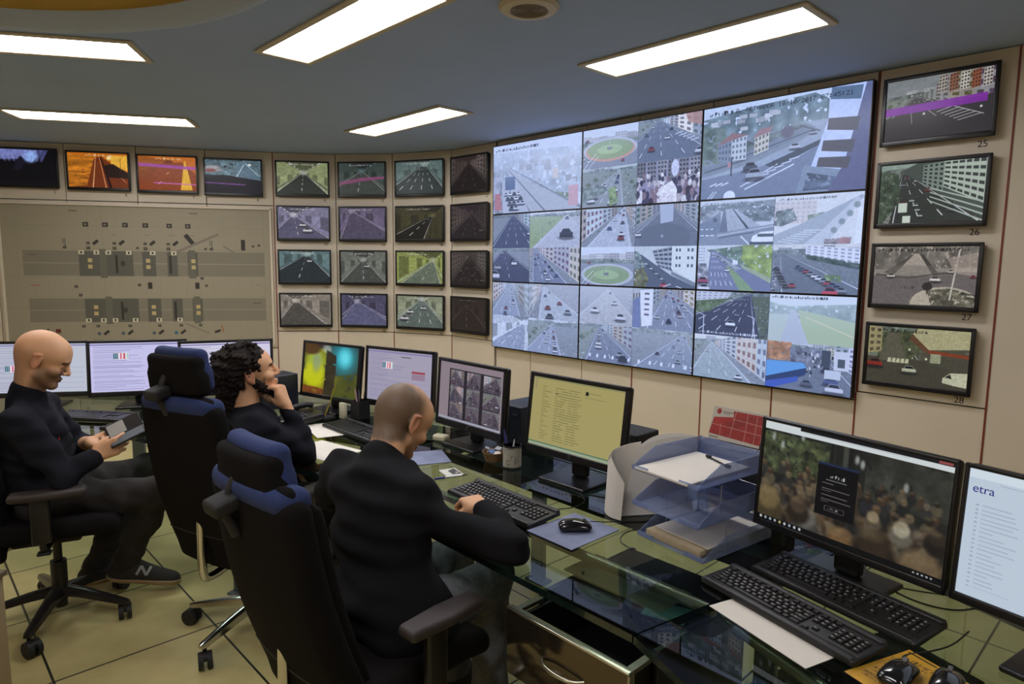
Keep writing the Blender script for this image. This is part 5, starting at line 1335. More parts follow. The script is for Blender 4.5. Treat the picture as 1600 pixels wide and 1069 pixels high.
t0, p0 = tray(0, 0, DT + .001, 'lowest blue letter tray, full of papers')
t1, p1 = tray(-.012, .02, DT + .108, 'middle blue letter tray, almost empty')
t2, p2 = tray(-.03, .0, DT + .216, 'top blue letter tray with a white sheet in a clip')
for tt in (t0, t1):
    for x, y in ((-.118, -.05), (.118, -.05), (-.118, .15), (.118, .15)):
        b = MB(); b.cyl((x, y, .006), (x, y, .108), .0016, n=8); b.build('rod', M_WIRE, tt, smooth=40)
def paper_in_tray(base, zoff, w, d, thick, label, sag=.0, dx=0, dy=0, m=None, rz=0):
    def fn(q): return (q.x, q.y, q.z - sag * max(0, (-q.y / d + .1)) ** 2 * 4 + .0)
    b = MB(); b.rbox((0, 0, 0), (w, d, thick), min(.0009, thick * .45), n=1, div=(6, 10, 1), fn=fn)
    o = b.build('paper_stack', m or M_WHITE, None, smooth=40)
    Rz = Matrix.Rotation(TRZ + rz, 4, 'Z'); o.matrix_world = Matrix.Translation(base) @ Rz @ Matrix.Translation((dx, dy, zoff + thick / 2 + .006)); return tag(o, label, 'papers')
paper_in_tray(p0, 0, .215, .315, .022, 'thick stack of browned papers in the lowest tray', 0, 0, .0, mat('old_paper', (176, 158, 126), .8, noise=.08, nscale=60))
paper_in_tray(p0, .0235, .212, .30, .006, 'white sheets on top of the stack in the lowest tray', 0, .012, .02)
paper_in_tray(p2, 0, .214, .312, .007, 'white sheets held by a clip in the top tray', 0, -.01, -.02)
tc = thing('paper_clip_bar', 'dark clip bar pinching the sheets in the top tray', 'clip', p2 + Matrix.Rotation(TRZ, 3, 'Z') @ Vector((.01, .085, .0145)), TRZ - .35)
b = MB(); b.tube([(-.05, 0, .003), (.05, 0, .003)], .003, 8); b.build('bar', M_MATTE, tc, smooth=40)
for sx in (-1, 1):
    b = MB(); b.rbox((sx * .055, 0, .005), (.02, .014, .009), .003, n=2); b.build('jaw', M_MATTE, tc, smooth=40)

# curled bundle of papers standing beside the trays
def curl(pts, z0, ztop, th=.0025):
    """vertical curved sheet: pts in (u,n), ztop per point"""
    P = [Vector(p) for p in pts]; zz = list(ztop)
    for _ in range(3):
        Q = [P[0]]; Z = [zz[0]]
        for a, b_, c, d_ in zip(P, P[1:], zz, zz[1:]): Q += [a * .75 + b_ * .25, a * .25 + b_ * .75]; Z += [c * .75 + d_ * .25, c * .25 + d_ * .75]
        P = Q + [P[-1]]; zz = Z + [zz[-1]]
    return P, zz
tb = thing('curled_papers', 'bundle of white sheets standing curled between yellowish monitor and trays', 'papers', dloc(3.02, 2.08))
org = dloc(3.02, 2.08)
for k in range(6):
    e = k * .0035
    if k < 3:      # pages leaning back on each other
        P, Z = curl([(3.135 + e, 1.95), (3.09 + e, 2.0 + e), (3.04 + e, 2.07 + e), (3.01, 2.13 + e)], DT, [1.0 - e, 1.012 - e, 1.005 - e * 2, .965 - e])
        lean = .11
    else:          # pages bulging out towards the left
        e = (k - 3) * .007
        P, Z = curl([(3.035, 2.17), (2.985 - e * .4, 2.175), (2.93 - e, 2.12), (2.955 - e * .4, 2.05), (3.0, 2.03)], DT, [.87, .935 - e, .955 - e, .97 - e, .985])
        lean = .02
    b = MB(); n = len(P); vs = []
    for dk in (0, .0016):
        for p, z in zip(P, Z):
            q = un(p.x + dk, p.y + dk, 0) - org; q2 = un(p.x + dk - lean * .2, p.y + dk - lean, 0) - org
            vs.append((q.x, q.y, .003)); vs.append((q2.x, q2.y, z - DT))
    fs = []
    for i in range(n - 1): fs += [(2 * i, 2 * i + 2, 2 * i + 3, 2 * i + 1), (2 * n + 2 * i, 2 * n + 2 * i + 1, 2 * n + 2 * i + 3, 2 * n + 2 * i + 2), (2 * i + 1, 2 * i + 3, 2 * n + 2 * i + 3, 2 * n + 2 * i + 1)]
    b.add(vs, fs); b.build('sheet', M_WHITE, tb, smooth=60)

# ------------------------------------------------------------------ pen holder, basket, boxes
def cup_picture():
    c = Cv(240, 100, (.66, .64, .58)); r = random.Random(6)
    for i in range(26):
        x, y = r.random(), r.uniform(.08, .85); c.rect(x, y, x + r.uniform(.02, .09), y + .018, (.24, .23, .22)); c.rect(x, y, x + .008, y + r.uniform(.06, .22), (.24, .23, .22))
    c.rect(0, .93, 1, 1, (.08, .08, .08)); c.rect(0, 0, 1, .05, (.1, .1, .1)); return c
p = dloc(2.345, 2.03); t = thing('pen_holder', 'round patterned pen holder beside the yellowish monitor', 'pen holder', p)
me = bpy.data.meshes.new('cup'); n = 28; r_, hh = .04, .1
vs = [(r_ * math.cos(2 * PI * i / n), r_ * math.sin(2 * PI * i / n), z) for z in (0.001, hh) for i in range(n + 1)]
me.from_pydata(vs, [], [(i, i + 1, n + 2 + i, n + 1 + i) for i in range(n)]); uv = me.uv_layers.new(name='UVMap')
for f_ in me.polygons:
    for li, (a, bq) in zip(f_.loop_indices, ((0, 0), (1, 0), (1, 1), (0, 1))): uv.data[li].uv = ((f_.index + a) / n, bq)
me.materials.append(picture_mat('cup_print', cup_picture().out(), 0, .5)); me.polygons.foreach_set('use_smooth', [True] * n); link(bpy.data.objects.new('cup', me), t)
b = MB(); b.lathe([(.038, .1), (.0375, .004), (0, .004)], 28); b.build('cup_inside', M_MATTE, t, smooth=40)
b = MB(); b.lathe([(.041, .094), (.042, .1), (.038, .1)], 28); b.build('rim', M_BLACK, t, smooth=40)
def pen_in(u, n, z, lean, label, m, L=.14, r=.004):
    b = MB(); b.cyl((0, 0, 0), (lean[0], lean[1], L * .8), r, n=8); b.cyl((lean[0], lean[1], L * .8), (lean[0] * 1.2, lean[1] * 1.2, L), r * .9, r * .5, n=8); o = b.build('pen', m, None, smooth=40); o.location = dloc(u, n, z); return tag(o, label, 'pen', 'pens in the holders')
pen_in(2.335, 2.03, DT + .012, (-.025, .01), 'blue pen in the round patterned pen holder', mat('pen_navy', (40, 45, 110), .4), .15, .006)
pen_in(2.35, 2.04, DT + .012, (.01, -.02), 'white pen in the round patterned pen holder', mat('pen_white', (205, 205, 205), .4), .12)
pen_in(2.355, 2.02, DT + .012, (.015, .01), 'black pen in the round patterned pen holder', M_BLACK, .125)
t = thing('basket', 'small brown wicker basket of odds and ends beside the pen holder', 'basket', dloc(2.225, 2.03))
b = MB(); b.lathe([(.0, .002), (.036, .002), (.052, .045), (.049, .045), (.034, .006), (0, .006)], 24); b.build('bowl', mat('wicker', (122, 92, 56), .8, noise=.3, nscale=120, bump=.6, bscale=300), t, smooth=40)
for k in range(7):
    b = MB(); a = k * 1.1; R = Matrix.Rotation(a, 3, 'Z') @ Matrix.Rotation(.5, 3, 'X'); b.rbox((0, 0, 0), (.035, .022, .012), .004, R=R, n=2)
    o = b.build('small_packet', [M_WHITE, mat('packet_blue', (96, 116, 160), .5), mat('packet_grey', (150, 150, 155), .4)][k % 3], None, smooth=40); o.location = dloc(2.225 + .022 * math.cos(a), 2.03 + .022 * math.sin(a), DT + .038 + .009 * (k % 3)); tag(o, 'small crumpled packet lying in the wicker basket', 'packet', 'packets in the basket')
b = MB(); b.rbox((0, 0, .016), (.075, .05, .032), .012, n=4); o = b.build('tape_box', mat('cream_plastic', (196, 190, 160), .5), None, smooth=60); o.location = dloc(1.80, 2.0); o.rotation_euler = (0, 0, RZ_W + .3); tag(o, 'small cream box right beside the shaven man\'s face', 'box')
def dark_box(c, d, rz, label, name, cat='device', z=DT, m=None):
    t = thing(name, label, cat, (c[0], c[1], z), rz)
    b = MB(); b.rbox((0, 0, d[2] / 2 + .002), d, .008, n=2); b.build('casing', m or M_MATTE, t, smooth=40)
    b = MB()
    for k in range(6): b.box((-d[0] * .3 + k * d[0] * .06, -d[1] / 2 - .0005, d[2] * .5), (d[0] * .02, .003, d[2] * .5))
    b.build('front_grille', M_BLACK, t)
    b = MB(); b.rbox((d[0] * .28, -d[1] / 2 - .001, d[2] * .78), (d[0] * .18, .004, .012), .002, n=1); b.build('button_strip', M_HPD, t)
    return t
M_BLUEBLK = mat('blue_black_plastic', (30, 34, 46), .5)
dark_box((.075, 3.24), (.17, .24, .19), math.radians(-47), 'dark blue black computer box between camera-picture monitor and yellowish monitor', 'small_computer', 'computer', m=M_BLUEBLK)
dark_box((.535, 2.80), (.15, .16, .165), math.radians(-47), 'black box behind the curled papers, right of the yellowish monitor', 'device_box', 'box')
pb = un(3.2, 1.60); dark_box((pb.x, pb.y), (.30, .24, .205), RZ_W - .02, 'flat topped black printer under the red and white calendar', 'printer', 'printer', m=mat('printer_black', (38, 36, 36), .45))
dark_box((-1.42, 3.92), (.16, .2, .2), math.radians(-40), 'dark box behind the curly haired man\'s chin', 'small_computer', 'computer', m=M_BLUEBLK)
# tent calendar on the printer
def cal_picture():
    c = Cv(240, 140, (.74, .7, .64)); c.poly([(.04, .34), (.42, .26), (.4, .06), (.98, .06), (1, .92), (.0, .85)], (.62, .16, .13)); c.clump(4, [(.04, .34), (.98, .1), (1, .92), (0, .85)], (.62, .16, .13), .7, 8, 6, .7)
    for p, q in (((.45, .06), (.42, .9)), ((.68, .06), (.7, .92)), ((.4, .3), (1, .36)), ((0, .55), (1, .62)), ((.86, .1), (.88, .9)), ((.2, .5), (.22, .86))): c.line(p, q, .014, (.76, .62, .55))
    c.ell(.12, .14, .045, .085, (.62, .14, .12)); c.rect(.2, .12, .4, .15, (.45, .4, .36)); c.rect(.2, .18, .34, .2, (.5, .45, .4)); c.rect(.03, .92, .2, .95, (.4, .36, .33)); return c
pc = un(3.165, 1.61); t = thing('desk_calendar', 'red and white tent calendar standing on the printer', 'calendar', (pc.x, pc.y, DT + .208), RZ_W - .05)
w_, h_ = .215, .122
uv_quad('front_leaf', picture_mat('calendar_print', cal_picture().out(), 0, .5), [(-w_ / 2, -.005, h_), (w_ / 2, -.005, h_), (w_ / 2, -.045, 0.001), (-w_ / 2, -.045, 0.001)], t, .002)
b = MB(); b.add([(-w_ / 2, -.001, h_), (w_ / 2, -.001, h_), (w_ / 2, .04, .001), (-w_ / 2, .04, .001), (-w_ / 2, .001, h_), (w_ / 2, .001, h_), (w_ / 2, .043, .001), (-w_ / 2, .043, .001)], [(0, 1, 2, 3), (7, 6, 5, 4), (0, 4, 5, 1), (3, 2, 6, 7)]); b.build('back_leaf', M_WHITE, t)

# ------------------------------------------------------------------ phone, pen cup and small things on the middle desk
t = thing('desk_phone', 'black desk phone with handset beside white sheets', 'phone', (-1.14, 3.52, DT + .012), math.radians(-50))
b = MB(); b.rbox((0, 0, .02), (.17, .19, .035), .01, n=2, R=Matrix.Rotation(.12, 3, 'X')); b.build('base', M_BLACK, t, smooth=40)
b = MB(); b.tube([(-.06, -.085, .05), (-.062, -.06, .062), (-.062, .05, .075), (-.06, .085, .065)], .016, 10, 2); b.build('handset', M_BLACK, t, smooth=50)
b = MB()
for i in range(3):
    for j in range(4): b.rbox((.0 + .028 * i, .0 - .02 * j, .04 - .0025 * j), (.02, .013, .008), .002, n=1)
b.build('keypad', M_HPD, t)
b = MB(); b.tube([(-.06, -.085, .045), (-.09, -.1, .02), (-.07, -.13, .006), (-.02, -.14, .006), (0, -.1, .012)], .004, 8, 2); b.build('cord', mat('phone_cord', (150, 150, 145), .5), t, smooth=50)
t = thing('pen_cup', 'square black pen cup with pens between two middle monitors', 'pen holder', (-.855, 3.66, DT), math.radians(-40))
b = MB()
for sx in (-1, 1): b.box((sx * .036, 0, .05), (.004, .076, .1)); b.box((0, sx * .036, .05), (.07, .004, .1))
b.box((0, 0, .003), (.074, .074, .006)); b.build('cup_walls', M_MATTE, t)
for k, (dx, dy, m_) in enumerate(((.02, .01, M_BLACK), (-.02, .0, mat('pen_pink', (200, 160, 160), .4)), (.0, -.02, M_HP))):
    b = MB(); b.cyl((0, 0, 0), (dx, dy, .14), .0045, n=8); b.cyl((dx, dy, .14), (dx * 1.1, dy * 1.1, .16), .004, .002, n=8); o = b.build('pen', m_, None, smooth=40); o.location = (-.855 + dx * .3, 3.66 + dy * .3, DT + .008); tag(o, ['black pen in the square black pen cup', 'pale pink pen in the square black pen cup', 'grey pen in the square black pen cup'][k], 'pen', 'pens in the holders')
b = MB(); b.rbox((0, 0, .045), (.05, .02, .09), .003, n=1); b.rbox((.0, -.006, .04), (.04, .014, .075), .003, n=1); o = b.build('card_holder', mat('cream_plastic', (196, 190, 160), .5), None, smooth=40); o.location = (-.945, 3.63, DT); o.rotation_euler = (0, 0, -.7); tag(o, 'small cream card holder left of the square black pen cup', 'card holder')
t = thing('desk_microphone', 'small black base with thin slanted yellow stalk before the glowing monitor', 'microphone', (-1.04, 3.60, DT), math.radians(-40))
b = MB(); b.rbox((0, 0, .014), (.1, .08, .026), .01, n=2); b.rbox((-.02, .02, .04), (.05, .02, .07), .006, n=2, R=Matrix.Rotation(-.3, 3, 'X')); b.build('base', M_MATTE, t, smooth=40)
b = MB(); b.tube([(.0, .0, .02), (.03, .01, .09), (.075, .02, .19), (.09, .02, .25)], [.0045, .002], 8, 2); b.build('stalk', mat('yellow_stalk', (180, 160, 50), .4), t, smooth=50)
b = MB(); b.rbox((-.045, -.03, .016), (.045, .03, .03), .005, n=2); b.build('socket_block', mat('cream_plastic', (196, 190, 160), .5), t, smooth=40)

# ------------------------------------------------------------------ drawer pedestal under the glass
M_RUB2 = mat('rubber', (24, 23, 22), .6)
M_DRAW = mat('gloss_dark_metal', (92, 82, 68), .12, metal=.85)
M_TRIMM = mat('steel_trim', (176, 170, 150), .22, metal=.9)
pc = un(3.28, 2.38); t = thing('drawer_pedestal', 'black drawer pedestal under the glass with its top drawer pulled open', 'cabinet', (pc.x, pc.y, 0), RZ_W)
b = MB(); w_, d_, h_ = .42, .46, .655
for sx in (-1, 1): b.rbox((sx * (w_ / 2 - .009), 0, .05 + (h_ - .05) / 2), (.018, d_, h_ - .05), .003, n=1)
b.rbox((0, 0, .06), (w_ - .03, d_, .02), .003, n=1); b.rbox((0, d_ / 2 - .009, .35), (w_ - .03, .018, .58), .003, n=1)
b.rbox((0, .06, h_ - .01), (w_ - .02, d_ - .14, .018), .003, n=1)
b.build('body', M_BLACK, t, smooth=40)
for k, (z0, z1, pull) in enumerate(((.455, .648, .105), (.265, .445, 0), (.075, .255, 0))):
    y = -d_ / 2 - .012 - pull
    f = MB(); f.rbox((0, y, (z0 + z1) / 2), (w_ + (.002 if pull else 0), .02, z1 - z0), .003, n=1); fo = f.build('drawer_front', M_DRAW, t, smooth=40)
    if pull:
        f = MB(); f.rbox((0, y, z1 + .003), (w_ + .006, .024, .008), .003, n=2); f.rbox((w_ / 2 + .001, y, (z0 + z1) / 2), (.006, .022, z1 - z0), .002, n=1); f.build('edge_strip', M_TRIMM, fo, smooth=40)
        f = MB()
        for sx in (-1, 1): f.box((sx * (w_ / 2 - .03), y + .01 + .2, z0 + .1), (.012, .4, .15))
        f.box((0, y + .2, z0 + .03), (w_ - .06, .4, .008)); f.box((0, y + .4, z0 + .1), (w_ - .06, .01, .15)); f.build('drawer_box', M_BLACK, t)
        for sx in (-1, 1):
            f = MB(); f.box((sx * (w_ / 2 - .016), y + .06, z1 - .008), (.02, .11, .012)); f.build('runner', M_TRIMM, t)
    f = MB(); zc_ = (z0 + z1) / 2 + .012; f.tube([(-.075, y - .008, zc_), (-.05, y - .03, zc_ - .004), (0, y - .036, zc_ - .006), (.05, y - .03, zc_ - .004), (.075, y - .008, zc_)], .0055, 10, 2); f.build('handle', M_TRIMM, fo, smooth=50)
b = MB(); b.rbox((0, 0, .004), (.36, .16, .006), .002, n=1); o = b.build('grey_folder', mat('grey_card', (112, 112, 98), .7), None); o.location = un(3.215, 2.38, .6565); o.rotation_euler = (0, 0, RZ_W); tag(o, 'grey folder seen through the glass on top of the drawer pedestal', 'folder')
b = MB(); b.rbox((0, 0, .004), (.12, .09, .005), .002, n=1); o = b.build('teal_notepad', mat('teal_card', (84, 124, 124), .7, noise=.25, nscale=40), None); o.location = un(3.40, 2.44, .6565); o.rotation_euler = (0, 0, RZ_W + .3); tag(o, 'small teal notepad seen through the glass at the desk joint', 'notepad')
# dark cabinet under the right desk section
pr_ = un(3.86, 2.25); t = thing('under_desk_cabinet', 'dark cabinet below the right desk section, seen through the glass', 'cabinet', (pr_.x, pr_.y, 0), RZ_W - math.radians(20))
b = MB(); b.rbox((0, .05, .31), (.26, .4, .6), .006, n=1); b.build('body', mat('cabinet_grey', (52, 50, 46), .5), t, smooth=40)
b = MB(); b.rbox((0, -.16, .31), (.25, .018, .57), .003, n=1); dr = b.build('door', mat('cabinet_front', (70, 66, 58), .4), t, smooth=40)
b = MB(); b.tube([(.09, -.17, .26), (.09, -.195, .28), (.09, -.195, .36), (.09, -.17, .38)], .004, 8, 1); b.build('handle', M_TRIMM, dr, smooth=50)
pr_ = un(4.33, 1.95); t = thing('dark_floor_box', 'dark box added on the floor below the right monitors, seen through the glass', 'computer', (pr_.x, pr_.y, 0), RZ_W - math.radians(20))  # dark box added to darken the floor seen through the right glass
b = MB(); b.rbox((0, 0, .235), (.42, .46, .43), .01, n=2); b.build('casing', mat('floor_box_grey', (60, 60, 56), .5), t, smooth=40)
b = MB(); b.rbox((0, -.235, .235), (.40, .02, .41), .008, n=2); b.build('front_panel', M_BLACK, t, smooth=40)
b = MB(); [b.rbox((x, y, .012), (.05, .05, .02), .006, n=1) for x in (-.15, .15) for y in (-.17, .17)][:0]; b.box((0, 0, .012), (.3, .34, .016)); b.build('foot_plate', M_RUB2, t)
# ------------------------------------------------------------------ office chairs (local: seat faces +x)
M_CLOTH_BK = mat('chair_black_cloth', (17, 14, 13), .95, noise=.15, nscale=120, bump=.25, bscale=500, spec=.15)
M_CLOTH_BL = mat('chair_blue_cloth', (33, 47, 90), .9, noise=.12, nscale=150, bump=.25, bscale=500)
M_ARM = mat('armrest_pad', (46, 37, 34), .6)
M_STAR = mat('dark_star', (44, 40, 38), .25, metal=.3)
M_RUB = mat('rubber', (24, 23, 22), .6)
def sm1(t): t = max(0, min(1, t)); return t * t * (3 - 2 * t)
def back_curve(q, zc=0.0):
    """recline and hollow of the backrest; q relative to the chair origin"""
    s = (q.z - .45) / .62
    x = q.x - .19 - .15 * s - .025 * math.sin(PI * min(1, max(0, s)))
    x += .5 * q.y * q.y                                  # wraps forward at the sides
    return x
def office_chair(label, loc, face, spin, star, arms=True, headz=0.0, up=0.0):
    t = thing('office_chair', label, 'chair', (loc[0], loc[1], 0), math.radians(face), 'high-backed office chairs')
    def fn_shell(q):
        z = q.z * (1 + up * 1.4) + .715 + up * .5; s = (z - .37) / .69
        y = q.y * (1.03 - .22 * max(0, s - .25) - .1 * max(0, .15 - s))
        p = Vector((q.x, y, z)); return (back_curve(p) - .02, y, z)
    b = MB(); b.rbox((0, 0, 0), (.08, .465, .69), .036, n=3, div=(1, 8, 12), fn=fn_shell)
    sh = b.build('back_shell', M_CLOTH_BK, t, smooth=60)
    def fn_c(q):
        z = q.z + .785 + up; s = (z - .48) / .61
        y = q.y * (1.0 - .12 * max(0, s - .3))
        p = Vector((q.x, y, z)); return (back_curve(p) + .034 - .055 * sm1((s - .86) / .1), y, z)
    b = MB(); b.rbox((0, 0, 0), (.06, .39, .61), .028, n=4, div=(1, 8, 12), fn=fn_c)
    b.build('back_cushion', M_CLOTH_BK, t, smooth=60)
    def fn_t(q):
        z = q.z + 1.052 + up; y = q.y * .9
        return (back_curve(Vector((0, y, z))) - .012 + q.x, y, z - .1 * y * y)
    b = MB(); b.rbox((0, 0, 0), (.10, .405, .075), .034, n=4, div=(1, 8, 1), fn=fn_t); b.build('top_pad', M_CLOTH_BL, t, smooth=60)
    # seam across the shell
    b = MB(); pts = []
    for i in range(13):
        y = -.215 + .43 * i / 12; z = .535 - .1 * (y * y); s = (z - .37) / .69
        pts.append((back_curve(Vector((-.0375, y, z))) - .0215, y, z))
    b.tube(pts, .003, 6); b.build('piping', M_BLACK, sh, smooth=60)
    b = MB(); b.rbox((.02, 0, .485), (.5, .5, .085), .038, n=4, div=(6, 6, 1), fn=lambda q: (q.x, q.y, q.z - .02 * max(0, (q.x - .12) / .13) ** 2 - .008 * (1 - (q.y / .25) ** 2) * (q.z > 0)))
    b.build('seat', M_CLOTH_BL if False else M_CLOTH_BK, t, smooth=60)
    b = MB(); b.rbox((-.02, 0, .405), (.26, .2, .05), .015, n=2); b.cyl((.0, -.13, .405), (.0, -.25, .41), .008, n=8); b.rbox((0, -.26, .41), (.05, .04, .012), .005, n=2); b.build('tilt_mechanism', M_MATTE, t, smooth=45)
    b = MB(); b.tube([(-.06, 0, .395), (-.17, 0, .36), (-.268, 0, .345), (-.29, 0, .38), (-.285, 0, .62)], .017, 12, 3); b.build('spine_tube', M_CHROME, t, smooth=60)
    b = MB(); b.cyl((0, 0, .09), (0, 0, .27), .032, n=20); b.cyl((0, 0, .27), (0, 0, .4), .018, n=16); b.cyl((0, 0, .055), (0, 0, .09), .026, n=16); b.build('gas_column', M_BLACK, t, smooth=40)
    for k in range(5):
        a = math.radians(spin - face) + 2 * PI * k / 5; ca, sa = math.cos(a), math.sin(a)
        R = Matrix.Rotation(a, 3, 'Z')
        b = MB()
        prf = [(.025, .135, .03, .038), (.12, .125, .026, .032), (.22, .108, .022, .026), (.31, .092, .017, .02), (.325, .09, .012, .014)]
        vs = []
        for (r_, z, wv, hv) in prf:
            for (yy, zz) in ((-1, -.5), (-.8, .35), (-.35, .5), (.35, .5), (.8, .35), (1, -.5)): vs.append(R @ Vector((r_, yy * wv, z + zz * hv)))
        fs = []
        for i in range(len(prf) - 1):
            for j in range(6): fs.append((i * 6 + j, i * 6 + (j + 1) % 6, (i + 1) * 6 + (j + 1) % 6, (i + 1) * 6 + j))
        fs += [tuple(range(6))[::-1], tuple(range(24, 30))]
        b.add(vs, fs); lg = b.build('leg', star, t, smooth=50, weld=True)
        c = MB(); ang = a + .9 + k * 1.3; d = Vector((math.cos(ang), math.sin(ang), 0)); e = Vector((-d.y, d.x, 0)); P = Vector((.305 * ca, .305 * sa, 0))
        c.cyl(P + Vector((0, 0, .05)), P + Vector((0, 0, .095)), .008, n=8)
        W = P + d * .02 + Vector((0, 0, .035))
        for sg in (-1, 1): c.cyl(W + e * sg * .007, W + e * sg * .026, .034, n=20)
        c.rbox(W + Vector((0, 0, .016)), (.05, .05, .03), .012, n=2, R=Matrix.Rotation(ang, 3, 'Z'))
        c.build('caster', M_RUB, lg, smooth=45)
    if arms:
        for sg in (-1, 1):
            b = MB(); b.rbox((.03, sg * .285, .665), (.27, .09, .034), .015, n=3, div=(4, 2, 1), fn=lambda q: (q.x, q.y * (1 - .25 * abs(q.x) / .13), q.z)); ar = b.build('armrest', M_ARM, t, smooth=50)
            b = MB(); b.rbox((0, sg * .285, .56), (.07, .03, .2), .01, n=2); b.tube([(0, sg * .285, .47), (0, sg * .27, .42), (0, sg * .2, .405), (0, sg * .08, .405)], .013, 10, 2); b.build('armrest_post', M_BLACK, ar, smooth=50)
    hz = 1.145 + headz; hx = -.345
    def fn_h(q): return (q.x + hx + .6 * q.y * q.y - .12 * q.z, q.y * (1 - .1 * (q.z > 0)), q.z + hz)
    b = MB(); b.rbox((.006, 0, .008), (.06, .272, .162), .026, n=4, div=(1, 6, 4), fn=fn_h); hd = b.build('headrest', M_CLOTH_BL, t, smooth=60)
    def fn_h2(q): return (q.x + hx - .028 + .6 * q.y * q.y - .12 * q.z, q.y * (1 - .1 * (q.z > 0)), q.z + hz - .006)
    b = MB(); b.rbox((.008, 0, -.006), (.062, .288, .152), .024, n=3, div=(1, 6, 4), fn=fn_h2); b.build('headrest_shell', M_CLOTH_BK, hd, smooth=60)
    b = MB(); b.rbox((hx - .075, .03, hz - .075), (.07, .075, .04), .012, n=3, R=Matrix.Rotation(-.25, 3, 'Y')); b.tube([(hx - .06, .03, hz - .08), (hx - .05, .03, hz - .03), (hx - .03, .02, hz)], .013, 8, 2); b.tube([(hx - .075, .03, hz - .08), (hx - .045, .02, hz - .16)], .014, 8); b.build('headrest_bracket', M_MATTE, hd, smooth=50)
    return t
office_chair('nearest office chair, black with a blue edged headrest, behind the shaven man', (-.41, 1.862), 48, 100, M_CHROME, headz=-.05)
office_chair('black office chair with a chrome star base behind the curly haired man', (-1.10, 2.755), 65, 247, M_CHROME, headz=.06, up=.025)
office_chair('black office chair at the left edge under the bald man with the phone', (-2.035, 2.83), 26, 283, M_STAR)
# ------------------------------------------------------------------ people: blended distance fields turned into one surface each
def surface_nets(Fd, org, h):
    S_ = Fd < 0
    c = [Fd[i:Fd.shape[0] - 1 + i, j:Fd.shape[1] - 1 + j, k:Fd.shape[2] - 1 + k] < 0 for i in (0, 1) for j in (0, 1) for k in (0, 1)]
    anyi = np.zeros_like(c[0]); alli = np.ones_like(c[0])
    for q in c: anyi |= q; alli &= q
    m = anyi & ~alli; cells = np.argwhere(m); del c, anyi, alli
    idx = np.full(m.shape, -1, np.int32); idx[m] = np.arange(len(cells))
    off = np.array([(i, j, k) for i in (0, 1) for j in (0, 1) for k in (0, 1)])
    val = np.stack([Fd[tuple((cells + o).T)] for o in off], 1)
    acc = np.zeros((len(cells), 3)); cnt = np.zeros(len(cells))
    for a in range(8):
        for b in range(a + 1, 8):
            if np.abs(off[a] - off[b]).sum() != 1: continue
            va, vb = val[:, a], val[:, b]; x = (va < 0) != (vb < 0)
            t = np.where(x, va / np.where(x, va - vb, 1), 0)
            p = off[a] + t[:, None] * (off[b] - off[a]); acc[x] += p[x]; cnt[x] += 1
    V = (cells + acc / cnt[:, None]) * h + org
    Q = []
    for ax in range(3):
        n = [Fd.shape[0], Fd.shape[1], Fd.shape[2]]
        sl0 = [slice(1, n[i] - 1) for i in range(3)]; sl0[ax] = slice(0, n[ax] - 1)
        sl1 = list(sl0); sl1[ax] = slice(1, n[ax])
        A, B = S_[tuple(sl0)], S_[tuple(sl1)]; e = np.argwhere(A != B)
        if not len(e): continue
        base = e + np.array([0 if i == ax else 1 for i in range(3)])
        ins = A[tuple(e.T)]
        u, v = (ax + 1) % 3, (ax + 2) % 3
        def cell(du, dv):
            q = base.copy(); q[:, u] -= du; q[:, v] -= dv; return idx[tuple(q.T)]
        f = np.stack([cell(1, 1), cell(0, 1), cell(0, 0), cell(1, 0)], 1)
        f[~ins] = f[~ins][:, ::-1]; Q.append(f)
    Q = np.concatenate(Q); Q = Q[(Q >= 0).all(1)]
    return V, Q

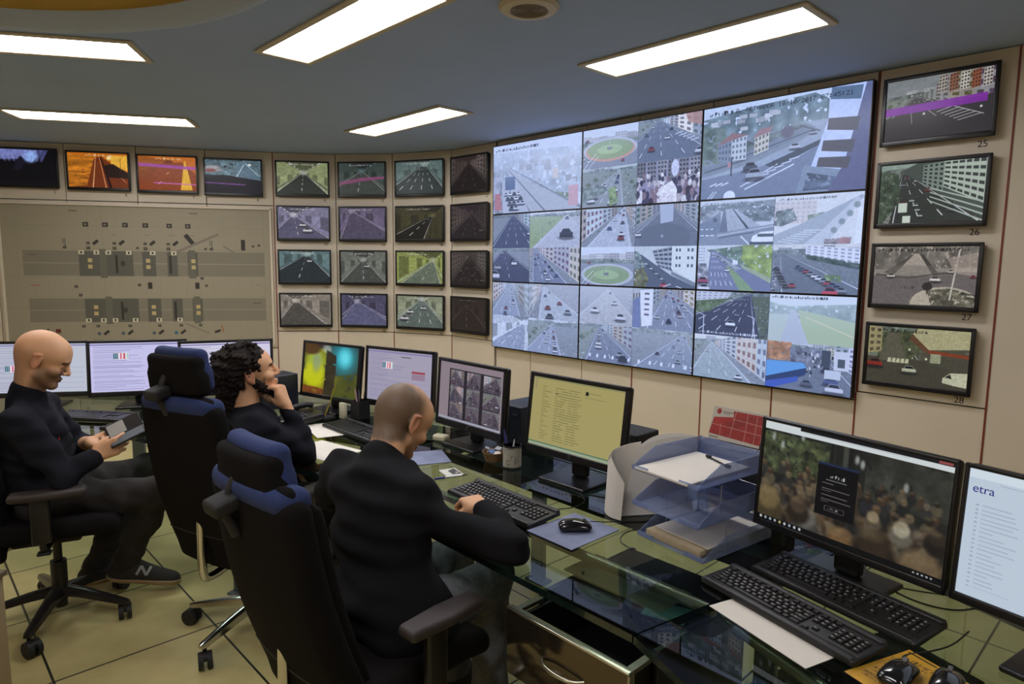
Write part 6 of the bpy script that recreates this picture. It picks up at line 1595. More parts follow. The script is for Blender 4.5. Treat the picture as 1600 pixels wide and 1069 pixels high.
class SDF:
    def __init__(s, lo, hi, h):
        s.h = h; s.lo = np.array(lo, float); n = np.ceil((np.array(hi) - s.lo) / h).astype(int) + 1
        s.F = np.full(tuple(n), .2, np.float32)
        s.ax = [(s.lo[i] + h * np.arange(n[i])).astype(np.float32) for i in range(3)]
    def win(s, lo, hi):
        sl = []
        for i in range(3):
            a = int(max(0, math.floor((lo[i] - s.lo[i]) / s.h))); b = int(min(s.F.shape[i], math.ceil((hi[i] - s.lo[i]) / s.h) + 1))
            if b <= a: return None, None
            sl.append(slice(a, b))
        g = np.meshgrid(*[s.ax[i][sl[i]] for i in range(3)], indexing='ij')
        return tuple(sl), g
    def merge(s, sl, d, k, sub=False):
        f = s.F[sl]
        if sub:
            d = -d; hh = np.clip(.5 - .5 * (f - d) / k, 0, 1); s.F[sl] = f * (1 - hh) + d * hh + k * hh * (1 - hh)   # smooth max
        else:
            hh = np.clip(.5 + .5 * (f - d) / k, 0, 1); s.F[sl] = f * (1 - hh) + d * hh - k * hh * (1 - hh)
    def cap(s, a, b, ra, rb=None, k=.02, sub=False):
        rb = ra if rb is None else rb; a, b = np.array(a, float), np.array(b, float); m = max(ra, rb) + k + .03
        sl, g = s.win(np.minimum(a, b) - m, np.maximum(a, b) + m)
        if sl is None: return s
        ab = b - a; L = ab @ ab + 1e-12
        t = np.clip(((g[0] - a[0]) * ab[0] + (g[1] - a[1]) * ab[1] + (g[2] - a[2]) * ab[2]) / L, 0, 1)
        d = np.sqrt((g[0] - a[0] - t * ab[0]) ** 2 + (g[1] - a[1] - t * ab[1]) ** 2 + (g[2] - a[2] - t * ab[2]) ** 2) - (ra + (rb - ra) * t)
        s.merge(sl, d.astype(np.float32), k, sub); return s
    def ell(s, c, r, B=None, k=.02, sub=False):
        """B: three axes (rows)"""
        c = np.array(c, float); B = np.eye(3) if B is None else np.array(B, float); m = max(r) + k + .03
        sl, g = s.win(c - m, c + m)
        if sl is None: return s
        p = [g[i] - c[i] for i in range(3)]; q = [sum(B[i][j] * p[j] for j in range(3)) for i in range(3)]
        k0 = np.sqrt(sum((q[i] / r[i]) ** 2 for i in range(3))); k1 = np.sqrt(sum((q[i] / r[i] ** 2) ** 2 for i in range(3))) + 1e-9
        d = k0 * (k0 - 1) / k1
        s.merge(sl, d.astype(np.float32), k, sub); return s
    def cut(s, p, n, k=.006):
        """keep the side of the plane where (x-p).n < 0"""
        g = np.meshgrid(*s.ax, indexing='ij', sparse=True)
        d = sum((g[i] - p[i]) * n[i] for i in range(3)).astype(np.float32)
        s.F = np.maximum(s.F, d); return s
    def wrinkle(s, amp, f, seed=0, waves=7):
        r = np.random.RandomState(seed); g = np.meshgrid(*s.ax, indexing='ij', sparse=True); w = 0
        for i in range(waves):
            d = r.randn(3); d[2] *= 1.3; d *= f * (0.6 + .8 * r.rand()) / np.linalg.norm(d)
            w = w + np.sin(g[0] * d[0] + g[1] * d[1] + g[2] * d[2] + r.rand() * 6.28)
        s.F += (amp * w / math.sqrt(waves)).astype(np.float32) * (np.abs(s.F) < .05); return s
    def mesh(s, name, m, parent, colfn=None, orgn=(0, 0, 0), relax=2):
        V, Q = surface_nets(s.F, s.lo, s.h)
        # light relaxation takes the voxel steps out
        e = np.concatenate([Q[:, [0, 1]], Q[:, [1, 2]], Q[:, [2, 3]], Q[:, [3, 0]]])
        for _ in range(relax):
            a = np.zeros_like(V); n = np.zeros(len(V))
            for c in range(3): a[:, c] = np.bincount(e[:, 0], V[e[:, 1], c], len(V)) + np.bincount(e[:, 1], V[e[:, 0], c], len(V))
            n = np.bincount(e[:, 0], minlength=len(V)) + np.bincount(e[:, 1], minlength=len(V))
            V = V * .5 + .5 * a / n[:, None]
        me = bpy.data.meshes.new(name)
        # keep the largest connected pieces only is not needed: fields are joined
        me.vertices.add(len(V)); me.vertices.foreach_set('co', (V - np.array(orgn)).astype(np.float32).ravel())
        me.loops.add(len(Q) * 4); me.loops.foreach_set('vertex_index', Q.astype(np.int32).ravel())
        me.polygons.add(len(Q)); me.polygons.foreach_set('loop_start', np.arange(0, len(Q) * 4, 4, dtype=np.int32))
        me.update(calc_edges=True); me.polygons.foreach_set('use_smooth', np.ones(len(Q), bool))
        if colfn is not None:
            c = np.ones((len(V), 4), np.float32); c[:, :3] = colfn(V)
            at = me.color_attributes.new('Tone', 'FLOAT_COLOR', 'POINT'); at.data.foreach_set('color', c.ravel())
        me.materials.append(m); me.update()
        return link(bpy.data.objects.new(name, me), parent)

def tone_mat(name, rough=.5, sss=.08, bump=.0, bs=300):
    m = bpy.data.materials.new(name); N, L = nt(m); b = N['Principled BSDF']
    a = N.new('ShaderNodeVertexColor'); a.layer_name = 'Tone'; L.new(a.outputs['Color'], b.inputs['Base Color'])
    b.inputs['Roughness'].default_value = rough; b.inputs['Subsurface Weight'].default_value = sss; b.inputs['Subsurface Radius'].default_value = (.012, .005, .003)
    b.inputs['Subsurface Scale'].default_value = 1.0
    if bump:
        tc = N.new('ShaderNodeTexCoord'); t = N.new('ShaderNodeTexNoise'); t.inputs['Scale'].default_value = bs; L.new(tc.outputs['Object'], t.inputs['Vector'])
        bp = N.new('ShaderNodeBump'); bp.inputs['Strength'].default_value = bump; bp.inputs['Distance'].default_value = .002; L.new(t.outputs['Fac'], bp.inputs['Height']); L.new(bp.outputs['Normal'], b.inputs['Normal'])
    return m
M_SKIN = tone_mat('skin', .55, .05, .12, 260)
M_SWEAT = mat('sweater_black', (19, 18, 21), .95, noise=.12, nscale=200, bump=.3, bscale=700, spec=.2)
M_SHIRT2 = mat('polo_navy', (22, 23, 30), .95, noise=.12, nscale=200, bump=.3, bscale=700, spec=.2)
M_JEANS = mat('jeans_dark', (88, 89, 92), .9, noise=.22, nscale=60, bump=.3, bscale=900)
M_TROUS = mat('trousers_black', (37, 33, 31), .9, noise=.15, nscale=80, bump=.3, bscale=700)
M_SHOE = mat('shoe_suede', (36, 32, 30), .8, noise=.2, nscale=90)
M_SOLE = mat('shoe_sole', (150, 126, 92), .7)
M_HAIR = mat('hair_dark', (30, 22, 18), .85, noise=.4, nscale=90, bump=1.0, bscale=160, spec=.25)
nrm = lambda v: np.array(v, float) / (np.linalg.norm(v) + 1e-12)
A3 = lambda *v: np.array(v, float)

def rot_about(v, ax, a):
    ax = nrm(ax); return v * math.cos(a) + np.cross(ax, v) * math.sin(a) + ax * (ax @ v) * (1 - math.cos(a))
def hand(s, W, d, n, t, curl=(.5, .5, .55, .6), thumb=(.55, .75, .3), spread=.08, sc=1.0, thumb_curl=.4):
    """W wrist, d towards the fingers, n the way the palm faces, t towards the thumb side"""
    d = nrm(d); t = nrm(t - d * (t @ d)); n = nrm(n - d * (n @ d) - t * (n @ t)); W = A3(*W)
    kn = []
    for i, (lat, ln) in enumerate(((.030, .092), (.010, .095), (-.010, .090), (-.028, .082))):
        K = W + (d * ln + t * lat - n * .002 * abs(i - 1)) * sc; kn.append(K)
        s.cap(W + (d * .012 + t * lat * .55) * sc, K, .0155 * sc, .0115 * sc, .014)
    s.cap(W + (d * .03 + t * .028 + n * .006) * sc, W + (d * .062 + t * .034) * sc, .016 * sc, .012 * sc, .012)
    for i, K in enumerate(kn):
        c = curl[i]; L = [(.042, .026, .021), (.046, .029, .022), (.043, .027, .021), (.034, .021, .019)][i]; r = [.0092, .0094, .0088, .0078][i] * sc
        dd = rot_about(d, n, 0); dd = nrm(d + t * (spread * (1.5 - i) / 1.5)); ax = np.cross(dd, n); P = K
        for j, (l, a) in enumerate(zip(L, (c, c * 1.15, c * .8))):
            dd = rot_about(dd, ax, a); Q = P + dd * l * sc; s.cap(P, Q, r * (1 - .07 * j), r * (.94 - .07 * j), .0035); P = Q
    B = W + (d * .022 + t * .026 + n * .008) * sc; td = nrm(d * thumb[0] + t * thumb[1] + n * thumb[2])
    P1 = B + td * .044 * sc; ax = np.cross(td, n * .6 + d * .8 - t * .4); td2 = rot_about(td, ax, thumb_curl); P2 = P1 + td2 * .033 * sc; td3 = rot_about(td2, ax, thumb_curl * .8); P3 = P2 + td3 * .026 * sc
    s.cap(B, P1, .0155 * sc, .012 * sc, .012); s.cap(P1, P2, .0115 * sc, .0105 * sc, .004); s.cap(P2, P3, .0105 * sc, .0085 * sc, .004)

def head(s, C, f, u, bald=True, jaw=1.0):
    """C centre of the skull at ear height; f face direction, u crown direction"""
    f = nrm(f); u = nrm(u - f * (u @ f)); l = np.cross(u, f); B = np.array([f, l, u])
    P = lambda x, y, z: C + f * x + l * y + u * z
    s.ell(P(-.012, 0, .035), (.099, .077, .086), B, .02)                # cranium
    s.ell(P(-.045, 0, .012), (.062, .066, .068), B, .03)                # back of the head
    s.ell(P(.045, 0, .03), (.052, .064, .062), B, .03)                  # forehead
    s.ell(P(.042, 0, -.035), (.05, .056, .062), B, .025)                # mid face
    s.cap(P(.02, .046, -.062), P(.072, .016, -.096), .022 * jaw, .018, .02); s.cap(P(.02, -.046, -.062), P(.072, -.016, -.096), .022 * jaw, .018, .02)
    s.ell(P(.078, 0, -.097), (.02, .024, .018), B, .016)                # chin
    s.cap(P(.088, -.03, .018), P(.088, .03, .018), .011, .011, .014)     # brow
    for sg in (-1, 1):
        s.ell(P(.093, .031 * sg, .0), (.016, .019, .012), B, .012, True)  # eye socket
        s.ell(P(.078, .031 * sg, -.001), (.0135, .0145, .0115), B, .003)  # eyelid over the eye
        s.ell(P(.068, .045 * sg, -.03), (.022, .02, .018), B, .02)        # cheek
        # ear
        s.ell(P(-.006, .079 * sg, -.004), (.02, .007, .032), B, .006)
        s.ell(P(-.004, .087 * sg, .0), (.011, .006, .019), B, .005, True)
        s.cap(P(-.018, .083 * sg, .02), P(.004, .084 * sg, .027), .0045, .0045, .004); s.cap(P(-.02, .083 * sg, .018), P(-.016, .081 * sg, -.016), .0045, .0045, .004); s.ell(P(.0, .079 * sg, -.033), (.008, .005, .01), B, .005)
    s.cap(P(.094, 0, .01), P(.113, 0, -.028), .008, .0115, .008)          # nose
    for sg in (-1, 1): s.ell(P(.1, .012 * sg, -.033), (.011, .008, .008), B, .006)
    s.ell(P(.092, 0, -.06), (.012, .022, .006), B, .006); s.ell(P(.09, 0, -.07), (.012, .02, .0065), B, .006)
    s.cap(P(.092, -.024, -.065), P(.1, 0, -.0645), .0018, .0018, .003, True); s.cap(P(.1, 0, -.0645), P(.092, .024, -.065), .0018, .0018, .003, True)
    return P, B

def human(name_label, S, shirt, trou, tonefn, head_f, head_u, hands, shirt_wr=.004, sleeve=(1.0, 1.0), shoes=True, hem=.1, collar=0.0):
    """S: joints"""
    J = {k: A3(*v) for k, v in S.items()}
    root = thing('person', name_label, 'person', (J['pel'][0], J['pel'][1], 0), 0, None)
    orgn = (J['pel'][0], J['pel'][1], 0)
    allp = np.array(list(J.values())); lo = allp.min(0) - .2; hi = allp.max(0) + .2; lo[2] = max(lo[2], -.01)
    upv = nrm(J['chest'] - J['pel']); latc = nrm(J['SL'] - J['SR']); latp = nrm(J['HL'] - J['HR'])
    fc = nrm(np.cross(latc, upv)); fp = nrm(np.cross(latp, A3(0, 0, 1)))
    Bc = np.array([fc, latc, np.cross(fc, latc)]); Bp = np.array([fp, latp, np.cross(fp, latp)]); mid = (J['pel'] + J['chest']) / 2
    Bm = np.array([nrm(fc + fp), nrm(latc + latp), upv]); Bm[2] = np.cross(Bm[0], Bm[1])
    def torso(s, g, k=.05):
        s.ell(J['pel'], (.112 + g, .165 + g, .125 + g), Bp, k); s.ell(mid, (.112 + g, .15 + g, .17 + g), Bm, k); s.ell(J['chest'], (.118 + g, .168 + g, .17 + g), Bc, k)
        sc_ = (J['SL'] + J['SR']) / 2; s.ell(sc_ - fc * .02 - upv * .03, (.085 + g, .16 + g, .075 + g), Bc, k)
        s.cap(J['SR'], J['SL'], .052 + g, .052 + g, .04)
        for q in ('SR', 'SL'): s.cap(J['neck'] - upv * .045, J[q] + upv * .008, .045 + g, .04 + g, .04)
    def arm(s, sd, g, k=.03, frac=1.0):
        Sx, E, W = J['S' + sd], J['E' + sd], J['W' + sd]; W2 = E + (W - E) * frac
        s.ell(Sx, (.062 + g,) * 3, None, k); s.cap(Sx, E, .050 + g, .040 + g, k); s.cap(E, W2, .043 + g, .029 + g * .8, k * .7)
    def leg(s, sd, g, k=.03, lower=1.0):
        Hx, K, An = J['H' + sd], J['K' + sd], J['A' + sd]
        s.cap(Hx, K, .088 + g, .06 + g, .05); s.ell(K, (.06 + g,) * 3, None, .02); s.cap(K, K + (An - K) * lower, .058 + g, .042 + g * 1.6, k)
        s.ell(K + (An - K) * .3 - nrm(J['T' + sd] - An) * .018, (.05 + g, .05 + g, .1 + g), None, .03) if g == 0 else None
    # ---- body: one continuous surface
    h = .0042
    s = SDF(lo, hi, h); torso(s, -.02)
    for sd in 'RL':
        Sx, E, W = J['S' + sd], J['E' + sd], J['W' + sd]; s.cap(Sx, E, .036, .028, .02); s.cap(E, E + (W - E) * .55, .028, .028, .02); s.cap(E + (W - E) * .55, W, .029, .0255, .02); leg(s, sd, -.014)
    for sd in 'RL':
        An, T = J['A' + sd], J['T' + sd]; s.cap(An, An - A3(0, 0, .03), .036, .034, .02); s.cap(An - A3(0, 0, .035), T, .034, .022, .02)
    hc = J['head']; nb = J['neck']
    u_, f_ = nrm(head_u), nrm(head_f); u_ = nrm(u_ - f_ * (u_ @ f_))
    s.cap(nb - upv * .06, hc - f_ * .032 - u_ * .035, .062, .056, .03)
    P, B = head(s, hc, f_, u_)
    for hd in hands: hand(s, **hd)
    def tone(V):
        q = (V - hc) @ B.T
        for hd in hands:                       # hands never take the face's colouring
            w_, d_ = A3(*hd['W']), nrm(hd['d']); k_ = np.clip((V - w_) @ d_, 0, .13)
            q[np.linalg.norm(V - w_ - k_[:, None] * d_, axis=1) < .05] += 9
        return tonefn(q, V)
    s.mesh('body', M_SKIN, root, tone, orgn, relax=1)
    # ---- shirt
    h = .0075
    s = SDF(lo, hi, h); torso(s, .010)
    for i, sd in enumerate('RL'): arm(s, sd, .012, frac=sleeve[i])
    s.ell(J['pel'] + upv * .0, (.137, .188, .135), Bp, .04)
    if hem > .12:
        for sd in 'RL': s.cap(J['H' + sd] + A3(0, 0, .01), J['H' + sd] + (J['K' + sd] - J['H' + sd]) * .2, .126, .116, .03)
    s.wrinkle(shirt_wr, 34, 3); s.wrinkle(shirt_wr * .8, 75, 5)
    if True:
        s.cap(nb - upv * .06, nb - upv * .022, .075, .073, .02); s.cap(nb - upv * .03, nb + nrm(hc - nb) * (collar - .02), .068, .066, .01) if collar else None
    sh_ = s
    s.cut(J['pel'] - A3(0, 0, hem), (0, 0, -1)); o_sh = s.mesh('sweater', shirt, root, None, orgn, relax=2)
    # ---- trousers
    s = SDF(lo, hi, h); s.ell(J['pel'] - A3(0, 0, .01), (.124, .176, .125), Bp, .04)
    for sd in 'RL': leg(s, sd, .010, lower=.97)
    s.wrinkle(.006, 42, 8); s.wrinkle(.004, 80, 9); s.cut(J['pel'] + A3(0, 0, .085), (0, 0, 1)); s.mesh('trousers', trou, root, None, orgn, relax=2)
    if shoes:
        for sd in 'RL':
            An, T = J['A' + sd], J['T' + sd]; dv = nrm(T - An); dh = nrm(A3(dv[0], dv[1], 0)); heel = An - dh * .035 - A3(0, 0, .07)
            toe = T + dh * .02; s = SDF(np.minimum(heel, toe) - .1, np.maximum(heel, np.maximum(toe, An)) + .1, .005)
            s.cap(An + A3(0, 0, .0), An - A3(0, 0, .05), .047, .046, .02); s.cap(heel + A3(0, 0, .025), toe, .042, .036, .03); s.cap(An - A3(0, 0, .03) + dh * .03, toe - dh * .03, .042, .04, .03)
            ax = nrm(toe - heel); pn = nrm(A3(0, 0, 1) - ax * ax[2]); base = heel - pn * .006
            sh = s.F.copy(); s.cut(base, -pn); o = s.mesh('shoe', M_SHOE, root, None, orgn, relax=2)
            s.F = sh - .004; s.cut(base + pn * .014, pn); s.cut(base - pn * .012, -pn); s.mesh('sole', M_SOLE, o, None, orgn, relax=1)
            J['shoe' + sd] = o
    return root, J, P, B, orgn

SKIN = np.array(lin((212, 160, 120)))
def sm(x, a, b): t = np.clip((x - a) / (b - a), 0, 1); return t * t * (3 - 2 * t)
def blend(c, col, w): return c * (1 - w[:, None]) + np.array(lin(col)) * w[:, None]
def nz(V, f, seed):
    r = np.random.RandomState(seed); w = 0
    for i in range(5):
        d = r.randn(3) * f; w = w + np.sin(V @ d + r.rand() * 6.28)
    return w / 5
def base_tone(q, V, k=1.0):
    c = np.tile(SKIN * k, (len(V), 1)) * (1 + .06 * nz(V, 40, 1)[:, None])
    on = (np.abs(q[:, 0]) < .14) & (np.abs(q[:, 1]) < .1) & (np.abs(q[:, 2]) < .15)
    lips = (sm(-np.abs(q[:, 2] + .0655), -.012, -.006) * sm(q[:, 0], .084, .092) * sm(-np.abs(q[:, 1]), -.026, -.018)) * on
    c = blend(c, (150, 82, 72), lips * .7)
    brow = sm(-np.abs(q[:, 2] - .021 - .004 * np.cos(q[:, 1] * 60)), -.007, -.003) * sm(np.abs(q[:, 1]), .008, .014) * sm(-np.abs(q[:, 1]), -.052, -.046) * sm(q[:, 0], .06, .07) * on
    lash = sm(-np.abs(q[:, 2] + .004), -.0035, -.0015) * sm(-np.abs(np.abs(q[:, 1]) - .031), -.015, -.011) * sm(q[:, 0], .074, .08) * on
    ear = sm(np.abs(q[:, 1]), .076, .086) * on * sm(-np.abs(q[:, 2]), -.05, -.03)
    c = blend(c, (190, 104, 80), ear * .5)
    return c, brow, lash, on
def tone_shaven(q, V):
    c, brow, lash, on = base_tone(q, V)
    st = sm(-q[:, 0], -.035, .02) * sm(q[:, 2] - .55 * q[:, 0], -.085, -.045) * on            # back and sides
    top = sm(q[:, 2] + .45 * q[:, 0], .06, .115)                                              # bare crown
    w = np.clip(st * (1 - .8 * top), 0, 1) * (.95 + .12 * nz(V, 260, 4)); w *= 1 - sm(np.abs(q[:, 1]), .078, .084)
    c = blend(c, (84, 68, 52), np.clip(w * 1.1, 0, 1) * .9)
    beard = sm(-q[:, 2], .03, .06) * sm(q[:, 0], .0, .03) * on; c = blend(c, (110, 84, 66), beard * .45)
    return blend(blend(c, (60, 44, 34), brow * .8), (50, 36, 30), lash * .6)
def tone_bald(q, V):
    c, brow, lash, on = base_tone(q, V, .95)
    beard = sm(-q[:, 2] + .25 * np.clip(q[:, 0], -.02, .1), .012, .055) * sm(q[:, 0], -.01, .02) * on * (1 - sm(q[:, 0], .098, .104)); mask = np.maximum(beard, sm(-np.abs(q[:, 2] + .05), -.013, -.006) * sm(q[:, 0], .07, .08) * sm(-np.abs(q[:, 1]), -.034, -.026) * on * (1 - sm(q[:, 0], .106, .111)))
    c = blend(c, (72, 54, 43), np.clip(mask, 0, 1) * .72)
    side = sm(-q[:, 0], -.01, .03) * sm(-q[:, 2], -.05, -.0) * on; c = blend(c, (120, 92, 72), side * .35)
    return blend(blend(c, (48, 34, 26), brow), (40, 28, 24), lash * .8)
def tone_beard(q, V):
    c, brow, lash, on = base_tone(q, V, 1.0)
    beard = sm(-q[:, 2] + .2 * np.clip(q[:, 0], -.02, .1), .028, .05) * sm(q[:, 0], -.005, .015) * on
    mous = sm(-np.abs(q[:, 2] + .05), -.012, -.006) * sm(q[:, 0], .07, .08) * sm(-np.abs(q[:, 1]), -.034, -.026) * on * (1 - sm(q[:, 0], .108, .112))
    lip = sm(-np.abs(q[:, 2] + .066), -.009, -.004) * sm(-np.abs(q[:, 1]), -.022, -.016) * sm(q[:, 0], .086, .092) * on
    c = blend(c, (38, 28, 22), np.clip(np.maximum(beard, mous) * (1 - lip) * (.85 + .3 * nz(V, 160, 7)), 0, 1) * .93)
    return blend(blend(c, (34, 24, 19), brow), (30, 22, 18), lash * .9)
def aim(deg, pitch): a, p = math.radians(deg), math.radians(pitch); return A3(math.cos(a) * math.cos(p), math.sin(a) * math.cos(p), math.sin(p))

# ---- shaven man in the black sweater, nearest the camera
fN, uN = aim(43, -34), aim(43, 56)
S = dict(pel=(-.375, 1.90, .585), chest=(-.41, 2.02, .83), neck=(-.425, 2.10, .985), head=(-.37, 2.205, 1.085), SR=(-.292, 1.95, .878), SL=(-.565, 2.175, .905),
         ER=(.0, 1.86, .785), WR=(-.088, 2.10, .812), EL=(-.66, 2.30, .79), WL=(-.50, 2.37, .785), HR=(-.31, 1.84, .54), HL=(-.45, 1.97, .54), KR=(-.06, 2.14, .555), KL=(-.2, 2.32, .555), AR=(-.07, 2.06, .11), AL=(-.2, 2.28, .11), TR=(.04, 2.18, .045), TL=(-.08, 2.42, .045))
hN = [dict(W=(-.088, 2.10, .812), d=A3(-.55, .82, .02), n=A3(-.1, -.1, -1), t=A3(-.95, -.1, 0), curl=(.75, .8, .8, .85), thumb=(.75, .5, .35)),
      dict(W=(-.50, 2.37, .785), d=A3(.9, .1, -.08), n=A3(0, 0, -1), t=A3(.1, -.9, 0), curl=(.5, .55, .6, .6))]
rN, JN, PN, BN, oN = human('shaven headed person in a black sweater and jeans, bent over the desk, seen from behind', S, M_SWEAT, M_JEANS, tone_shaven, fN, uN, hN, .007, (.93, .97), hem=.15, collar=.012)

# ---- curly haired man, chin on hand
fM, uM = aim(24, 14), aim(24 + 180, 76)
S = dict(pel=(-1.12, 2.78, .585), chest=(-1.12, 2.84, .80), neck=(-1.165, 2.85, .965), head=(-1.155, 2.875, 1.125), SR=(-1.08, 2.71, .90), SL=(-1.25, 3.01, .90),
         ER=(-.915, 2.86, .775), WR=(-1.005, 2.885, .975), EL=(-1.22, 3.10, .68), WL=(-1.02, 3.03, .665), HR=(-1.04, 2.74, .54), HL=(-1.16, 2.89, .54), KR=(-.78, 2.98, .555), KL=(-.9, 3.16, .555), AR=(-.8, 3.0, .11), AL=(-.92, 3.12, .11), TR=(-.68, 3.1, .045), TL=(-.82, 3.26, .045))
hM = [dict(W=(-1.005, 2.885, .975), d=A3(-.30, -.02, .85), n=A3(-.85, .0, -.35), t=A3(-.15, -.95, .0), curl=(1.15, 1.25, 1.3, 1.35), thumb=(.65, .2, .75), thumb_curl=.3),
      dict(W=(-1.02, 3.03, .665), d=A3(.8, -.1, -.1), n=A3(0, 0, -1), t=A3(-.1, -.9, 0), curl=(.3, .3, .35, .4))]
rM, JM, PM, BM, oM = human('curly dark haired bearded person in black, chin on hand, looking up at the screens', S, M_SHIRT2, M_TROUS, tone_beard, fM, uM, hM, .0065, (.95, .95))
C = JM['head']
s = SDF(C - A3(.27, .25, .25), C + A3(.17, .19, .2), .0045)
s.ell(PM(-.03, 0, .052), (.112, .097, .092), BM, .02); s.ell(PM(-.075, 0, .02), (.082, .09, .09), BM, .03); s.ell(PM(-.105, 0, -.05), (.056, .065, .06), BM, .035); s.ell(PM(-.12, 0, -.115), (.058, .056, .056), BM, .03); s.ell(PM(-.12, 0, -.16), (.045, .045, .04), BM, .03)
s.ell(PM(.02, .055, .07), (.04, .02, .03), BM, .02); s.ell(PM(.02, -.055, .07), (.04, .02, .03), BM, .02)
# clear the face and ears
s.ell(PM(.125, 0, -.03), (.075, .12, .105), BM, .012, True)
for sg in (-1, 1): s.ell(PM(.028, .095 * sg, -.028), (.045, .03, .052), BM, .01, True)
s.wrinkle(.007, 120, 5, 9); s.wrinkle(.0055, 260, 6, 12); s.wrinkle(.0035, 480, 7, 12); s.mesh('hair', M_HAIR, rM, None, oM, relax=0)
s = SDF(C - .2, C + A3(.17, .17, .18), .0045)
for sg in (-1, 1): s.cap(PM(.012, .052 * sg, -.05), PM(.066, .026 * sg, -.104), .02, .022, .015)
[s.cap(PM(.004, .066 * sg, -.022), PM(.024, .054 * sg, -.066), .012, .018, .015) for sg in (-1, 1)]; s.ell(PM(.082, 0, -.104), (.026, .03, .026), BM, .015); s.wrinkle(.003, 300, 2, 9); s.ell(PM(.1, 0, -.066), (.03, .022, .008), BM, .004, True); s.mesh('beard', M_HAIR, rM, None, oM, relax=0)

# ---- bald man with the phone
fL, uL = aim(22, -26), aim(22, 64)
S = dict(pel=(-2.08, 2.86, .585), chest=(-2.10, 2.83, .82), neck=(-2.125, 2.83, 1.025), head=(-2.05, 2.85, 1.185), SR=(-2.03, 2.66, .925), SL=(-2.17, 2.99, .925),
         ER=(-1.86, 2.655, .715), WR=(-1.795, 2.76, .775), EL=(-2.06, 3.07, .73), WL=(-1.92, 2.93, .79), HR=(-2.04, 2.775, .54), HL=(-2.13, 2.95, .54), KR=(-1.63, 2.96, .555), KL=(-1.86, 3.25, .56), AR=(-1.84, 3.0, .185), AL=(-2.05, 3.10, .115), TR=(-1.68, 3.08, .055), TL=(-1.93, 3.2, .05))
hL = [dict(W=(-1.795, 2.76, .775), d=A3(.75, .45, .35), n=A3(-.35, .8, .25), t=A3(-.25, -.0, .95), curl=(.55, .6, .65, .7), thumb=(.7, .35, .55)),
      dict(W=(-1.92, 2.93, .79), d=A3(.95, -.3, .0), n=A3(-.1, -.3, .9), t=A3(.2, .9, .3), curl=(.5, .55, .6, .6), thumb=(.7, .5, .3))]
rL, JL, PL, BL_, oL = human('bald bearded person in a dark sweater looking down at a phone, left edge', S, M_SHIRT2, M_TROUS, tone_bald, fL, uL, hL, .0065, (.96, .5), collar=.045)
# pale side stripes of the near shoe and the small red sleeve patch
M_PATCH = mat('patch_red', (150, 42, 38), .8); M_STRIPE = mat('stripe_grey', (150, 148, 142), .7)

from mathutils.bvhtree import BVHTree
def decal(o, name, m, org, right, up, dirv, strokes, w, parent, lift=.0012):
    """thin strokes laid on the surface of o by casting along dirv"""
    bv = BVHTree.FromPolygons([v.co for v in o.data.vertices], [p.vertices for p in o.data.polygons])
    off = Vector(o.parent.location) if o.parent.parent is None else Vector(o.parent.parent.location)
    R, Up, D = Vector(right).normalized(), Vector(up).normalized(), Vector(dirv).normalized(); b = MB(); O = Vector(org) - off
    for (x0, y0, x1, y1) in strokes:
        n = 8; d = Vector((x1 - x0, y1 - y0)); nn = Vector((-d.y, d.x)).normalized() * w / 2; rows = []
        for i in range(n + 1):
            row = []
            for sg in (-1, 1):
                q = O + R * (x0 + d.x * i / n + nn.x * sg) + Up * (y0 + d.y * i / n + nn.y * sg)
                hit = bv.ray_cast(q - D * .3, D)
                if hit[0] is None: row = None; break
                row.append(hit[0] - D * lift)
            if row: rows.append(row)
        if len(rows) < 2: continue
        vs = [p for r in rows for p in r]; b.add(vs, [(2 * i, 2 * i + 1, 2 * i + 3, 2 * i + 2) for i in range(len(rows) - 1)])
    if b.v: return b.build(name, m, parent, smooth=60)
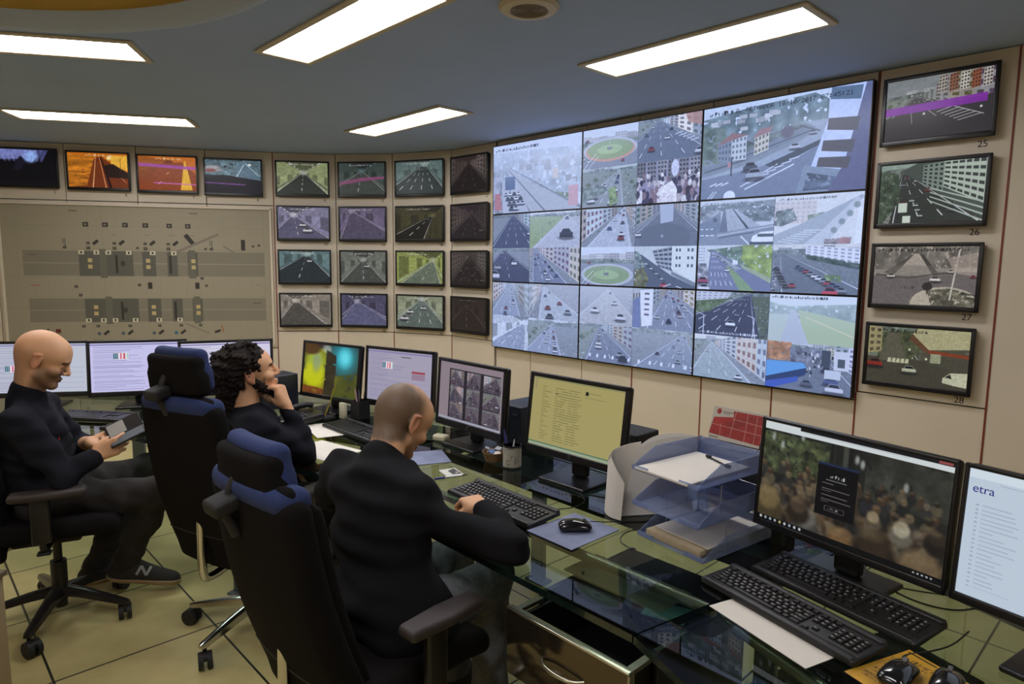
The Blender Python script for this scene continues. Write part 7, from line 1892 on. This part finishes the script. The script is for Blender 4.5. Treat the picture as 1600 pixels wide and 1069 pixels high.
view = lambda p: (Vector(p) - Vector((0, 0, H))).normalized()
ps = Vector((-1.765, 3.03, .125)); decal(JL['shoeR'], 'shoe_mark', M_STRIPE, ps, (.88, .44, -.25), (.2, .2, .95), view(ps), [(-.03, -.022, -.018, .022), (-.018, .022, .012, -.022), (.012, -.022, .024, .022)], .012, JL['shoeR'])
pq = Vector((-1.99, 2.83, .83)); sw = [c for c in rL.children if c.name.startswith('sweater')][0]
decal(sw, 'sleeve_patch', M_PATCH, pq, (.8, -.6, 0), (0, 0, 1), view(pq), [(-.008, 0, .008, 0)], .014, sw)

# phone in an open flip cover
t = thing('smartphone', 'smartphone in an open black flip cover held by the bald person', 'phone', (-1.70, 2.815, .838), math.radians(30))
R = Matrix.Rotation(math.radians(-24), 4, 'Y') @ Matrix.Rotation(math.radians(14), 4, 'X')
b = MB(); b.M = R; b.rbox((.02, 0, 0), (.145, .075, .009), .004, n=2); b.build('phone_body', M_BLACK, t, smooth=40)
b = MB(); b.M = R; b.box((.02, 0, .0052), (.13, .066, .0008)); b.build('phone_screen', emis('phone_glow', (60, 66, 72), .8), t)
b = MB(); b.M = R @ Matrix.Translation((.02, .04, .003)) @ Matrix.Rotation(.55, 4, 'X'); b.rbox((0, .036, 0), (.148, .075, .005), .002, n=1); b.build('flip_cover', M_BLACK, t)
b = MB(); b.M = R @ Matrix.Translation((.02, .04, .003)) @ Matrix.Rotation(.55, 4, 'X'); b.box((-.028, .036, .003), (.07, .062, .0008)); b.build('cover_card', mat('cover_lining', (150, 147, 140), .6), t)
w = bpy.data.worlds.new('world'); SC.world = w; w.use_nodes = True
w.node_tree.nodes['Background'].inputs['Color'].default_value = (.5, .55, .6, 1); w.node_tree.nodes['Background'].inputs['Strength'].default_value = .02
SC.view_settings.exposure = 0.0
SC.cycles.max_bounces = 10; SC.cycles.transparent_max_bounces = 24; SC.cycles.use_denoising = True
SC.cycles.sample_clamp_indirect = 6; SC.cycles.caustics_reflective = False; SC.cycles.caustics_refractive = False
